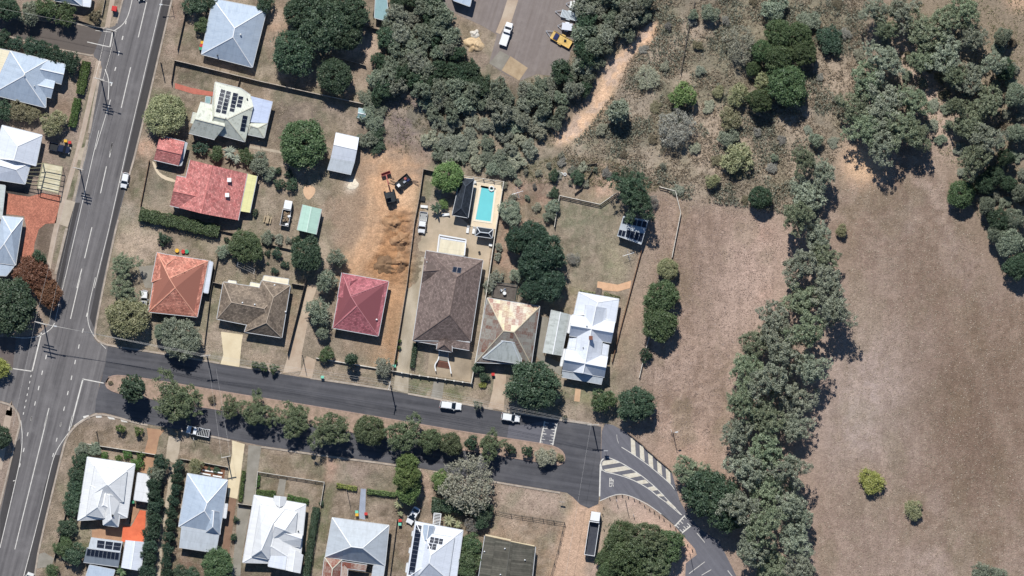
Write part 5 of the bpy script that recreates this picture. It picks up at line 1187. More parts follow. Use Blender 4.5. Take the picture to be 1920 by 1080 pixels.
# ================================================================ VEGETATION
def quads_from(c, nrm, ln, wd, rs):
    """diamond leaves: centres c, normals nrm, half lengths ln, half widths wd"""
    n = len(c); nrm = nrm / (np.linalg.norm(nrm, axis=1, keepdims=True) + 1e-9)
    t = rs.normal(size=(n, 3)); t -= nrm * np.sum(t * nrm, 1, keepdims=True); t /= (np.linalg.norm(t, axis=1, keepdims=True) + 1e-9)
    b_ = np.cross(nrm, t); ln = ln[:, None]; wd = wd[:, None]
    droop = np.array([0, 0, -1.0]) * ln * .25
    V = np.stack([c - t * ln + droop, c + b_ * wd, c + t * ln + droop, c - b_ * wd], 1).reshape(-1, 3)
    F = np.arange(n * 4).reshape(n, 4)
    return V, F
def crown(name, R, H, z0, nclump, per, leaf, seed, irr=.15, core=.5, clump=(.16, .28), flat=.8, dome=True, upb=.35):
    rs = np.random.default_rng(seed)
    th = rs.random(nclump) * 2 * math.pi; zz = rs.random(nclump) ** .8 * 2 - 1 if not dome else rs.random(nclump) * 1.5 - .5
    zz = np.clip(zz, -.95, .97); rad = np.sqrt(1 - zz * zz)
    dep = np.where(rs.random(nclump) < core, .86 + .1 * rs.random(nclump), .35 + .5 * rs.random(nclump))
    ph = rs.random(6) * 6.28; out = np.ones(nclump)
    for k in range(2, 7): out += irr * np.sin(k * th + ph[k - 2]) / math.sqrt(k) * rs.uniform(.5, 1)
    cr = R * (clump[0] + (clump[1] - clump[0]) * rs.random(nclump))
    hc = (H - z0) / 2; zc = z0 + hc
    Rr = R * .86
    C = np.stack([Rr * out * dep * rad * np.cos(th), Rr * out * dep * rad * np.sin(th), zc + hc * .84 * dep * zz], 1)
    tint_c = rs.random(nclump); axs = .55 + .9 * rs.random((nclump, 3))
    ci = np.repeat(np.arange(nclump), per); n = len(ci)
    d = rs.normal(size=(n, 3)); d[:, 2] += .25; d /= np.linalg.norm(d, axis=1, keepdims=True)
    pos = C[ci] + d * (cr[ci] * (.35 + .85 * rs.random(n) ** .7))[:, None] * axs[ci] * np.array([1, 1, flat])
    nr = d * .45 + rs.normal(size=(n, 3)) * .6 + np.array([0, 0, upb])
    s_ = leaf * (.65 + .7 * rs.random(n))
    V, F = quads_from(pos, nr, s_, s_ * (.45 + .25 * rs.random(n)), rs)
    V[:, 2] = np.maximum(V[:, 2], .05)
    tint = np.clip(.55 * tint_c[ci] + .45 * rs.random(n), 0, 1)
    return mesh_np(name, V, F, np.repeat(tint, 4)), C
def trunk(name, C, z0, H, R, r0, nl, seed):
    rnd = random.Random(seed); mb = MB(); top = Vector((rnd.uniform(-.1, .1) * R, rnd.uniform(-.1, .1) * R, z0 + (H - z0) * .35))
    mb.tube((0, 0, -.1), (0, 0, .25), r0 * 1.5, r0, 7); mb.tube((0, 0, .25), top, r0, r0 * .6, 7)
    idx = list(range(len(C))); rnd.shuffle(idx)
    for i in idx[:nl]:
        e = Vector(C[i]); s_ = Vector((0, 0, .25)).lerp(top, rnd.uniform(.55, 1)); md = s_.lerp(e, .5) + Vector((0, 0, rnd.uniform(.0, .12) * R))
        mb.tube(s_, md, r0 * .42, r0 * .28, 5, False); mb.tube(md, e, r0 * .28, r0 * .1, 5)
    return mb.mesh(name)
BARK = M('bark_brown', (92, 78, 66), (74, 62, 52), s=2); BARKP = M('bark_pale', (176, 168, 156), (140, 130, 118), s=2)
LF = dict(
    street=leaf_mat('leaf_street', (72, 90, 62), (134, 144, 106)),
    dark=leaf_mat('leaf_dark', (52, 76, 58), (104, 122, 94)), mango=leaf_mat('leaf_mango', (66, 88, 58), (120, 136, 94)),
    deep=leaf_mat('leaf_deep', (46, 70, 56), (90, 112, 88)), gum=leaf_mat('leaf_gum', (112, 122, 102), (188, 192, 168)),
    gumg=leaf_mat('leaf_gum_green', (96, 112, 86), (170, 177, 144)), scrub=leaf_mat('leaf_scrub', (104, 117, 98), (170, 177, 152)),
    scrubg=leaf_mat('leaf_scrub_grey', (120, 126, 108), (178, 180, 160)), olive=leaf_mat('leaf_olive', (112, 118, 80), (188, 184, 144)),
    bright=leaf_mat('leaf_bright', (94, 122, 70), (152, 170, 110)), yellow=leaf_mat('leaf_yellow', (132, 142, 70), (182, 184, 106)),
    red=leaf_mat('leaf_red_brown', (106, 74, 54), (150, 108, 84), hue=.012), pale=leaf_mat('leaf_pale_grey', (140, 142, 120), (192, 190, 166)),
    twig=leaf_mat('leaf_dry_grey', (134, 132, 122), (178, 174, 162)), hedge=leaf_mat('leaf_hedge', (76, 106, 56), (116, 142, 78)),
    dry=leaf_mat('leaf_dry', (140, 120, 96), (176, 156, 128)), brownish=leaf_mat('leaf_brownish', (110, 102, 82), (150, 140, 112)))
PROTO = {}
def proto(key, n, R, H, z0, nclump, per, leaf, bark, nl, r0, **kw):
    PROTO[key] = []
    for i in range(n):
        sd_ = hash(key) % 1 + sum(ord(c) for c in key) * 31 + i * 101
        me, C = crown('crown_' + key, R, H, z0, nclump, per, leaf, sd_, **kw)
        tm = trunk('trunk_' + key, C, z0, H, R, r0, nl, sd_); tm.materials.append(bark); me.materials.append(LF['dark'])
        PROTO[key].append((me, tm, R, H))
proto('round', 4, 5.0, 7.5, 1.2, 310, 56, .18, BARK, 7, .25, irr=.07, core=.8, clump=(.09, .17))
proto('big', 4, 5.0, 8.0, 1.8, 270, 60, .18, BARK, 8, .28, irr=.16, core=.7, clump=(.09, .18))
proto('gum', 7, 5.0, 12.0, 3.6, 220, 54, .165, BARKP, 34, .24, irr=.42, core=.5, clump=(.06, .15), dome=False)
proto('small', 5, 2.5, 4.5, .7, 120, 42, .14, BARK, 6, .12, irr=.30, core=.65, clump=(.12, .24))
proto('bush', 5, 1.2, 1.8, .1, 50, 28, .11, BARK, 4, .05, irr=.28, core=.7, clump=(.14, .30))
proto('twiggy', 3, 4.0, 6.0, 1.0, 190, 30, .12, BARKP, 60, .12, irr=.2, core=.5, clump=(.08, .17))
proto('scrub', 6, 2.6, 4.2, .3, 150, 44, .13, BARK, 8, .10, irr=.32, core=.55, clump=(.10, .20), dome=False)
proto('upright', 3, 1.5, 5.5, .4, 90, 40, .14, BARK, 4, .12, irr=.14, core=.7, clump=(.18, .30), dome=False)
def palm_mesh(seed):
    rnd = random.Random(seed); mb = MB(); mb.tube((0, 0, 0), (0, 0, 2.2), .16, .12, 8); tr = mb.mesh('trunk_palm'); tr.materials.append(BARK)
    fr = MB()
    for i in range(18):
        a = i * 2.4 + rnd.uniform(-.2, .2); el = rnd.uniform(.1, 1.0); L_ = rnd.uniform(1.5, 2.1); prev = None
        pts = []
        for k in range(6):
            t = k / 5; rr = L_ * t * math.cos(el * (1 - t * .6)); z = 2.2 + L_ * t * math.sin(el) - .9 * t * t * L_ * .6
            pts.append(Vector((rr * math.cos(a), rr * math.sin(a), z)))
        s_ = Vector((-math.sin(a), math.cos(a), 0))
        for k in range(5):
            w0, w1 = .22 * math.sin(math.pi * (k / 5 * .85 + .12)), .22 * math.sin(math.pi * ((k + 1) / 5 * .85 + .12))
            for sg in (-1, 1):
                dn = Vector((0, 0, -.08)); fr.add([pts[k], pts[k + 1], pts[k + 1] + s_ * sg * w1 + dn, pts[k] + s_ * sg * w0 + dn], [(0, 1, 2, 3)])
    me = fr.mesh('crown_palm', fix=False); me.attributes.new('tint', 'FLOAT', 'POINT').data.foreach_set('value', np.random.default_rng(seed).random(len(me.vertices)).astype(np.float32)); me.materials.append(LF['dark'])
    return me, tr, 2.0, 3.2
PROTO['palm'] = [palm_mesh(i) for i in range(3)]
TRND = random.Random(11); CATN = dict(bush='bush', palm='palm', scrub='shrub')
NAMES = dict(round='round_tree', big='shade_tree', gum='gum_tree', small='small_tree', bush='bush', twiggy='twiggy_tree', scrub='scrub_bush', upright='upright_tree', palm='palm')
def tree(px, py, rpx, typ, leaf, label, h_=None, group=None, var=None):
    L_ = PROTO[typ]; me, tm, R, H = L_[TRND.randrange(len(L_))] if var is None else L_[var % len(L_)]
    r = rpx * S; s_ = r / R; sz = (h_ / H) if h_ else s_ * TRND.uniform(.92, 1.08)
    hh = H * sz * .5
    p = g((px, py), hh); z = ground_height(px, py) - .03
    root = empty(NAMES[typ], (p.x, p.y, z), label, CATN.get(typ, 'tree'), group)
    root.scale = (s_, s_, sz); root.rotation_euler = (0, 0, TRND.uniform(0, 6.28))
    for nm, d in (('trunk', tm), ('crown', me)):
        o = bpy.data.objects.new(nm, d); COL.objects.link(o); o.parent = root
        if nm == 'crown': o.material_slots[0].link = 'OBJECT'; o.material_slots[0].material = LF[leaf]
    return root
def trees(t, typ, leaf, items):
    for it in items:
        p = Z1(t, it[0], it[1]); tree(p[0], p[1], it[2], typ, leaf, it[3], *(it[4:]))
# --- north-west
trees('X', 'big', 'dark', [(14, 16, 26, 'dark leafy tree at the top-left corner of the picture', 6)])
trees('X', 'small', 'scrub', [(56, 26, 22, 'grey-green tree second in the hedge row at top left', 5)])
trees('X', 'small', 'mango', [(86, 14, 24, 'light green tree third in the hedge row at top left', 5), (122, 28, 22, 'light green tree ending the hedge row at top left', 5)])
trees('X', 'bush', 'brownish', [(178, 30, 12, 'brownish shrub beside the footpath corner at top left')])
trees('X', 'small', 'deep', [(6, 72, 17, 'dark shrub first in the row south of the western lane', 3.6), (30, 82, 15, 'dark shrub second in the row south of the western lane', 3.2), (58, 88, 18, 'dark shrub third in the row south of the western lane', 3.6), (80, 93, 18, 'dark shrub fourth in the row south of the western lane', 3.6), (106, 104, 19, 'dark shrub fifth in the row south of the western lane', 3.8), (133, 115, 20, 'dark shrub nearest the main road in the western lane row', 4)])
trees('X', 'small', 'dark', [(5, 206, 20, 'dark shrub at the left edge below the two-winged pale house', 4)])
trees('X', 'small', 'brownish', [(36, 206, 21, 'brown-green shrub below the two-winged pale house', 3.6), (60, 214, 17, 'small brown-green shrub between two larger yard shrubs', 3)])
trees('X', 'small', 'olive', [(101, 231, 25, 'olive shrub above the dark parked pickup', 4)])
trees('X', 'round', 'olive', [(311, 215, 43, 'round pale olive tree beside the main road', 6)])
trees('X', 'small', 'mango', [(378, 48, 15, 'small green tree against the large zinc-roofed house', 3.5)])
trees('X', 'small', 'dark', [(366, 6, 24, 'dark tree cut by the top edge beside the main road', 4.5), (398, 4, 14, 'dark bush touching the zinc roof at the top edge', 3.4)])
trees('X', 'small', 'dark', [(497, 4, 19, 'dark tree at the top edge right of the zinc roof', 4.5)])
trees('X', 'big', 'dark', [(606, 38, 60, 'largest dark tree in the back-yard clump at the top', 9), (550, 100, 45, 'dark spreading tree at the lower left of the back-yard clump', 8), (568, 20, 38, 'dark tree at the upper left of the back-yard clump', 8), (648, 28, 44, 'dark tree at the right end of the back-yard clump', 8.5), (645, 66, 34, 'dark tree at the lower right of the back-yard clump', 8)])
trees('X', 'round', 'dark', [(627, 143, 36, 'dark round tree standing over the long pale fence', 7)])
trees('X', 'round', 'mango', [(568, 270, 49, 'large round green tree beside the long white shed', 7.5)])
trees('X', 'bush', 'deep', [(375, 278, 14, 'round dark bush between the red garage and mossy roof house', 2.4)])
trees('D', 'small', 'mango', [(640, 185, 14, 'green shrub left of the palms behind the red-tiled house', 2.6), (855, 205, 15, 'green shrub right of the palms behind the red-tiled house', 3)])
trees('D', 'palm', 'scrubg', [(735, 175, 16, 'grey-leaved palm behind the red-tiled house'), (780, 220, 13, 'smaller palm touching the red-tiled roof')])
trees('D', 'small', 'scrub', [(955, 255, 21, 'grey-green garden tree at the red house corner', 3.6), (1020, 330, 14, 'grey-green shrub left of the two round bushes', 2.4)])
trees('D', 'bush', 'deep', [(1085, 310, 7, 'tiny dark bush left of the pair by the round tree'), (1165, 330, 8, 'tiny dark bush at the foot of the large round tree')])
trees('D', 'bush', 'dark', [(1097, 402, 11, 'left of the two round bushes above the flatbed truck'), (1185, 412, 13, 'right of the two round bushes above the flatbed truck'), (917, 612, 7, 'small bush below the cream-yellow awning', 1.3)])
trees('D', 'bush', 'deep', [(260, 808, 13, 'round dark bush on the dry lawn above the orange roof', 2.2), (715, 810, 6, 'little bush at the end of the long clipped hedge'), (1008, 905, 6, 'small bush right of the spreading yard tree'), (1080, 905, 10, 'medium bush in the lawn left of the dark tree', 2), (1135, 985, 8, 'lowest right bush on the lawn near the dark tree'), (1060, 1035, 7, 'round bush just above the taupe-tiled house'), (1012, 980, 3, 'smallest bush on the lawn behind the taupe-tiled house')])
trees('D', 'small', 'scrub', [(688, 892, 14, 'grey-green bush left of the spreading yard tree', 2.6), (1005, 795, 13, 'leafy shrub at the left of the garden beds', 2.2)])
trees('D', 'big', 'mango', [(855, 858, 34, 'spreading green yard tree behind the taupe-tiled house', 5)])
trees('D', 'bush', 'dark', [(1218, 812, 9, 'dark bush below the pale aqua carport', 2)])
trees('D', 'bush', 'yellow', [(1205, 860, 5, 'yellow-leaved shrub beside the garden beds', 1.2)])
trees('D', 'bush', 'scrubg', [(1090, 805, 10, 'grey plants in the garden bed below the truck', 1.2), (1160, 815, 7, 'small grey plant in the garden bed', 1)])
trees('D', 'big', 'dark', [(1292, 915, 34, 'dark dense tree below the pale aqua carport', 6.5)])
trees('X', 'small', 'scrub', [(631, 484, 18, 'feathery grey-green tree at the edge of the dug-up lot', 4.5), (612, 527, 21, 'grey-green tree in the driveway row, second from the top', 5)])
trees('X', 'small', 'scrub', [(597, 584, 25, 'largest grey-green tree in the row along the dirt driveway', 5.5), (606, 622, 14, 'lowest tree in the row along the dirt driveway', 3.5)])
trees('X', 'small', 'mango', [(612, 664, 15, 'leafy green bush behind the low white wall', 3)])
trees('X', 'gum', 'gumg', [(232, 498, 28, 'upper grey-green street tree beside the orange-tiled house', 6), (234, 545, 30, 'lower grey-green street tree beside the orange-tiled house', 6)])
trees('X', 'round', 'olive', [(240, 595, 43, 'round olive-green tree on the corner verge', 6.5)])
trees('X', 'big', 'scrub', [(338, 634, 42, 'grey-green tree over the kerb below the orange-tiled house', 6), (305, 622, 18, 'smaller tree left of the kerbside grey-green tree', 4.5)])
trees('X', 'big', 'dark', [(18, 572, 56, 'large dark green tree at the left edge by the junction', 8)])
trees('X', 'small', 'dark', [(74, 484, 15, 'small green tree on top of the red-brown tree', 5)])
trees('X', 'big', 'red', [(62, 512, 36, 'red-brown tree at the edge of the brick paving', 5.5), (92, 550, 28, 'red-brown tree overhanging the main road', 5)])
trees('X', 'small', 'yellow', [(-2, 688, 22, 'yellow-green tree at the left edge of the junction', 4)])
trees('X', 'big', 'dark', [(0, 818, 24, 'dark tree at the left edge below the junction', 5)])
# --- median
trees('X', 'upright', 'dark', [(249, 728, 25, 'first median tree beside the junction with the long shadow', 9)])
trees('X', 'gum', 'street', [(333, 750, 50, 'large grey-green tree second along the median', 8)])
trees('X', 'bush', 'brownish', [(398, 749, 8, 'tiny brown shrub on the median between the first trees'), (207, 718, 5, 'tiny shrub at the rounded western tip of the median', .6)])
trees('X', 'gum', 'street', [(430, 764, 23, 'thin grey-green median tree third from the junction', 5), (482, 772, 36, 'grey-green median tree above the double concrete driveways', 6)])
trees('X', 'gum', 'street', [(550, 786, 38, 'sparse grey median tree in the middle of the row', 6)])
trees('X', 'gum', 'street', [(618, 806, 40, 'dense grey-green median tree opposite the dry front lawn', 7)])
trees('X', 'round', 'street', [(693, 807, 32, 'compact round green median tree', 6)])
trees('X', 'gum', 'street', [(758, 814, 38, 'forked open-crowned median tree right of the round one', 7.5)])
trees('X', 'big', 'street', [(806, 826, 24, 'left of the paired olive median trees', 5), (845, 832, 24, 'right of the paired olive median trees', 5)])
trees('X', 'small', 'dark', [(884, 830, 14, 'small dark green median tree with a long shadow', 5.5)])
trees('X', 'gum', 'street', [(920, 836, 28, 'leaning olive-grey median tree near the speed hump', 6)])
trees('X', 'bush', 'dark', [(958, 842, 10, 'dark bush right of the leaning median tree', 2.2), (988, 846, 11, 'small dark tree before the pale shrub at the median end', 3)])
trees('X', 'small', 'pale', [(1022, 857, 20, 'pale olive shrub near the rounded eastern end of the median', 3.2)])
trees('X', 'bush', 'olive', [(1050, 858, 8, 'small round shrub at the eastern tip of the median', 1.3)])
# --- houses north of the side street
trees('X', 'bush', 'mango', [(478, 684, 8, 'left of the three young street trees before the taupe house', 2.4), (494, 688, 9, 'middle of the three young street trees before the taupe house', 2.6), (513, 691, 9, 'right of the three young street trees before the taupe house', 2.6)])
trees('X', 'upright', 'dark', [(659, 674, 12, 'narrow dark tree behind the low white wall', 6.5)])
trees('X', 'small', 'scrubg', [(719, 688, 18, 'grey-leaved bush at the gate of the long driveway', 3.2)])
trees('X', 'bush', 'hedge', [(749, 640, 4, 'clipped ball shrub highest along the long driveway', 1.2), (748, 652, 4, 'clipped ball shrub second along the long driveway', 1.2), (742, 678, 4, 'clipped ball shrub lowest along the long driveway', 1.2)])
trees('X', 'round', 'bright', [(840, 332, 32, 'bright green dense tree beside the pool cabana', 6)])
trees('X', 'palm', 'dark', [(818, 390, 14, 'dark palm beside the pickup in the concrete yard')])
trees('X', 'small', 'bright', [(832, 382, 10, 'light shrub between the palm and the cabana', 2)])
trees('X', 'big', 'dark', [(1000, 722, 52, 'huge dark tree over the rust-streaked house and street', 8.5)])
trees('X', 'small', 'dark', [(897, 688, 12, 'dark shrub in the front yard of the rust-streaked house', 2.4), (908, 706, 10, 'leafy shrub by the front path gate', 2)])
trees('X', 'bush', 'yellow', [(905, 722, 7, 'yellow-green bush by the rust house gate', 1)])
trees('X', 'bush', 'scrubg', [(896, 759, 9, 'small pale street tree above its dark shadow on the road', 3.5)])
trees('X', 'small', 'mango', [(1131, 752, 24, 'green tree in front of the white many-gabled house', 5)])
trees('X', 'big', 'dark', [(1192, 758, 37, 'dark spreading tree at the end of the side street', 6.5)])
trees('X', 'bush', 'deep', [(1210, 666, 13, 'round dark bush on the paddock fence line', 2.6), (1059, 783, 5, 'tiny street shrub before the speed hump', 1.6)])
trees('X', 'round', 'olive', [(1252, 504, 22, 'small round tree at the top of the paddock hedge', 4)])
trees('X', 'big', 'mango', [(1240, 556, 34, 'upper large tree of the paddock hedge', 6), (1236, 608, 36, 'lower large tree of the paddock hedge', 6.5)])
trees('O', 'big', 'deep', [(230, 575, 25, 'dark tree at the upper left of the yard grove', 6), (340, 560, 34, 'dark tree at the top of the yard grove', 7), (410, 650, 40, 'largest dark tree of the yard grove', 8), (330, 730, 32, 'dark tree at the middle left of the yard grove', 7), (440, 850, 34, 'dark tree at the lower right of the yard grove', 6.5), (340, 890, 28, 'dark tree at the foot of the yard grove beside the deck', 6)])
trees('O', 'small', 'scrub', [(190, 400, 24, 'grey-green shrub beside the pool fence', 3.5), (240, 800, 15, 'shrub between the grove and the brown house', 2.6), (460, 360, 14, 'green shrub at the corner of the mown back yard', 2.6), (440, 420, 12, 'green shrub along the left fence of the mown yard', 2.4), (300, 780, 10, 'pale shrub at the grove edge', 2.2)])
trees('O', 'small', 'dark', [(470, 275, 10, 'dark shrub above the corner of the mown back yard', 2), (620, 180, 14, 'green shrub on the curved boundary bank', 2.4), (465, 165, 11, 'dark shrub by the scrub above the clothesline', 2.2)])
trees('O', 'bush', 'scrubg', [(120, 620, 8, 'grey plants in the strip beside the pool fence', 1.2), (110, 680, 8, 'grey plants lower in the strip beside the pool fence', 1.2), (60, 860, 14, 'green hedge plants beside the deck', 2), (110, 800, 12, 'upper hedge plants beside the deck', 2)])
trees('O', 'gum', 'dark', [(960, 240, 36, 'upper crown of the tall trees above the solar shed', 10), (990, 340, 36, 'tall tree overhanging the solar shed', 11), (920, 190, 20, 'small tree at the top left of the tall pair', 6)])
trees('O', 'twiggy', 'twig', [(590, 690, 14, 'bare pinkish twiggy shrub on the mown lawn', 1.6), (1090, 330, 14, 'bare grey shrub right of the tall trees', 2)])
trees('O', 'bush', 'dark', [(855, 160, 6, 'dark ball shrub on the sandy bank', 1.6)])
# --- corner lot and southern gardens
trees('J', 'bush', 'bright', [(813, 85, 9, 'left of two young trees on the corner verge', 2.6), (937, 100, 9, 'right of two young trees on the corner verge', 2.6)])
trees('J', 'small', 'scrub', [(560, 225, 15, 'grey-green shrub at the front left of the corner lot', 2.4), (640, 225, 13, 'shrub behind the corner front wall', 2.2)])
trees('J', 'bush', 'hedge', [(705, 265, 8, 'clipped shrub before the corner house, left of the step'), (800, 285, 7, 'clipped shrub before the corner house, right of the step'), (860, 260, 9, 'garden shrub in the middle behind the corner wall'), (945, 265, 8, 'garden shrub beside the brown driveway'), (930, 320, 12, 'dark shrub at the right corner of the double-hipped house', 2)])
trees('J', 'small', 'dark', [(545, 300, 16, 'dark shrub at the upper left wall of the corner house', 3), (520, 390, 17, 'second dark shrub down the corner house side', 3), (510, 470, 16, 'third dark shrub down the corner house side', 3), (505, 545, 18, 'fourth dark shrub down the corner house side', 3.2), (485, 620, 17, 'fifth dark shrub down the corner house side', 3.2), (460, 750, 19, 'dark shrub beside the corner house lawn', 3.2), (505, 935, 22, 'dark tree beside the two-bank solar shed', 4)])
trees('J', 'small', 'mango', [(425, 890, 18, 'green shrub in the lower corner garden', 2.8), (440, 830, 12, 'small green shrub above the lower corner garden', 2), (350, 1050, 14, 'leafy shrub at the bottom beside the main road', 2.6)])
trees('J', 'palm', 'mango', [(820, 1050, 14, 'palm at the bottom edge below the gabled shed')])
for i, (x, y) in enumerate([(1085, 310), (1055, 385), (1045, 455), (1040, 525), (1050, 600), (1038, 690), (1025, 780), (1012, 870), (1002, 960), (998, 1045)]):
    tree(*Z1('J', x, y), 16 if i < 5 else 17, 'small', 'deep' if i != 1 else 'scrub', 'tall dark shrub in the western of the two path-side rows', 4.2, 'western path-side shrub row')
for i, (x, y) in enumerate([(1207, 335), (1196, 415), (1184, 495), (1170, 575), (1158, 655), (1150, 735), (1142, 815), (1132, 900), (1120, 985), (1125, 1060)]):
    tree(*Z1('J', x, y), 12, 'small', 'deep', 'dark shrub in the eastern of the two path-side rows', 3.6, 'eastern path-side shrub row')
trees('K', 'small', 'olive', [(168, 340, 15, 'yellow-green tree before the light grey hip-roofed house', 3)])
trees('K', 'bush', 'dark', [(258, 358, 4, 'small ball shrub in the mulch bed', .8), (308, 364, 7, 'wide shrub in the mulch bed', .9), (440, 700, 6, 'ball shrub beside the grey side path', 1.4), (425, 820, 7, 'clipped shrub lower beside the grey side path', 1.6), (1018, 590, 5, 'small bush at the corner of the white garden fence', 1)])
trees('K', 'big', 'mango', [(318, 1010, 34, 'round green tree behind the light grey house', 5.5)])
trees('K', 'small', 'dark', [(60, 1062, 17, 'dark shrub at the bottom edge beside the shrub rows', 3), (140, 1072, 16, 'second dark shrub along the bottom edge', 2.8)])
trees('L', 'big', 'bright', [(298, 330, 24, 'top of the tall fresh-green tree beside the street', 7), (300, 420, 28, 'middle of the tall fresh-green tree beside the street', 8), (310, 510, 25, 'foot of the tall fresh-green tree above the white car', 6)])
trees('L', 'palm', 'olive', [(245, 595, 12, 'pale palm below the fresh-green tree'), (255, 660, 7, 'small palm beside the rubbish bins'), (585, 705, 15, 'yellowish palm clump before the solar strip house', ), (640, 730, 10, 'smaller palm beside the solar strip house')])
trees('L', 'twiggy', 'pale', [(710, 470, 60, 'large pale grey-green spreading tree over the verge', 7)])
trees('L', 'small', 'bright', [(525, 430, 20, 'light green tree left of the pale spreading tree', 4)])
trees('L', 'small', 'dark', [(820, 665, 20, 'dark shrub at the right end of the front hedge', 3.4), (800, 720, 14, 'dark shrub below the right end of the front hedge', 3)])
trees('L', 'twiggy', 'twig', [(735, 735, 16, 'bare grey shrub beside the solar strip house', 2.4)])
trees('L', 'small', 'mango', [(720, 960, 24, 'green shrub between the two bottom roofs', 3.4), (735, 860, 20, 'upper green shrub between the two bottom roofs', 3), (700, 1050, 18, 'lowest green shrub between the two bottom roofs', 3)])
# --- big dark copse right of the dirt road
trees('M', 'big', 'mango', [(700, 860, 40, 'upper left crown of the copse beside the parked truck', 5.5), (960, 900, 40, 'right crown of the copse beside the parked truck', 6), (740, 990, 40, 'lower middle crown of the copse beside the parked truck', 8.5), (600, 960, 22, 'small crown at the left of the copse', 4), (620, 1050, 26, 'bottom left crown of the copse', 5.5)])
trees('M', 'gum', 'street', [(850, 840, 40, 'upper crown of the copse beside the parked truck', 8.5), (890, 1010, 46, 'lower right crown of the copse beside the parked truck', 7.5), (800, 920, 34, 'central crown of the copse beside the parked truck', 9)])
# --- creek belt: tall gums
BELT = [("northern end of the creek belt", [(1505, 300, 28), (1540, 325, 32), (1515, 365, 38), (1495, 405, 34), (1530, 440, 34)]),
        ("creek belt beside the western field", [(1545, 480, 34), (1500, 500, 38), (1550, 535, 40), (1505, 560, 40), (1565, 585, 36), (1450, 600, 40), (1512, 620, 40)]),
        ("middle of the creek belt", [(1418, 640, 34), (1470, 660, 40), (1520, 690, 36), (1400, 690, 36), (1440, 715, 42), (1490, 745, 42), (1392, 755, 38)]),
        ("creek belt above the lone yellow shrub", [(1435, 780, 44), (1380, 815, 36), (1490, 800, 34), (1440, 845, 42), (1480, 880, 36), (1400, 880, 40)]),
        ("southern end of the creek belt", [(1440, 920, 42), (1390, 955, 42), (1480, 945, 36), (1430, 990, 44), (1490, 1010, 38), (1408, 1035, 34), (1440, 1060, 44), (1500, 1070, 36), (1505, 970, 24)])]
for nm, L_ in BELT:
    for i, (x, y, r) in enumerate(L_): tree(x, y, r * .98, 'gum', 'gum' if i % 3 else 'gumg', 'tall grey-green gum at the ' + nm if 'end' in nm or 'middle' in nm else 'tall grey-green gum in the ' + nm, TRND.uniform(8, 14), 'gums of the ' + nm)
trees('X', 'big', 'dark', [(1330, 925, 52, 'dense dark fig beside the slip road', 9), (1365, 965, 38, 'dark tree behind the slip road fig', 8.5)])
trees('X', 'gum', 'gumg', [(1292, 882, 33, 'bushy tree at the field corner above the slip road fig', 7.5)])
NE = [("north-east grove above the sandy patch", [(1655, 112, 36), (1628, 150, 38), (1600, 200, 30), (1660, 190, 40), (1620, 240, 36), (1690, 240, 38), (1655, 275, 32), (1712, 190, 32), (1720, 255, 28), (1645, 225, 36)]),
      ("north-east grove at the top edge", [(1690, 22, 32), (1735, 60, 40), (1775, 40, 36), (1770, 100, 38), (1730, 110, 30), (1808, 20, 30), (1640, 20, 26), (1790, 140, 26), (1660, 55, 24), (1825, 70, 28)]),
      ("grove along the eastern edge of the field", [(1820, 150, 28), (1850, 190, 34), (1815, 230, 34), (1850, 260, 32), (1825, 300, 32), (1790, 200, 20), (1862, 120, 24)])]
for nm, L_ in NE:
    for i, (x, y, r) in enumerate(L_): tree(x, y, r * 1.06, 'gum', 'gumg' if i % 3 else 'gum', 'tall grey-green gum in the ' + nm, TRND.uniform(9, 12), 'gums of the ' + nm)
for i, (x, y, r) in enumerate([(1880, 68, 18), (1885, 130, 21), (1905, 178, 24), (1862, 330, 22), (1905, 250, 20), (1892, 345, 17), (1912, 362, 18), (1872, 412, 24), (1893, 455, 30), (1908, 500, 28), (1865, 440, 17), (1845, 345, 20), (1850, 385, 18), (1885, 295, 18), (1900, 410, 22)]):
    tree(x, y, r, 'big', 'dark' if i % 2 else 'scrub', 'dark rounded tree in the thicket at the right edge', TRND.uniform(5, 7), 'dark trees at the right edge')
trees('X', 'round', 'mango', [(1802, 364, 29, 'bright round tree at the head of the eastern field', 5.5)])
trees('X', 'small', 'yellow', [(1634, 902, 25, 'lone yellow-green shrub in the eastern field', 3)])
trees('X', 'small', 'olive', [(1712, 956, 19, 'sparse pale shrub lower in the eastern field', 2.6), (1578, 432, 12, 'little bright bush between belt and eastern field', 2.6)])
trees('X', 'small', 'scrub', [(1840, 1072, 20, 'grey-green bush at the bottom of the eastern field', 3), (1872, 1078, 16, 'second bush at the bottom of the eastern field', 2.6)])
# --- rough pasture trees
trees('X', 'small', 'bright', [(1281, 178, 25, 'fresh green round tree alone in the rough pasture', 5.5)])
trees('X', 'upright', 'scrub', [(1158, 208, 22, 'narrow tree casting a long shadow by the creek', 7.5)])
trees('X', 'twiggy', 'twig', [(1266, 240, 40, 'large grey twiggy tree in the rough pasture', 5.5)])
trees('X', 'twiggy', 'pale', [(1388, 82, 38, 'pale twiggy tree at the left of the pasture grove', 6), (1215, 146, 26, 'low grey shrub between creek and pasture fence', 2.4)])
trees('X', 'big', 'mango', [(1462, 62, 30, 'green tree at the top of the pasture grove', 6.5), (1500, 66, 26, 'green tree at the upper right of the pasture grove', 6.5), (1506, 98, 28, 'bright green tree at the right of the pasture grove', 6.5), (1430, 96, 24, 'olive tree at the left of the pasture grove', 6), (1458, 108, 30, 'green tree in the heart of the pasture grove', 7), (1476, 160, 42, 'largest dark tree of the pasture grove', 8), (1425, 188, 26, 'green tree at the foot of the pasture grove', 6.5), (1412, 128, 16, 'small green tree at the left middle of the pasture grove', 4)])
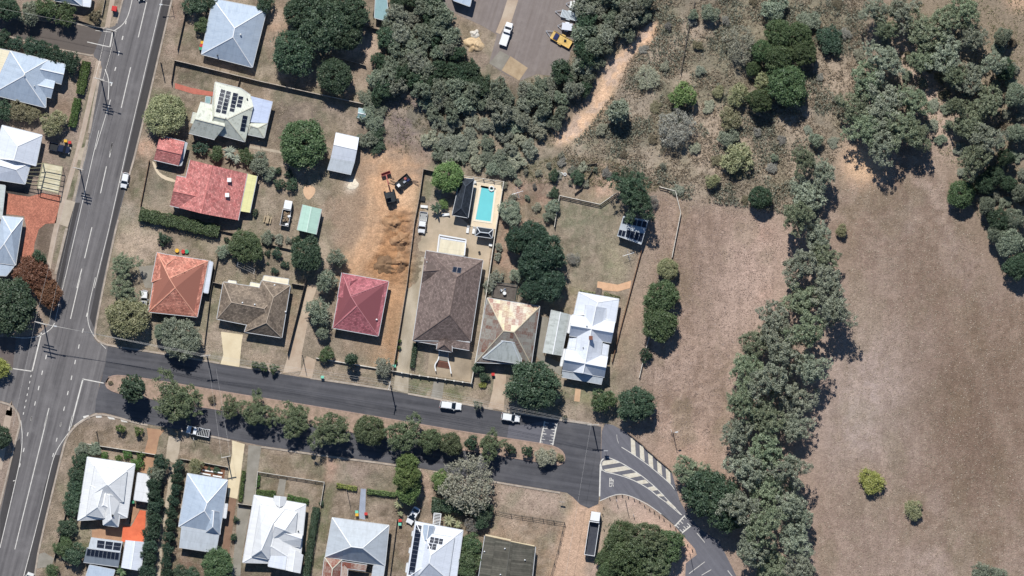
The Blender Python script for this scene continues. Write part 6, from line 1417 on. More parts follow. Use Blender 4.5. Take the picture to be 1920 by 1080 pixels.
trees('X', 'small', 'olive', [(1384, 178, 22, 'olive tree left of the pasture grove foot', 4.5), (1428, 152, 16, 'yellowish tree inside the pasture grove', 5), (1370, 222, 22, 'olive shrub below the pasture grove', 3.5), (1382, 296, 30, 'wide yellow-green tree above the western field', 4.5), (1336, 340, 14, 'small yellow-green bush above the western field', 3.2), (1347, 172, 12, 'tiny olive shrub in the middle of the pasture', 2)])
trees('X', 'round', 'dark', [(1425, 370, 24, 'dark round tree at the head of the western field', 5.5)])
trees('X', 'small', 'deep', [(1556, 74, 27, 'dark bluish shrub right of the pasture grove', 3.6)])
trees('X', 'small', 'scrub', [(1452, 14, 26, 'dark tree at the top edge of the pasture', 5), (1330, 24, 18, 'bushy tree at the top edge beside the pasture fence', 4), (1300, 28, 10, 'small bush on the pasture fence line', 3), (1515, 40, 22, 'grey shrub above the pasture grove', 3), (1530, 262, 14, 'small grey-green tree near the sandy patch', 3.6), (1452, 296, 8, 'little dark bush above the western field', 2), (1365, 258, 20, 'grey-green shrub below the olive shrub', 3)])
# --- the great thicket: individual scrub bushes
def scatter(poly, sp, seed, excl=()):
    rnd = random.Random(seed); xs = [p[0] for p in poly]; ys = [p[1] for p in poly]; pts = []
    for _ in range(6000):
        x, y = rnd.uniform(min(xs), max(xs)), rnd.uniform(min(ys), max(ys))
        if not inpoly(np.array([x]), np.array([y]), poly)[0] or any(inpoly(np.array([x]), np.array([y]), e)[0] for e in excl): continue
        if all((x - a) ** 2 + (y - b_) ** 2 > sp * sp for a, b_ in pts): pts.append((x, y))
    return pts
TONE = dict(scrub='grey-green', dark='dark green', scrubg='grey', pale='pale', twig='dry', brownish='brownish', olive='olive')
CREEK_MID = [(1225, 62), (1200, 88), (1172, 110), (1150, 138), (1136, 168), (1118, 200), (1095, 228), (1068, 255), (1045, 272)]
THICK = [([(742, -12), (830, -12), (838, 60), (868, 108), (895, 140), (890, 200), (840, 230), (800, 215), (785, 175), (765, 150), (740, 165), (712, 195), (700, 170), (712, 100), (730, 50)], 'scrub', 'bush in the thicket left of the car yard', 21),
         ([(900, 150), (950, 172), (985, 158), (1040, 140), (1082, 108), (1100, 130), (1108, 190), (1070, 240), (1020, 225), (960, 225), (900, 205)], 'scrub', 'bush in the thicket below the car yard', 21),
         ([(1092, -12), (1222, -12), (1212, 40), (1185, 70), (1140, 105), (1105, 125), (1090, 90)], 'scrub', 'bush in the thicket right of the trailers', 21),
         ([(800, 225), (900, 215), (960, 230), (1030, 235), (1050, 260), (1000, 290), (965, 320), (900, 322), (845, 298), (800, 280)], 'scrubg', 'bush in the low scrub above the pool', 22),
         ([(688, 175), (708, 190), (722, 220), (705, 255), (722, 270), (700, 278), (686, 262)], 'scrub', 'bush on the scrub edge beside the long fence', 19)]
for k, (poly, lf, lab, sp) in enumerate(THICK):
    for i, (x, y) in enumerate(scatter(poly, sp, 40 + k)):
        if any((x - a_) ** 2 + (y - b_) ** 2 < 34 ** 2 for a_, b_ in CREEK_MID): continue
        big = TRND.random() < .4 and k < 3
        lf_ = TRND.choice(['scrub', 'scrub', 'dark', 'scrubg'] if lf == 'scrub' else ['scrubg', 'scrubg', 'scrub', 'pale'])
        tree(x, y, TRND.uniform(19, 25) if big else TRND.uniform(14, 19), 'scrub', lf_, ('large ' if big else 'small ') + TONE[lf_] + ' ' + lab, TRND.uniform(4.5, 6.5) if big else (TRND.uniform(3, 4.8) if k < 3 else TRND.uniform(1.6, 3)), 'scrub patch %d' % (k + 1))
for i, (x, y) in enumerate(scatter(ROUGH, 46, 77, excl=[[(1340, 40), (1540, 40), (1530, 240), (1340, 250)], [(p[0] + (8 if i_ > 6 else -2), p[1]) for i_, p in enumerate(CREEK)]])):
    if x < 1200 and y < 100: continue
    lf_ = TRND.choice(['scrubg', 'pale', 'twig', 'brownish'])
    tree(x, y, TRND.uniform(6, 13), 'scrub', lf_, 'low ' + TONE[lf_] + ' bush scattered over the rough pasture', TRND.uniform(.7, 1.6), 'low pasture bushes')
for i, (x, y) in enumerate(scatter([(1640, 60), (1800, 150), (1900, 60), (1925, 380), (1860, 380), (1800, 320), (1740, 240), (1690, 160)], 26, 78)):
    lf_ = TRND.choice(['scrubg', 'scrub', 'brownish'])
    tree(x, y, TRND.uniform(8, 15), 'scrub', lf_, 'low ' + TONE[lf_] + ' bush among the north-east trees', TRND.uniform(1, 2.2), 'north-east undergrowth')
for i, (x, y) in enumerate(scatter([(945, 330), (1040, 300), (1130, 320), (1110, 345), (1030, 345), (1050, 370), (1030, 420), (990, 400), (945, 360)], 24, 79)):
    tree(x, y, TRND.uniform(5, 10), 'scrub', TRND.choice(['scrubg', 'pale', 'scrub', 'twig']), 'low dry bush on the bank above the mown back yard', TRND.uniform(.7, 1.5), 'bank bushes')
# --- hedges: leafy clipped boxes
def hedge(label, pts, w_, h_, leaf='hedge', dens=60, ls=.11, rough=.1, cat='hedge'):
    rs = np.random.default_rng(int(abs(pts[0][0] * 7 + pts[0][1]))); P = [Vector(g2(p)) for p in pts]; V_, N_ = [], []
    tot = sum((P[i + 1] - P[i]).length for i in range(len(P) - 1)); core = MB(); strip(core, [tuple(p) for p in P], w_ * .72, 0, h_ * .84)
    n = int(tot * (w_ + 2 * h_) * dens)
    cum = [0]
    for i in range(len(P) - 1): cum.append(cum[-1] + (P[i + 1] - P[i]).length)
    pos = []; nor = []
    for _ in range(n):
        d = rs.random() * tot; i = max(j for j in range(len(P) - 1) if cum[j] <= d); t = (P[i + 1] - P[i]).normalized(); p = P[i] + t * (d - cum[i]); s_ = Vector((-t.y, t.x))
        e = rs.random() * (w_ + 2 * h_); wob_ = 1 + rough * (math.sin(d * 1.9 + s_.x * 4) + math.sin(d * 4.7) * .5)
        if e < w_: a = (e - w_ / 2); z = h_ * (1 - .18 * (2 * abs(a) / w_) ** 4); nr = (0, 0, 1)
        elif e < w_ + h_: a = w_ / 2; z = e - w_; nr = (s_.x, s_.y, .2)
        else: a = -w_ / 2; z = e - w_ - h_; nr = (-s_.x, -s_.y, .2)
        pos.append((p.x + s_.x * a * wob_, p.y + s_.y * a * wob_, z * (1 + rough * .5 * math.sin(d * 2.3)))); nor.append(nr)
    pos = np.array(pos) + rs.normal(size=(n, 3)) * .07; nor = np.array(nor) + rs.normal(size=(n, 3)) * .5
    s_ = ls * (.6 + .8 * rs.random(n)); V, F = quads_from(pos, nor, s_, s_ * .6, rs); V[:, 2] = np.maximum(V[:, 2], .02)
    off = np.array([P[0].x, P[0].y, 0]); root = empty('hedge', (P[0].x, P[0].y, 0), label, cat)
    me = mesh_np('foliage', V - off, F, np.repeat(rs.random(n), 4)); me.materials.append(LF[leaf]); o = bpy.data.objects.new('foliage', me); COL.objects.link(o); o.parent = root
    core.build('branches', M('hedge_core', (40, 46, 28), fine=.2), root)
hedge('upper bright green clipped hedge along the western footpath', Z('A', (628, 445), (580, 680)), 1.9, 1.6, 'hedge')
hedge('lower bright green clipped hedge along the western footpath', Z('A', (565, 712), (522, 918)), 1.7, 1.5, 'hedge')
hedge('long thick dark hedge below the red-tiled house', Z('D', (85, 622), (300, 668), (660, 752)), 2.7, 2.0, 'mango', 55, .13, .12)
hedge('narrow hedge between the two concrete driveways', Z('K', (495, 370), (472, 575)), .8, 1.0, 'hedge')
hedge('low box hedge left of the front path to the white house', Z('K', (572, 515), (708, 528)), 1.3, .8, 'hedge'); hedge('low box hedge right of the front path to the white house', Z('K', (788, 548), (930, 580)), 1.2, .8, 'hedge')
hedge('tall dark hedge along the right side of the large white house', Z('K', (985, 615), (950, 830), (915, 1080)), 1.6, 1.8, 'dark')
hedge('low hedge along the left of the white garden fence', Z('K', (598, 400), (585, 480)), .7, .7, 'hedge')
hedge('yellowish hedge left of the blue-grey path', Z('K', (1120, 468), (1258, 492)), .9, .9, 'yellow'); hedge('green hedge right of the blue-grey path', [Z1('K', 1325, 508), Z1('L', 225, 532)], 1.0, 1.0, 'bright')
hedge('thick dark front hedge under the pale spreading tree', Z('L', (465, 600), (640, 610), (850, 635)), 3.0, 2.2, 'dark', 50, .14, .15)
hedge('narrow hedge strip beside the brown house driveway', Z('H', (768, 630), (745, 805)), .9, 1.2, 'dark'); hedge('garden edging hedge behind the white many-gabled house', Z('I', (875, 180), (1000, 200)), .7, .6, 'olive'); hedge('second edging hedge behind the white many-gabled house', Z('I', (1050, 195), (1165, 225)), .7, .6, 'olive')
# --- long dry grass: too fine to count
def tufts(name, poly, n, size, leaf, seed, hmax=.35, label='long dry pasture grass', excl=()):
    rs = np.random.default_rng(seed); xs = [p[0] for p in poly]; ys = [p[1] for p in poly]
    X = rs.uniform(min(xs), max(xs), n * 2); Y = rs.uniform(min(ys), max(ys), n * 2); k = inpoly(X, Y, poly)
    for e in excl: k &= ~inpoly(X, Y, e)
    den = vnoise(X * S, Y * S, 2.2 if seed != 21 else 5.0, seed + 5); k &= rs.random(n * 2) < np.clip((den - (.3 if seed != 21 else .48)) * (3.2 if seed != 21 else 6), .12 if seed != 21 else 0, 1)
    X, Y = X[k][:n], Y[k][:n]; den = den[k][:n]; x = (X - 960) * S; y = (540 - Y) * S
    i = np.clip(((y + 80) / STEP).astype(int), 0, HGT.shape[0] - 1); j = np.clip(((x + 136) / STEP).astype(int), 0, HGT.shape[1] - 1); z = HGT[i, j]
    per = 4; c = np.repeat(np.stack([x, y, z], 1), per, 0) + rs.normal(size=(len(x) * per, 3)) * np.array([.16, .16, 0]); m_ = len(c)
    c[:, 2] += hmax * rs.random(m_) * (.4 + den.repeat(per)); nr = rs.normal(size=(m_, 3)) * np.array([1, 1, .6]) + np.array([0, 0, .5]); s_ = size * (.6 + .8 * rs.random(m_))
    V, F = quads_from(c, nr, s_, s_ * .35, rs); me = mesh_np(name, V, F, np.repeat(np.clip(rs.random(m_) * .6 + .4 * np.repeat(rs.random(len(x)), per), 0, 1), 4)); me.materials.append(LF[leaf])
    o = bpy.data.objects.new(name, me); COL.objects.link(o); tag(o, label, 'grass', kind='stuff')
LF['straw'] = leaf_mat('leaf_straw', (142, 130, 108), (196, 182, 156), trans=.15); LF['lawn'] = leaf_mat('leaf_dry_lawn', (122, 106, 86), (172, 150, 128), trans=.1); LF['bank'] = leaf_mat('leaf_bank', (110, 108, 80), (168, 156, 126), trans=.15)
tufts('pasture_grass', ROUGH, 24000, .20, 'straw', 5, .38, excl=[CREEK])
tufts('low_scrub', ROUGH, 22000, .22, 'scrubg', 21, .7, 'low grey-green undergrowth matted through the rough pasture', [CREEK])
tufts('understorey_grass', SCRUB + [(690, 280)], 7000, .18, 'bank', 6, .3, 'dry undergrowth beneath the thicket', [Z('N', (480, -60), (620, 100), (850, 220), (800, 400), (1000, 510), (1200, 480), (1300, 400), (1360, -60))])
tufts('bank_grass', [(945, 320), (1060, 290), (1150, 300), (1240, 350), (1230, 360), (1140, 350), (1040, 345), (960, 345)], 2500, .16, 'bank', 8, .25, 'dry grass on the bank above the back yards')
tufts('grove_grass', [(1640, 0), (1990, -30), (1990, 480), (1890, 540), (1800, 330), (1740, 260), (1640, 240)], 6000, .18, 'bank', 9, .3, 'dry grass under the north-east grove')

# --- short dry grass on lawns, verges and fields
FREE = np.ones(GX.shape, bool)
for P_ in SHEETS: FREE &= ~inpoly(PX, PY, P_)
def sward(name, poly, n, size, leaf, seed, label, hmax=.07):
    rs = np.random.default_rng(seed); xs = [p[0] for p in poly]; ys = [p[1] for p in poly]
    X = rs.uniform(min(xs), max(xs), n); Y = rs.uniform(min(ys), max(ys), n); k = inpoly(X, Y, poly)
    x = (X - 960) * S; y = (540 - Y) * S; i = np.clip(np.round((y + 80) / STEP).astype(int), 0, HGT.shape[0] - 1); j = np.clip(np.round((x + 136) / STEP).astype(int), 0, HGT.shape[1] - 1)
    den = vnoise(x, y, 1.2, seed + 3, 4); k &= FREE[i, j] & (rs.random(n) < np.clip((den - .32) * 4, .15, 1)); x, y, i, j = x[k], y[k], i[k], j[k]
    m_ = len(x); c = np.stack([x, y, HGT[i, j] + hmax * (.3 + .7 * rs.random(m_))], 1); nr = rs.normal(size=(m_, 3)) * np.array([.8, .8, .3]) + np.array([0, 0, .8]); s_ = size * (.5 + rs.random(m_))
    V, F = quads_from(c, nr, s_, s_ * .5, rs); V[:, 2] = np.maximum(V[:, 2], np.repeat(HGT[i, j], 4) + .01)
    me = mesh_np(name, V, F, np.repeat(rs.random(m_), 4)); me.materials.append(LF[leaf]); o = bpy.data.objects.new(name, me); COL.objects.link(o); tag(o, label, 'grass', kind='stuff')
LF['tan'] = leaf_mat('leaf_tan', (126, 110, 95), (184, 165, 149), trans=.1); LF['mix'] = leaf_mat('leaf_lawn_mix', (104, 98, 78), (186, 166, 142), trans=.1)
sward('field_grass', FIELD_E, 70000, .13, 'tan', 31, 'short dry grass of the eastern field'); sward('field_grass', FIELD_W, 34000, .13, 'tan', 32, 'short dry grass of the western field')
sward('lawn_grass', [(250, -10), (690, -10), (680, 300), (590, 480), (200, 650), (190, 480)], 50000, .11, 'mix', 33, 'dry lawn grass of the north-western yards')
sward('lawn_grass', [(190, 480), (600, 480), (640, 720), (190, 650)], 26000, .11, 'mix', 34, 'dry lawn grass around the orange and taupe roofed houses'); sward('lawn_grass', [(900, 330), (1270, 330), (1200, 800), (640, 740), (640, 640), (1000, 640)], 40000, .11, 'mix', 35, 'dry lawn grass of the north-eastern yards')
sward('lawn_grass', [(60, 780), (340, 800), (1070, 925), (1030, 1090), (60, 1090)], 66000, .11, 'mix', 36, 'dry lawn grass of the southern yards')
# ================================================================ VEHICLES
TYRE = M('tyre_rubber', (34, 34, 36), fine=.1); RIM = M('wheel_rim', (170, 172, 176), fine=.05, rough=.35, met=.6)
CARGL = M('car_glass', (30, 38, 48), fine=0, rough=.1, spec=.6); LAMP = M('lamp_lens', (226, 226, 220), fine=0, rough=.15); TAIL = M('tail_lens', (150, 30, 26), fine=0, rough=.2)
def carpaint(nm, c): 
    return M('car_paint_' + nm, c, fine=.02, rough=.25, spec=.5)
BUMP = M('bumper_black', (40, 42, 44), fine=.05, rough=.5)
class Loc:
    """local frame of a thing: x forward, y left"""
    def __init__(s, p, ang, z=0.0): s.o = g(p, 0); s.o.z = z; s.a = ang; s.c, s.s = math.cos(ang), math.sin(ang)
    def __call__(s, x, y, z): return Vector((s.o.x + x * s.c - y * s.s, s.o.y + x * s.s + y * s.c, s.o.z + z))
def ang_of(a, b_):
    """heading from plan point a (tail) to b (nose)"""
    return math.atan2(-(b_[1] - a[1]), b_[0] - a[0])
def hull(mb, L, st):
    """loft: stations (x, halfwidth, zlow, zmid, ztop, topwidth factor)"""
    rings = []
    for x, w_, z0, zm, zt, tf in st:
        rings.append([L(x, -w_ * .9, z0), L(x, -w_, zm), L(x, -w_ * tf, zt), L(x, w_ * tf, zt), L(x, w_, zm), L(x, w_ * .9, z0)])
    vs = [v for r in rings for v in r]; n = 6; fs = []
    for i in range(len(rings) - 1):
        for j in range(n): fs.append((i * n + j, i * n + (j + 1) % n, (i + 1) * n + (j + 1) % n, (i + 1) * n + j))
    fs += [list(range(n))[::-1], [(len(rings) - 1) * n + j for j in range(n)]]
    mb.add(vs, fs); return mb
def wheels(root, L, xs, hw, r=.32, w_=.22):
    for x in xs:
        for sg in (-1, 1):
            m_ = MB(); m_.tube(L(x, sg * (hw - w_), r), L(x, sg * hw, r), r, r, 14); wh = m_.build('wheel', TYRE, root)
            m_ = MB(); m_.tube(L(x, sg * (hw - .02), r), L(x, sg * (hw + .012), r), r * .58, r * .5, 10); m_.build('rim', RIM, wh)
def cabin(root, L, x0, x1, x2, x3, zb, zr, hw, paint, sunroof=False):
    """x0 rear base, x1 rear roof, x2 front roof, x3 windscreen base"""
    rw = hw * .80; B = [L(x0, -hw * .93, zb), L(x3, -hw * .93, zb), L(x3, hw * .93, zb), L(x0, hw * .93, zb)]; T = [L(x1, -rw, zr), L(x2, -rw, zr), L(x2, rw, zr), L(x1, rw, zr)]
    def pane(nm, a, b_, c, d):
        m_ = MB(); m_.add([a, b_, c, d], [(0, 1, 2, 3)]); m_.build(nm, CARGL, root)
    pane('windscreen', B[1], B[2], T[2], T[1]); pane('rear_window', B[3], B[0], T[0], T[3]); pane('side_window', B[0], B[1], T[1], T[0]); pane('side_window', B[2], B[3], T[3], T[2])
    xm = (x1 + x2) / 2; m_ = MB()
    vs = [L(x1 - .04, -rw - .02, zr - .03), L(x2 + .04, -rw - .02, zr - .03), L(x2 + .04, rw + .02, zr - .03), L(x1 - .04, rw + .02, zr - .03), L(x1 + .06, -rw * .86, zr + .045), L(x2 - .06, -rw * .86, zr + .045), L(x2 - .06, rw * .86, zr + .045), L(x1 + .06, rw * .86, zr + .045)]
    m_.add(vs, [(4, 5, 6, 7), (0, 1, 5, 4), (1, 2, 6, 5), (2, 3, 7, 6), (3, 0, 4, 7), (3, 2, 1, 0)]); rf = m_.build('roof', paint, root)
    for sg in (-1, 1):
        for a, b_ in ((L(x3, sg * hw * .93, zb), L(x2, sg * rw, zr)), (L(x0, sg * hw * .93, zb), L(x1, sg * rw, zr)), (L((x0 + x3) / 2, sg * hw * .94, zb), L(xm, sg * (rw + .01), zr))):
            m_ = MB(); m_.beam(a, b_, .09, .07); m_.build('pillar', paint, root)
    if sunroof: m_ = MB(); m_.add([L(xm - .05, -.4, zr + .05), L(xm + .55, -.4, zr + .05), L(xm + .55, .4, zr + .05), L(xm - .05, .4, zr + .05)], [(0, 1, 2, 3)]); m_.build('sunroof', CARGL, rf)
    return rf
def lights(root, L, xf, xr, hw, z=.68):
    for sg in (-1, 1):
        m_ = MB(); m_.box(L(xf - .07, sg * hw * .66, z), (.16, .36, .14), L.a); m_.build('headlight', LAMP, root)
        m_ = MB(); m_.box(L(xr + .05, sg * hw * .70, z + .06), (.12, .28, .16), L.a); m_.build('tail_light', TAIL, root)
def mirrors(root, L, x, hw, z, paint):
    for sg in (-1, 1): m_ = MB(); m_.box(L(x, sg * (hw + .1), z), (.14, .2, .14), L.a); m_.build('wing_mirror', paint, root)
def sedan(label, tail, nose, paint, wagon=False, W=1.82, H=1.46, sunroof=False, cat='car'):
    c = ((tail[0] + nose[0]) / 2, (tail[1] + nose[1]) / 2); Ln = math.dist(tail, nose) * S; L = Loc(c, ang_of(tail, nose)); h = Ln / 2; w_ = W / 2
    root = empty('parked_car', L.o, label, cat)
    m_ = MB(); hull(m_, L, [(-h, w_ * .72, .42, .62, .80, .9), (-h + .12, w_ * .88, .30, .66, .90, .9), (-h * .72, w_ * .98, .22, .72, .97, .88), (-h * .2, w_, .2, .72, .97, .88), (h * .28, w_, .2, .72, .95, .88), (h * .62, w_ * .97, .22, .68, .86, .84), (h - .14, w_ * .85, .3, .6, .74, .82), (h, w_ * .62, .4, .55, .64, .85)])
    m_.smooth = False; b_ = m_.build('body', paint, root); bv = b_.modifiers.new('bevel', 'BEVEL'); bv.width = .05; bv.segments = 2; bv.limit_method = 'ANGLE'; bv.angle_limit = .25
    if wagon: cabin(root, L, -h + .10, -h + .38, h * .10, h * .46, .95, H, w_, paint, sunroof)
    else: cabin(root, L, -h * .78, -h * .42, h * .10, h * .48, .95, H, w_, paint, sunroof)
    wheels(root, L, (-h * .6, h * .62), w_ - .02); lights(root, L, h, -h, w_); mirrors(root, L, h * .34, w_, .98, paint)
    return root
def ute(label, tail, nose, paint, W=1.86, tray=None, cab=(-.02, .12, .44, .66), H=1.78, tray_mat=None, cover=None, double=True, racks=0, cat='pickup'):
    """tray: fraction of the half length where the cab begins"""
    c = ((tail[0] + nose[0]) / 2, (tail[1] + nose[1]) / 2); Ln = math.dist(tail, nose) * S; L = Loc(c, ang_of(tail, nose)); h = Ln / 2; w_ = W / 2
    root = empty('parked_pickup', L.o, label, cat); xc = h * (-.12 if double else .08); x3 = h * .62; x2 = h * .38
    m_ = MB(); hull(m_, L, [(xc - .05, w_ * .98, .34, .8, 1.08, .9), (h * .3, w_, .32, .8, 1.08, .9), (h * .64, w_ * .98, .32, .78, 1.02, .86), (h - .16, w_ * .9, .36, .7, .92, .84), (h, w_ * .72, .45, .64, .8, .86)])
    b_ = m_.build('body', paint, root); bv = b_.modifiers.new('bevel', 'BEVEL'); bv.width = .05; bv.segments = 2; bv.limit_method = 'ANGLE'; bv.angle_limit = .25
    cabin(root, L, xc - .02, xc + .14, x2, x3, 1.06, H, w_, paint); mirrors(root, L, x3 - .15, w_, 1.12, BUMP)
    m_ = MB(); x0 = -h; x1 = xc - .12; m_.box(L((x0 + x1) / 2, 0, .62), (x1 - x0, W * .96, .12), L.a); m_.build('tray_floor', tray_mat or BUMP, root)
    for a, b_, d in (((x0 + x1) / 2, w_ * .95, (x1 - x0, .06, .42)), ((x0 + x1) / 2, -w_ * .95, (x1 - x0, .06, .42)), (x0 + .03, 0, (.06, W * .9, .42)), (x1 - .03, 0, (.06, W * .9, .42))): m_ = MB(); m_.box(L(a, b_, .88), d, L.a); m_.build('tray_side', paint, root)
    if cover: m_ = MB(); m_.box(L((x0 + x1) / 2, 0, 1.12), (x1 - x0 - .1, W * .9, .05), L.a); m_.build('tray_cover', cover, root)
    for i in range(racks): m_ = MB(); x = x0 + (x1 - x0) * (i + .5) / racks; m_.box(L(x, 0, 1.9), (.07, W * .9, .06), L.a); m_.build('rack_bar', TRIM, root)
    if racks:
        for sg in (-1, 1):
            m_ = MB(); m_.beam(L(x0, sg * w_ * .86, 1.86), L(x1, sg * w_ * .86, 1.86), .07, .06); m_.build('rack_rail', TRIM, root)
            for x in (x0 + .1, x1 - .1): m_ = MB(); m_.tube(L(x, sg * w_ * .86, 1.08), L(x, sg * w_ * .86, 1.86), .03, .03, 6); m_.build('rack_post', TRIM, root)
    wheels(root, L, (-h * .6, h * .64), w_ - .02, .37, .25); lights(root, L, h, -h, w_, .78)
    return root
WP = carpaint('white', (232, 232, 230)); SILV = carpaint('silver', (200, 200, 196)); NAVY = carpaint('navy', (38, 46, 66)); BLKP = carpaint('black', (30, 31, 34))
sedan('white sedan with dark windscreen parked below the front path', Z1('T6', 185, 205), Z1('T6', 482, 243), WP, wagon=True)
sedan('white car parked half under the huge dark tree', Z1('T6', 1035, 370), Z1('T6', 1290, 410), WP, wagon=True)
sedan('small white hatchback parked on the main road shoulder', Z1('C', 915, 247), Z1('C', 893, 356), WP, wagon=True, W=1.68)
sedan('white sedan with sunroof parked askew in the driveway', Z1('U3', 310, 155), Z1('U3', 190, 370), WP, sunroof=True, W=1.85)
sedan('white car tucked under trees beside the orange-tiled house', Z1('F', 1047, 92), Z1('F', 1042, 196), WP, wagon=True, W=1.7)
sedan('pale silver car entering at the bottom edge of the main road', Z1('J', 185, 1135), Z1('J', 212, 1058), SILV)
sedan('black car cut by the top edge on the main road', Z1('A', 1010, -95), Z1('A', 1025, 6), BLKP)
ute('dark navy pickup parked beside the white house pergola', Z1('U8', 335, 275), Z1('U8', 580, 335), NAVY, tray_mat=BUMP)
ute('white pickup parked on the concrete yard by the tall fence', Z1('T4', 335, 165), Z1('T4', 288, 545), WP, tray_mat=M('tray_liner', (160, 160, 156)))
ute('white pickup in the car yard on the concrete strip', Z1('N', 885, 288), Z1('N', 932, 145), WP, cover=TRIM, double=False)
ute('white utility van with roof ladder racks parked under the median trees', Z1('U1', 410, 255), Z1('U1', 80, 190), WP, tray_mat=BUMP, racks=7, double=False, W=2.0)
# flatbed truck with a load
L = Loc(Z1('T3', 620, 430), ang_of(Z1('T3', 570, 690), Z1('T3', 670, 175))); r = empty('flatbed_truck', L.o, 'white flatbed truck carrying a heap of brown rubble beside the aqua carport', 'truck')
hl = math.dist(Z1('T3', 555, 680), Z1('T3', 670, 175)) * S / 2
m_ = MB(); hull(m_, L, [(hl - 2.0, .95, .5, 1.2, 2.1, .94), (hl - .5, .95, .5, 1.2, 2.1, .94), (hl - .12, .92, .5, 1.1, 1.5, .95), (hl, .86, .55, .9, 1.2, .95)]); m_.build('cab', WP, r)
m_ = MB(); m_.add([L(hl - .46, -.84, 2.0), L(hl - .46, .84, 2.0), L(hl - .12, .82, 1.5), L(hl - .12, -.82, 1.5)], [(0, 1, 2, 3)]); m_.build('windscreen', CARGL, r)
m_ = MB(); m_.box(L(-1.1, 0, .95), (2 * hl - 2.2, 1.95, .12), L.a); m_.build('tray_floor', BUMP, r)
for a, b_, d in ((-1.1, .98, (2 * hl - 2.2, .07, .5)), (-1.1, -.98, (2 * hl - 2.2, .07, .5)), (-hl + .04, 0, (.07, 1.9, .5))): m_ = MB(); m_.box(L(a, b_, 1.25), d, L.a); m_.build('tray_side', WP, r)
m_ = MB()
for sg in (-1, 1): m_.tube(L(hl - 2.25, sg * .9, 1.0), L(hl - 2.25, sg * .9, 2.2), .05, .05, 6)
m_.tube(L(hl - 2.25, -.9, 2.2), L(hl - 2.25, .9, 2.2), .05, .05, 6); m_.build('headboard', TRIM, r)
wheels(r, L, (-hl * .55, hl * .65), .9, .4, .26); lights(r, L, hl, -hl, .9, .9)
rn = random.Random(3); m_ = MB()
for i in range(60): m_.box(L(rn.uniform(-1.9, .2), rn.uniform(-.75, .5), 1.05 + rn.uniform(0, .4)), (rn.uniform(.2, .5), rn.uniform(.15, .35), rn.uniform(.1, .25)), rn.uniform(0, 3))
tag(m_.build('rubble_heap', M('rubble', (158, 138, 112), (120, 100, 80), s=3), None, label='heap of brown rubble on the flatbed truck', cat='rubble'), kind='stuff')
for k, (x, y) in enumerate(((Z1('T3', 672, 490)), (Z1('T3', 620, 655)))):
    m_ = MB(); p = g((x, y), 1.5); m_.box((p.x, p.y, 1.35), (.7, .5, .45), .3); m_.box((p.x, p.y, 1.6), (.6, .42, .06), .3); m_.build('white_crate', TRIM, None, label=('white box on the flatbed beside the rubble', 'white box at the tail of the flatbed truck')[k], cat='box')
# tipper truck
L = Loc(Z1('U2', 280, 540), ang_of(Z1('U2', 235, 910), Z1('U2', 345, 180))); hl = math.dist(Z1('U2', 235, 910), Z1('U2', 345, 175)) * S / 2
r = empty('tipper_truck', L.o, 'white-cabbed truck with a long dark empty tray on the dirt road', 'truck'); TIPM = M('tipper_floor', (58, 60, 68), (70, 72, 78), s=2)
m_ = MB(); hull(m_, L, [(hl - 2.1, 1.12, .6, 1.4, 2.75, .97), (hl - .25, 1.12, .6, 1.4, 2.75, .95), (hl - .06, 1.1, .6, 1.4, 2.4, .95), (hl, 1.05, .6, 1.3, 1.7, .97)]); m_.build('cab', WP, r)
m_ = MB(); m_.add([L(hl - .01, -.95, 1.75), L(hl - .01, .95, 1.75), L(hl - .05, .95, 2.4), L(hl - .05, -.95, 2.4)], [(0, 1, 2, 3)]); m_.build('windscreen', CARGL, r)
x0, x1 = -hl, hl - 2.3; m_ = MB(); m_.box(L((x0 + x1) / 2, 0, 1.15), (x1 - x0, 2.3, .15), L.a); m_.build('tray_floor', TIPM, r)
for a, b_, d in (((x0 + x1) / 2, 1.18, (x1 - x0, .1, 1.0)), ((x0 + x1) / 2, -1.18, (x1 - x0, .1, 1.0)), (x0 + .05, 0, (.1, 2.26, 1.0)), (x1 - .08, 0, (.16, 2.26, 1.5))): m_ = MB(); m_.box(L(a, b_, 1.2 + d[2] / 2), d, L.a); m_.build('tray_side', WP, r)
m_ = MB(); m_.box(L(0, 0, .75), (2 * hl - 1, .9, .3), L.a); m_.build('chassis', BUMP, r)
wheels(r, L, (-hl * .72, -hl * .46, hl * .72), 1.14, .5, .34); mirrors(r, L, hl - .3, 1.18, 2.2, BUMP); lights(r, L, hl, -hl, 1.05, .9)
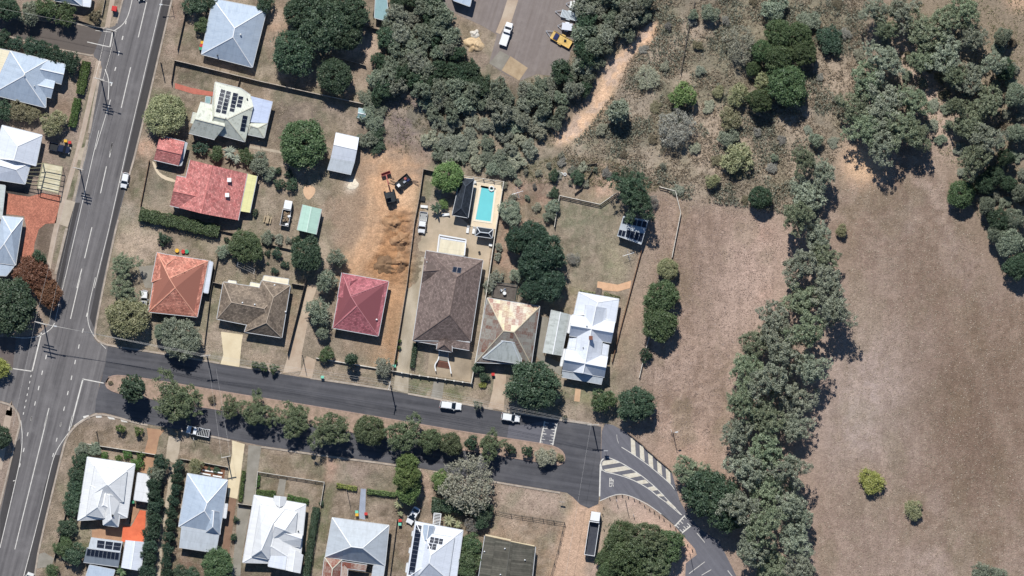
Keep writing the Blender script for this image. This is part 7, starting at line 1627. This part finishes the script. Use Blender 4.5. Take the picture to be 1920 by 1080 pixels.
# trailers
def trailer(label, tail, nose, W, mat, load=None, lz=.75, side=.25, drawbar=.28, ribs=0):
    c = ((tail[0] + nose[0]) / 2, (tail[1] + nose[1]) / 2); Ln = math.dist(tail, nose) * S; L = Loc(c, ang_of(tail, nose)); h = Ln / 2; r = empty('trailer', L.o, label, 'trailer'); xf = h - Ln * drawbar
    m_ = MB(); m_.box(L((-h + xf) / 2, 0, .6), (xf + h, W, .12), L.a); m_.build('deck', mat if not load else BUMP, r)
    for sg in (-1, 1):
        m_ = MB(); m_.beam(L(xf, sg * W * .4, .55), L(h, 0, .5), .1, .1); m_.build('drawbar', ALU, r)
        m_ = MB(); m_.box(L((-h + xf) / 2, sg * (W / 2 + .0), .6 + side / 2), (xf + h, .07, side), L.a); m_.build('side_rail', mat, r)
        m_ = MB(); m_.box(L(-h * .25, sg * (W / 2 + .16), .74), (.9, .24, .05), L.a); m_.build('mudguard', mat, r)
    m_ = MB(); m_.box(L(-h + .04, 0, .6 + side / 2), (.08, W, side), L.a); m_.build('tailgate', mat, r)
    wheels(r, L, (-h * .25,), W / 2 + .26, .3, .2)
    m_ = MB(); m_.tube(L(h - .25, 0, .0), L(h - .25, 0, .55), .05, .05, 6); m_.build('jockey_wheel', BUMP, r)
    if load == 'box': m_ = MB(); m_.box(L((-h + xf) / 2, 0, .6 + lz / 2 + .1), (xf + h - .05, W * 1.02, lz), L.a, .97); m_.build('box_body', mat, r)
    for i in range(ribs): m_ = MB(); m_.box(L(-h + (xf + h) * (i + .5) / ribs, 0, .86), ((xf + h) / ribs * .7, W * .98, .08), L.a); m_.build('slat', mat, r)
    return r, L, h
GALV = M('galvanised', (206, 212, 214), (188, 196, 198), s=3, rough=.5); YELP = M('paint_yellow', (222, 190, 118), (198, 164, 98), s=2)
trailer('small white trailer highest of the trailers in the car yard', Z1('T2', 930, 130), Z1('T2', 660, 75), 1.5, TRIM, 'box', .3)
trailer('silver slatted trailer second of the trailers in the car yard', Z1('T2', 890, 360), Z1('T2', 440, 230), 1.7, GALV, None, side=.3, ribs=12)
trailer('short white box trailer in the car yard', Z1('T2', 790, 560), Z1('T2', 490, 520), 1.65, M('trailer_white', (214, 216, 222), fine=.03), 'box', 1.2)
rt, L, h = trailer('long yellow open trailer with dark gear in the car yard', Z1('T2', 760, 910), Z1('T2', 255, 625), 2.0, YELP, None, side=.3, drawbar=.24)
m_ = MB(); m_.box(L(h * .18, 0, .84), (1.0, 1.5, .3), L.a); m_.box(L(h * .18, .3, 1.02), (.5, .3, .1), L.a + .4); m_.build('tool_chest', M('tarp_blue', (44, 52, 92), fine=.2), None, label='dark blue bundle at the front of the yellow trailer', cat='bundle')
m_ = MB(); m_.box(L(-h * .5, -.2, .8), (.55, .5, .26), L.a + .4); m_.box(L(-h * .5, -.2, .97), (.3, .3, .08), L.a); m_.build('toolbox', BUMP, None, label='black toolbox at the rear of the yellow trailer', cat='toolbox')
# excavator and tracked dumper on the dug-up lot
REDP = M('paint_red_faded', (176, 108, 98), (150, 84, 76), s=2); DKGR = M('machine_dark', (44, 50, 54), (58, 62, 64), s=2)
EX_ = 1.4
L = Loc(Z1('T1', 430, 780), ang_of(Z1('T1', 440, 800), Z1('T1', 340, 400)), ground_height(732, 368)); L0_ = L; L = lambda x, y, z: L0_(x * EX_ if x < 3 else 3 * EX_ + (x - 3) * 1.2, y * EX_, z * EX_); L.a = L0_.a; L.o = L0_.o; r = empty('excavator', L.o, 'dark excavator with a thin red boom reaching its bucket upward on the dirt', 'excavator')
for sg in (-1, 1):
    m_ = MB(); m_.box(L(-.1, sg * .75, .3), (2.2 * EX_, .36 * EX_, .5 * EX_), L.a); m_.build('track', TYRE, r)
m_ = MB(); m_.box(L(-.2, 0, 1.0), (1.7 * EX_, 1.5 * EX_, .8 * EX_), L.a); m_.box(L(-.75, 0, 1.5), (.7 * EX_, 1.4 * EX_, .5 * EX_), L.a, .9); m_.build('body', DKGR, r)
m_ = MB(); m_.box(L(.2, .35, 1.9), (1.0 * EX_, .8 * EX_, 1.1 * EX_), L.a, .92); m_.build('cab', CARGL, r); m_ = MB(); m_.box(L(.2, .35, 2.5), (1.0 * EX_, .8 * EX_, .08 * EX_), L.a); m_.build('cab_roof', DKGR, r)
m_ = MB(); m_.beam(L(.6, -.25, 1.2), L(2.0, -.22, 2.6), .26, .38); m_.build('boom', REDP, r); m_ = MB(); m_.beam(L(2.0, -.22, 2.6), L(3.7, -.2, 1.1), .24, .34); m_.build('dipper_arm', REDP, r)
m_ = MB(); m_.tube(L(.9, -.25, 1.1), L(1.7, -.22, 2.0), .07, .07, 8); m_.build('hydraulic_ram', ALU, r)
m_ = MB()
for a, b_, d in ((4.25, 0, (.08, 1.6, .5)), (3.75, 0, (.08, 1.6, .35)), (4.0, .78, (.5, .06, .45)), (4.0, -.78, (.5, .06, .45))): m_.box(L(a, b_ - .2, .7), (d[0] * 1.3, d[1] * 1.3, d[2] * 1.3), L.a + .1)
m_.box(L(4.0, -.2, .5), (.5 * EX_, 1.6 * EX_, .06 * EX_), L.a + .1); m_.build('bucket', REDP, r)
m_ = MB(); m_.box(L(-.9, -1.1, .35), (.5 * EX_, .3 * EX_, .3 * EX_), L.a); m_.build('counterweight', DKGR, r)
L = Loc(Z1('T1', 740, 420), ang_of(Z1('T1', 860, 300), Z1('T1', 560, 540)), ground_height(755, 341)); r = empty('tipping_trailer', L.o, 'black work truck with an open cluttered tray beside the excavator', 'work truck')
hl = math.dist(Z1('T1', 900, 290), Z1('T1', 560, 540)) * S / 2
m_ = MB(); m_.box(L(-.7, 0, .75), (2 * hl - 1.2, 1.9, .12), L.a); m_.build('tray_floor', BUMP, r)
for a, b_, d in ((-.7, .95, (2 * hl - 1.2, .07, .45)), (-.7, -.95, (2 * hl - 1.2, .07, .45)), (-hl, 0, (.07, 1.9, .45))): m_ = MB(); m_.box(L(a, b_, 1.02), d, L.a); m_.build('tray_side', DKGR, r)
m_ = MB(); hull(m_, L, [(hl - 1.3, .85, .5, 1.1, 1.9, .9), (hl - .45, .85, .5, 1.1, 1.85, .9), (hl, .75, .5, .9, 1.2, .9)]); m_.build('cab', DKGR, r); m_ = MB(); m_.box(L(hl - .75, .1, 1.93), (.7, .7, .05), L.a); m_.build('roof_panel', WP, r)
wheels(r, L, (-hl * .6, hl * .6), .9, .36, .24)
for k, (x, y, c, nm, lb) in enumerate([(-1.0, -.2, REDP, 'fuel_drum', 'faded red drum in the black work truck tray'), (-.4, .3, ALU, 'toolbox', 'silver toolbox in the black work truck tray'), (-1.3, .5, M('tarp_blue', (44, 52, 92)), 'toolbox', 'blue crate in the black work truck tray')]):
    m_ = MB()
    if nm == 'fuel_drum': m_.tube(L(x, y, .82), L(x, y, 1.5), .3, .3, 12); m_.tube(L(x, y, 1.5), L(x, y, 1.54), .32, .32, 12)
    else: m_.box(L(x, y, 1.0), (.7, .45, .36), L.a); m_.box(L(x, y, 1.2), (.72, .47, .06), L.a)
    m_.build(nm, c, None, label=lb, cat='drum' if nm == 'fuel_drum' else 'toolbox')
rn = random.Random(9)
for k, (a, b_) in enumerate([((405, 290), (515, 325)), ((430, 370), (600, 440)), ((380, 415), (520, 470)), ((940, 375), (1140, 500)), ((960, 365), (1130, 410)), ((670, 610), (700, 690))]):
    p, q = Z('T1', a, b_); z = max(ground_height(*p), ground_height(*q)) + .35; m_ = MB(); m_.beam(g(p, z), g(q, z), .12, .1); m_.tube(g(p, z), g(p, z - .4), .06, .06, 6); m_.tube(g(q, z), g(q, z - .4), .06, .06, 6)
    m_.build('timber_offcut', PALD, None, label=['short dark bar above the excavator bucket arm', 'upper dark bar between bucket and work truck', 'lower dark bar between bucket and work truck', 'long beam lying between work truck and fence', 'pinkish beam propped behind the work truck', 'stub of timber below the work truck'][k], cat='beam')

# ================================================================ POLES, WIRES, LAMPS
POLE = M('pole_timber', (142, 132, 120), (118, 108, 98), s=2); XARM = M('crossarm', (190, 184, 174), fine=.1); INS = M('insulator', (222, 220, 214), fine=.02, rough=.3); CABLE = M('wire_aluminium', (196, 192, 184), fine=0, rough=.5, met=.4); LAMPH = M('lamp_housing', (200, 202, 200), fine=.05)
POLES = {}
def pole(key, p, h_, label, arms=(), adir=0.0, lamp=None, r0=.17):
    o = g(p, 0); r = empty('power_pole' if arms else 'light_pole', o, label, 'power pole' if arms else 'pole')
    m_ = MB(); m_.tube((o.x, o.y, 0), (o.x, o.y, h_), r0, r0 * .65, 10); m_.build('shaft', POLE, r); att = []
    d = Vector((math.cos(adir), math.sin(adir), 0)); sd_ = Vector((-d.y, d.x, 0))
    for zf, ln in arms:
        c = Vector((o.x, o.y, h_ - zf)) + sd_ * .16; m_ = MB(); m_.beam(c - d * ln / 2, c + d * ln / 2, .19, .17); ar = m_.build('crossarm', XARM, r)
        for t in (-.46, -.2, .2, .46):
            p_ = c + d * ln * t; m_ = MB(); m_.tube(p_ + Vector((0, 0, .06)), p_ + Vector((0, 0, .26)), .06, .04, 8); m_.build('insulator', INS, ar); att.append(p_ + Vector((0, 0, .26)))
    if lamp:
        a, ln = lamp; v_ = Vector((math.cos(a), math.sin(a), 0)); b_ = Vector((o.x, o.y, h_ * .82)); e = b_ + v_ * ln + Vector((0, 0, .5)); m_ = MB(); m_.beam(b_, e, .08, .08); m_.build('lamp_arm', XARM, r)
        m_ = MB(); m_.beam(e - v_ * .1, e + v_ * .6, .26, .14); m_.build('lamp_head', LAMPH, r)
    POLES[key] = att; return r
perp = math.atan2(-.245, .97)
pole('p1', Z1('A', 818, 230), 6.5, 'power pole at the corner of the western lane', [(.3, 2.4)], perp)
pole('p2', Z1('A', 735, 585), 9.8, 'tall power pole with four crossarms beside the clipped hedges', [(.25, 2.0), (1.0, 2.6), (1.9, 2.4), (2.7, 2.0)], perp, (perp, 2.6))
pole('p3', Z1('C', 580, 225), 10.0, 'tall power pole beside the white house pergola', [(.25, 1.6), (1.2, 2.4), (2.0, 2.6), (2.8, 2.0)], perp)
pole('p4', Z1('T7', 475, 335), 9.9, 'tall junction power pole with streetlight arm at the crossroads', [(.2, 2.0), (1.4, 3.4), (2.6, 3.6), (3.4, 2.4)], perp, (perp + .1, 3.0))
pole('p5', Z1('G', 572, 800), 7.5, 'power pole on the kerb before the taupe-tiled house', [(.3, 2.4)], .1)
pole('p6', Z1('H', 588, 935), 7.4, 'power pole at the kerb beside the long driveway', [(.3, 2.2)], 1.35)
pole('p7', Z1('T5', 225, 120), 7.7, 'power pole at the end of the side street', [(.3, 2.6)], 0.0)
pole('p8', Z1('U1', 665, 590), 6.6, 'power pole between the lawn and the concrete driveway', [(.3, 2.2)], .2)
pole('l1', Z1('A', 1165, 458), 5.6, 'bare service pole on the eastern verge of the main road'); pole('l2', Z1('G', 1262, 795), 6.0, 'bare service pole between the two driveways', r0=.1)
pole('l3', Z1('M', 1018, 170), 6.0, 'park light pole alone in the western field', lamp=(.2, .5), r0=.1); pole('l4', Z1('M', 718, 600), 5.2, 'thin pole on the gravel beside the slip road', r0=.08)
pole('l5', Z1('M', 1125, 935), 5.6, 'thin pole beside the parking bays', r0=.08); pole('l6', Z1('J', 652, 105), 4.6, 'bare pole on the verge of the corner lot', r0=.12); pole('l7', Z1('K', 1190, 500), 5.6, 'slim pole in the front lawn of the grey house', r0=.09)
pole('l8', Z1('U6', 1125, 895), 2.4, 'short white-topped pole beside the mossy roof house', r0=.1); pole('l9', Z1('A', 1245, 45), 3.6, 'short pole on the kerb at the top', lamp=(math.pi - .1, 2.2), r0=.07)
def wire(label, a, b_, sag=.5, r_=.02):
    m_ = MB(); a = Vector(a); b_ = Vector(b_); prev = a; n = 12
    for i in range(1, n + 1):
        t = i / n; q = a.lerp(b_, t) - Vector((0, 0, sag * 4 * t * (1 - t))); m_.tube(prev, q, r_, r_, 4, False); prev = q
    m_.build('power_line', CABLE, None, label=label, cat='wire', group='overhead wires')
def span(k1, k2, idx1, idx2, label):
    for i, j in zip(idx1, idx2): wire(label, POLES[k1][i], POLES[k2][j])
span('p4', 'p5', (4, 5, 6, 7), (0, 1, 2, 3), 'overhead wire crossing from the junction pole to the taupe house pole')
span('p5', 'p6', (0, 1, 2, 3), (0, 1, 2, 3), 'overhead wire along the northern kerb of the side street'); span('p6', 'p7', (0, 1, 2, 3), (0, 1, 2, 3), 'overhead wire along the kerb past the huge dark tree')
span('p3', 'p4', (4, 7), (4, 7), 'overhead wire along the main road above the red-brown trees'); span('p2', 'p3', (4, 7), (4, 7), 'overhead wire beside the clipped hedges'); span('p1', 'p2', (0, 3), (0, 3), 'overhead wire above the mouth of the western lane')
wire('overhead wire running down the dirt road to the bottom edge', POLES['p7'][1], g(Z1('M', 330, 1130), 7)); wire('left overhead wire leaving the junction to the lower left', POLES['p4'][8], g((24, 800), 7)); wire('right overhead wire from the median trees to the driveway pole', POLES['p8'][3], g((405, 690), 6.5)); wire('left overhead wire from the median trees to the driveway pole', POLES['p8'][0], g((392, 690), 6.5)); wire('overhead wire along the western lane', POLES['p1'][0], g((-30, 10), 6.5))

# ================================================================ SMALL THINGS
BINB = {k: M('bin_' + k, c, fine=.05, rough=.5) for k, c in dict(green=(70, 150, 110), red=(196, 60, 56), yellow=(226, 176, 60), dark=(44, 50, 48), mint=(120, 200, 170)).items()}
def bin_(label, p, lid, ang=0.0):
    o = g(p, 0); r = empty('wheelie_bin', o, label, 'bin'); L = Loc(p, ang)
    m_ = MB(); m_.box(L(0, 0, .5), (.56, .5, .9), ang, 1.12); m_.build('body', BINB['dark'], r); m_ = MB(); m_.box(L(.03, 0, 1.0), (.74, .64, .09), ang); m_.build('lid', BINB[lid], r)
    for sg in (-1, 1): m_ = MB(); m_.tube(L(-.25, sg * .2, .12), L(-.25, sg * .28, .12), .12, .12, 8); m_.build('wheel', TYRE, r)
bin_('yellow-lidded bin left of the large zinc-roofed house', Z1('B', 75, 308), 'yellow'); bin_('red-lidded bin left of the large zinc-roofed house', Z1('B', 68, 330), 'red'); bin_('green-lidded bin left of the large zinc-roofed house', Z1('B', 62, 352), 'green')
bin_('mint-lidded bin by the fence gate of the long driveway', Z1('H', 614, 795), 'mint'); bin_('mint-lidded bin on the kerb before the maroon house', Z1('H', 94, 875), 'mint'); bin_('green-lidded bin beside the blue-grey path', Z1('U4', 685, 150), 'mint'); bin_('yellow-lidded bin beside the blue-grey path', Z1('U4', 688, 192), 'yellow'); bin_('red-lidded bin right of the blue-grey path', Z1('U4', 818, 178), 'red')
bin_('red-lidded bin behind the white sunroof sedan', Z1('U4', 1312, 275), 'red'); bin_('mint-lidded bin behind the white sunroof sedan', Z1('U4', 1308, 328), 'mint'); bin_('green bin beside the corner house garage', Z1('J', 897, 580), 'green'); bin_('yellow bin beside the dark navy pickup', Z1('U8', 528, 218), 'yellow'); bin_('red bin beside the dark navy pickup', Z1('U8', 578, 235), 'red')
bin_('red bin before the rust-streaked house path', Z1('H', 1328, 855), 'red')
# bus shelter-like red roofed box at the top-left kerb
o = Loc(Z1('A', 830, 65), -.2); r = empty('street_kiosk', o.o, 'small red-topped kiosk on the footpath at top left', 'kiosk'); m_ = MB(); m_.box(o(0, 0, .8), (.9, .9, 1.6), o.a); m_.build('body', DKGR, r); m_ = MB(); m_.box(o(0, 0, 1.68), (1.25, 1.25, .14), o.a, .8); m_.build('roof', BINB['red'], r)
# bollards along the slip road
bw = M('bollard_timber', (112, 96, 82), fine=.15)
for k, (x, y) in enumerate([(618, 585), (658, 572), (697, 566), (735, 575), (772, 592), (807, 605), (838, 632), (870, 655), (900, 672), (930, 698), (960, 718), (1000, 752), (1035, 778), (1070, 822), (1110, 880), (1140, 912)]):
    p = g(Z1('M', x, y)); m_ = MB(); m_.tube((p.x, p.y, 0), (p.x, p.y, .85), .11, .11, 8); m_.tube((p.x, p.y, .85), (p.x, p.y, .95), .11, .05, 8); m_.build('bollard', bw, None, label='timber bollard along the gravel edge of the slip road', cat='bollard', group='slip road bollards')
for k, (x, y) in enumerate([(465, 100), (450, 212), (470, 465), (388, 590), (368, 705), (345, 815), (330, 905), (305, 1020)]):
    p = g(Z1('U2', x, y)); m_ = MB(); m_.tube((p.x, p.y, 0), (p.x, p.y, .8), .1, .1, 8); m_.tube((p.x, p.y, .8), (p.x, p.y, .88), .1, .04, 8); m_.build('bollard', bw, None, label='timber bollard along the gravel beside the parked truck', cat='bollard', group='truck-side bollards')
q = [Z1('T5', *p) for p in ((690, 220), (760, 280), (820, 330), (900, 390), (960, 460), (1035, 520), (1100, 585), (1170, 640), (1240, 700), (1285, 745))]
for i in range(len(q) - 1):
    a, b_ = g(q[i], 0), g(q[i + 1], 0); r = empty('log_barrier', a, 'low timber log barrier along the field edge of the slip road', 'barrier', 'log barriers'); m_ = MB(); u = Vector((0, 0, .5)); m_.tube(a.lerp(b_, .08) + u, b_ + (a - b_) * .08 + u, .13, .13, 8); m_.build('log', bw, r)
    for t in (.15, .85): c = a.lerp(b_, t); m_ = MB(); m_.tube(c, c + Vector((0, 0, .45)), .12, .12, 8); m_.build('post', bw, r)
# signs
def sign(label, p, ang, mat, h_=2.2, d=(.06, .7, .7)):
    L = Loc(p, ang); r = empty('street_sign', L.o, label, 'sign'); m_ = MB(); m_.tube(L(0, 0, 0), L(0, 0, h_), .035, .035, 8); m_.build('post', ALU, r); m_ = MB(); m_.box(L(.06, 0, h_ - .3), d, ang); m_.build('plate', mat, r)
sign('road sign at the tip of the slip road island', Z1('T5', 400, 470), 1.57, TRIM, 2.4, (.06, 1.0, 1.2)); sign('small sign on the verge beside the ladder-rack van', Z1('U1', 180, 330), .3, TRIM, 2.0); sign('sign board in the dry lot corner', Z1('L', 1345, 580), 1.4, ALU, 1.8, (.05, 1.2, .5)); sign('thin sign on the gravel beside the slip road', Z1('M', 660, 600), .4, ALU); sign('small sign beside the copse', Z1('M', 768, 695), .4, ALU, 1.2); sign('sign by the park light pole', Z1('M', 1005, 160), .4, TRIM, 1.6)
# clotheslines
def clothesline(label, p, r_=1.4, h_=1.9):
    o = g(p, 0); r = empty('clothesline', o, label, 'clothesline'); m_ = MB(); m_.tube((o.x, o.y, 0), (o.x, o.y, h_), .05, .05, 8); m_.build('post', ALU, r)
    for k in range(4): a = k * math.pi / 2 + .3; m_ = MB(); m_.tube((o.x, o.y, h_), (o.x + r_ * math.cos(a), o.y + r_ * math.sin(a), h_ + .15), .04, .03, 6); m_.build('arm', ALU, r)
    for f in (.5, .95):
        m_ = MB(); P = [(o.x + r_ * f * math.cos(k * math.pi / 2 + .3), o.y + r_ * f * math.sin(k * math.pi / 2 + .3), h_ + .15 * f) for k in range(4)]
        for k in range(4): m_.tube(P[k], P[(k + 1) % 4], .015, .015, 4)
        m_.build('line', CABLE, r)
clothesline('rotary clothesline on the mown back lawn', Z1('O', 938, 665)); clothesline('rotary clothesline in the bare earth behind the pool', Z1('O', 238, 275))
r = empty('clothesline', g(Z1('G', 855, 162)), 'straight clothesline behind the taupe-tiled house', 'clothesline')
a, b_ = Z('G', (795, 135), (915, 190))
for p in (a, b_): c = g(p); m_ = MB(); m_.tube(c, c + Vector((0, 0, 1.9)), .05, .05, 8); m_.build('post', ALU, r); m_ = MB(); m_.beam(c + Vector((-.15, -.6, 1.9)), c + Vector((.15, .6, 1.9)), .06, .06); m_.build('arm', ALU, r)
for d in (-.5, 0, .5): m_ = MB(); m_.tube(g(a, 1.92) + Vector((.1 * d, d, 0)), g(b_, 1.92) + Vector((.1 * d, d, 0)), .02, .02, 4); m_.build('line', CABLE, r)
# picnic table
L = Loc(Z1('T3', 235, 560), 1.32); r = empty('picnic_table', L.o, 'white slatted picnic table on the dry lawn beside the truck', 'table')
for y in (-.24, 0, .24): m_ = MB(); m_.box(L(0, y, .74), (1.7, .2, .05), L.a); m_.build('slat', TIMB, r)
for y in (-.75, .75): m_ = MB(); m_.box(L(0, y, .45), (1.6, .26, .05), L.a); m_.build('bench', TIMB, r)
for x in (-.6, .6): m_ = MB(); m_.beam(L(x, -.8, .42), L(x, .8, .42), .08, .08); m_.box(L(x, 0, .36), (.08, .5, .7), L.a); m_.build('leg', TIMB, r)
# yard furniture by the pool
def lounger(label, p, ang):
    L = Loc(p, ang); r = empty('sun_lounger', L.o, label, 'lounger'); m_ = MB(); m_.box(L(-.2, 0, .34), (1.2, .6, .07), ang); m_.build('seat', TRIM, r); m_ = MB(); m_.beam(L(.4, 0, .36), L(.9, 0, .75), .6, .06); m_.build('backrest', TRIM, r)
    for x in (-.7, .5):
        for y in (-.25, .25): m_ = MB(); m_.tube(L(x, y, 0), L(x, y, .32), .03, .03, 6); m_.build('leg', TRIM, r)
lounger('left white lounger on the terrace beside the barbecue hut', Z1('T4', 1125, 485), 1.4); lounger('right white lounger on the terrace beside the barbecue hut', Z1('T4', 1232, 498), 1.4); lounger('white lounger beside the palm and the cabana', Z1('T4', 725, 215), .1); lounger('white bench against the small green lawn', Z1('T4', 335, 70), -.1); lounger('white lounger at the top corner of the pool deck', Z1('E', 1180, 318), .2)
L = Loc(Z1('T1', 1240, 840), -.1, 0); r = empty('trampoline', L.o, 'small dark trampoline-like box by the tall fence', 'play equipment'); m_ = MB(); m_.box(L(0, 0, .55), (1.3, 1.1, .08), L.a); m_.build('mat', BUMP, r)
for x in (-.55, .55):
    for y in (-.45, .45): m_ = MB(); m_.tube(L(x, y, 0), L(x, y, .55), .04, .04, 6); m_.build('leg', ALU, r)
L = Loc(Z1('T4', 1535, 760), -.2); r = empty('storage_box', L.o, 'white storage box against the pool terrace wall', 'box'); m_ = MB(); m_.box(L(0, 0, .3), (.75, .55, .6), L.a); m_.build('body', TRIM, r); m_ = MB(); m_.box(L(0, 0, .63), (.8, .6, .07), L.a); m_.build('lid', TRIM, r)
L = Loc(Z1('T4', 1332, 895), 0); r = empty('plant_pot', L.o, 'dark pot on the concrete beside the brown house', 'pot'); m_ = MB(); m_.tube(L(0, 0, 0), L(0, 0, .55), .2, .3, 12); m_.build('body', BUMP, r)
# sand heap and stone heap in the car yard
def heap(name, label, p, r_, h_, mat, seed, cat):
    o = g(p, 0); n = 30; K = 9; vs = [(o.x, o.y, h_)]; fs = []
    for k in range(1, K + 1):
        for i in range(n):
            a = 2 * math.pi * i / n; f = k / K; ca, sa = math.cos(a), math.sin(a)
            rr = r_ * f * (1 + .55 * mnoise.noise((ca * 1.3 + seed * 7.1, sa * 1.3, 0)) + .2 * mnoise.noise((ca * 4 + seed, sa * 4, 3)))
            x, y = o.x + rr * ca, o.y + rr * sa; lump = 1 + .8 * mnoise.noise((x * 1.1, y * 1.1, seed)) + .5 * mnoise.noise((x * 2.7, y * 2.7, seed + 9))
            vs.append((x, y, ground_height(960 + x / S, 540 - y / S) * .6 + h_ * (1 - f) * max(lump, .1) if k < K else -.3))
    for i in range(n): fs.append((0, 1 + i, 1 + (i + 1) % n))
    for k in range(K - 1):
        for i in range(n): fs.append((1 + k * n + i, 1 + (k + 1) * n + i, 1 + (k + 1) * n + (i + 1) % n, 1 + k * n + (i + 1) % n))
    m_ = MB(); m_.add(vs, fs); m_.smooth = True; m_.build(name, mat, None, label=label, cat=cat)
heap('sand_heap', 'cream sand heap at the edge of the car yard', Z1('N', 708, 285), 2.3, 1.1, M('sand_cream', (206, 182, 146), (186, 160, 124), s=1.2, fine=.2, fs=3, bump=.6), 1, 'sand heap'); heap('gravel_heap', 'white gravel heap above the cream sand heap', Z1('N', 712, 215), 1.2, .6, M('gravel_white', (216, 210, 198), (186, 178, 164), s=2, fine=.2, fs=4, bump=.6), 2, 'gravel heap')
heap('soil_heap', 'pale spill of sand on the dug-up lot beside the shed', (662, 346), 1.3, .25, M('sand_pale', (228, 214, 190), fine=.1), 4, 'sand heap')
heap('soil_heap', 'brown earth mound below the excavator', (752, 452), 2.6, 1.3, M('earth_brown', (172, 136, 102), (138, 106, 78), s=.8, fine=.2, fs=3, bump=.6), 5, 'earth mound'); heap('soil_heap', 'orange earth mound beside the tall fence', (752, 492), 2.4, 1.1, M('earth_brown', (168, 124, 84)), 6, 'earth mound'); heap('soil_heap', 'dark earth mound above the maroon roof', (722, 496), 2.8, .9, M('earth_dark', (140, 112, 84), (112, 88, 66), s=.8, fine=.2, fs=3, bump=.6), 7, 'earth mound'); heap('soil_heap', 'long earth mound halfway down the dug-up lot', (738, 420), 2.4, 1.0, M('earth_brown', (168, 124, 84)), 8, 'earth mound')
m_ = MB(); p = g(Z1('N', 1270, 428)); 
for i in range(12):
    a0, a1 = 2 * math.pi * i / 12, 2 * math.pi * (i + 1) / 12; m_.tube((p.x + .45 * math.cos(a0), p.y + .45 * math.sin(a0), .15), (p.x + .45 * math.cos(a1), p.y + .45 * math.sin(a1), .15), .14, .14, 8)
m_.smooth = True; m_.build('old_tyre', TYRE, None, label='old tyre lying on the car yard asphalt', cat='tyre')
for k, (x, y) in enumerate(((515, 155), (538, 158))):
    m_ = MB(); p = g(Z1('O', x, y))
    for i in range(12): a0, a1 = 2 * math.pi * i / 12, 2 * math.pi * (i + 1) / 12; m_.tube((p.x + .3 * math.cos(a0), p.y + .3 * math.sin(a0), .2), (p.x + .3 * math.cos(a1), p.y + .3 * math.sin(a1), .2), .12, .12, 8)
    m_.smooth = True; m_.build('painted_tyre', TRIM, None, label=('left', 'right')[k] + ' of two white painted tyres on the scrub bank', cat='tyre')
L = Loc(Z1('I', 1018, 150), -.2); r = empty('back_steps', L.o, 'back porch steps of the white many-gabled house', 'steps')
for i in range(5): m_ = MB(); m_.box(L(0, -.3 - i * .32, .09 + i * .16), (1.3, .3, .18 + i * .32 * 0), L.a); m_.build('step', TIMBD, r)
L = Loc(Z1('G', 118, 385), 0)
# letterboxes and rock edging by the mulch bed
for k, q in enumerate((((200, 385), (270, 398)), ((285, 402), (345, 412)), ((215, 365), (350, 385)))):
    a, b_ = Z('K', *q); m_ = MB(); m_.beam(g(a, .2), g(b_, .2), .3, .4); m_.build('garden_edging', TRIM, None, label=('left white step edging before the light grey house', 'right white step edging before the light grey house', 'upper white edging of the mulch bed')[k], cat='edging')
# patterned clutter at the back of the orange-tiled house
for k, (x, y, c, l_) in enumerate([(355, 38, 'yellow', 'yellow tub by the back wall of the orange-tiled house'), (400, 45, 'red', 'red tub by the back wall of the orange-tiled house'), (425, 45, 'green', 'green tub by the back wall of the orange-tiled house')]):
    p = g(Z1('G', x, y)); m_ = MB(); m_.tube((p.x, p.y, 0), (p.x, p.y, .5), .35, .45, 12); m_.tube((p.x, p.y, .5), (p.x, p.y, .54), .48, .48, 12); m_.build('plastic_tub', BINB[c], None, label=l_, cat='tub')

# ---------------------------------------------------------------- single out look-alikes by their place in the picture
ORD = ['first', 'second', 'third', 'fourth', 'fifth', 'sixth', 'seventh', 'eighth', 'ninth', 'tenth', 'eleventh', 'twelfth', 'thirteenth', 'fourteenth', 'fifteenth', 'sixteenth', 'seventeenth', 'eighteenth', 'nineteenth', 'twentieth'] + [a + '-' + b_ for a in ('twenty', 'thirty') for b_ in ('first', 'second', 'third', 'fourth', 'fifth', 'sixth', 'seventh', 'eighth', 'ninth', 'tenth')]
byg = {}
for o in SC.objects:
    if o.parent is None and o.get('group') and o.get('label'): byg.setdefault((o['group'], o['label']), []).append(o)
for (gname, lab), L_ in byg.items():
    if 1 < len(L_) <= 40:
        xs = [o.location.x for o in L_]; ys = [o.location.y for o in L_]; wide = (max(xs) - min(xs)) > (max(ys) - min(ys))
        L_.sort(key=(lambda o: o.location.x) if wide else (lambda o: -o.location.y))
        for i, o in enumerate(L_): o['label'] = lab + ', ' + ORD[i] + (' from left' if wide else ' from top')
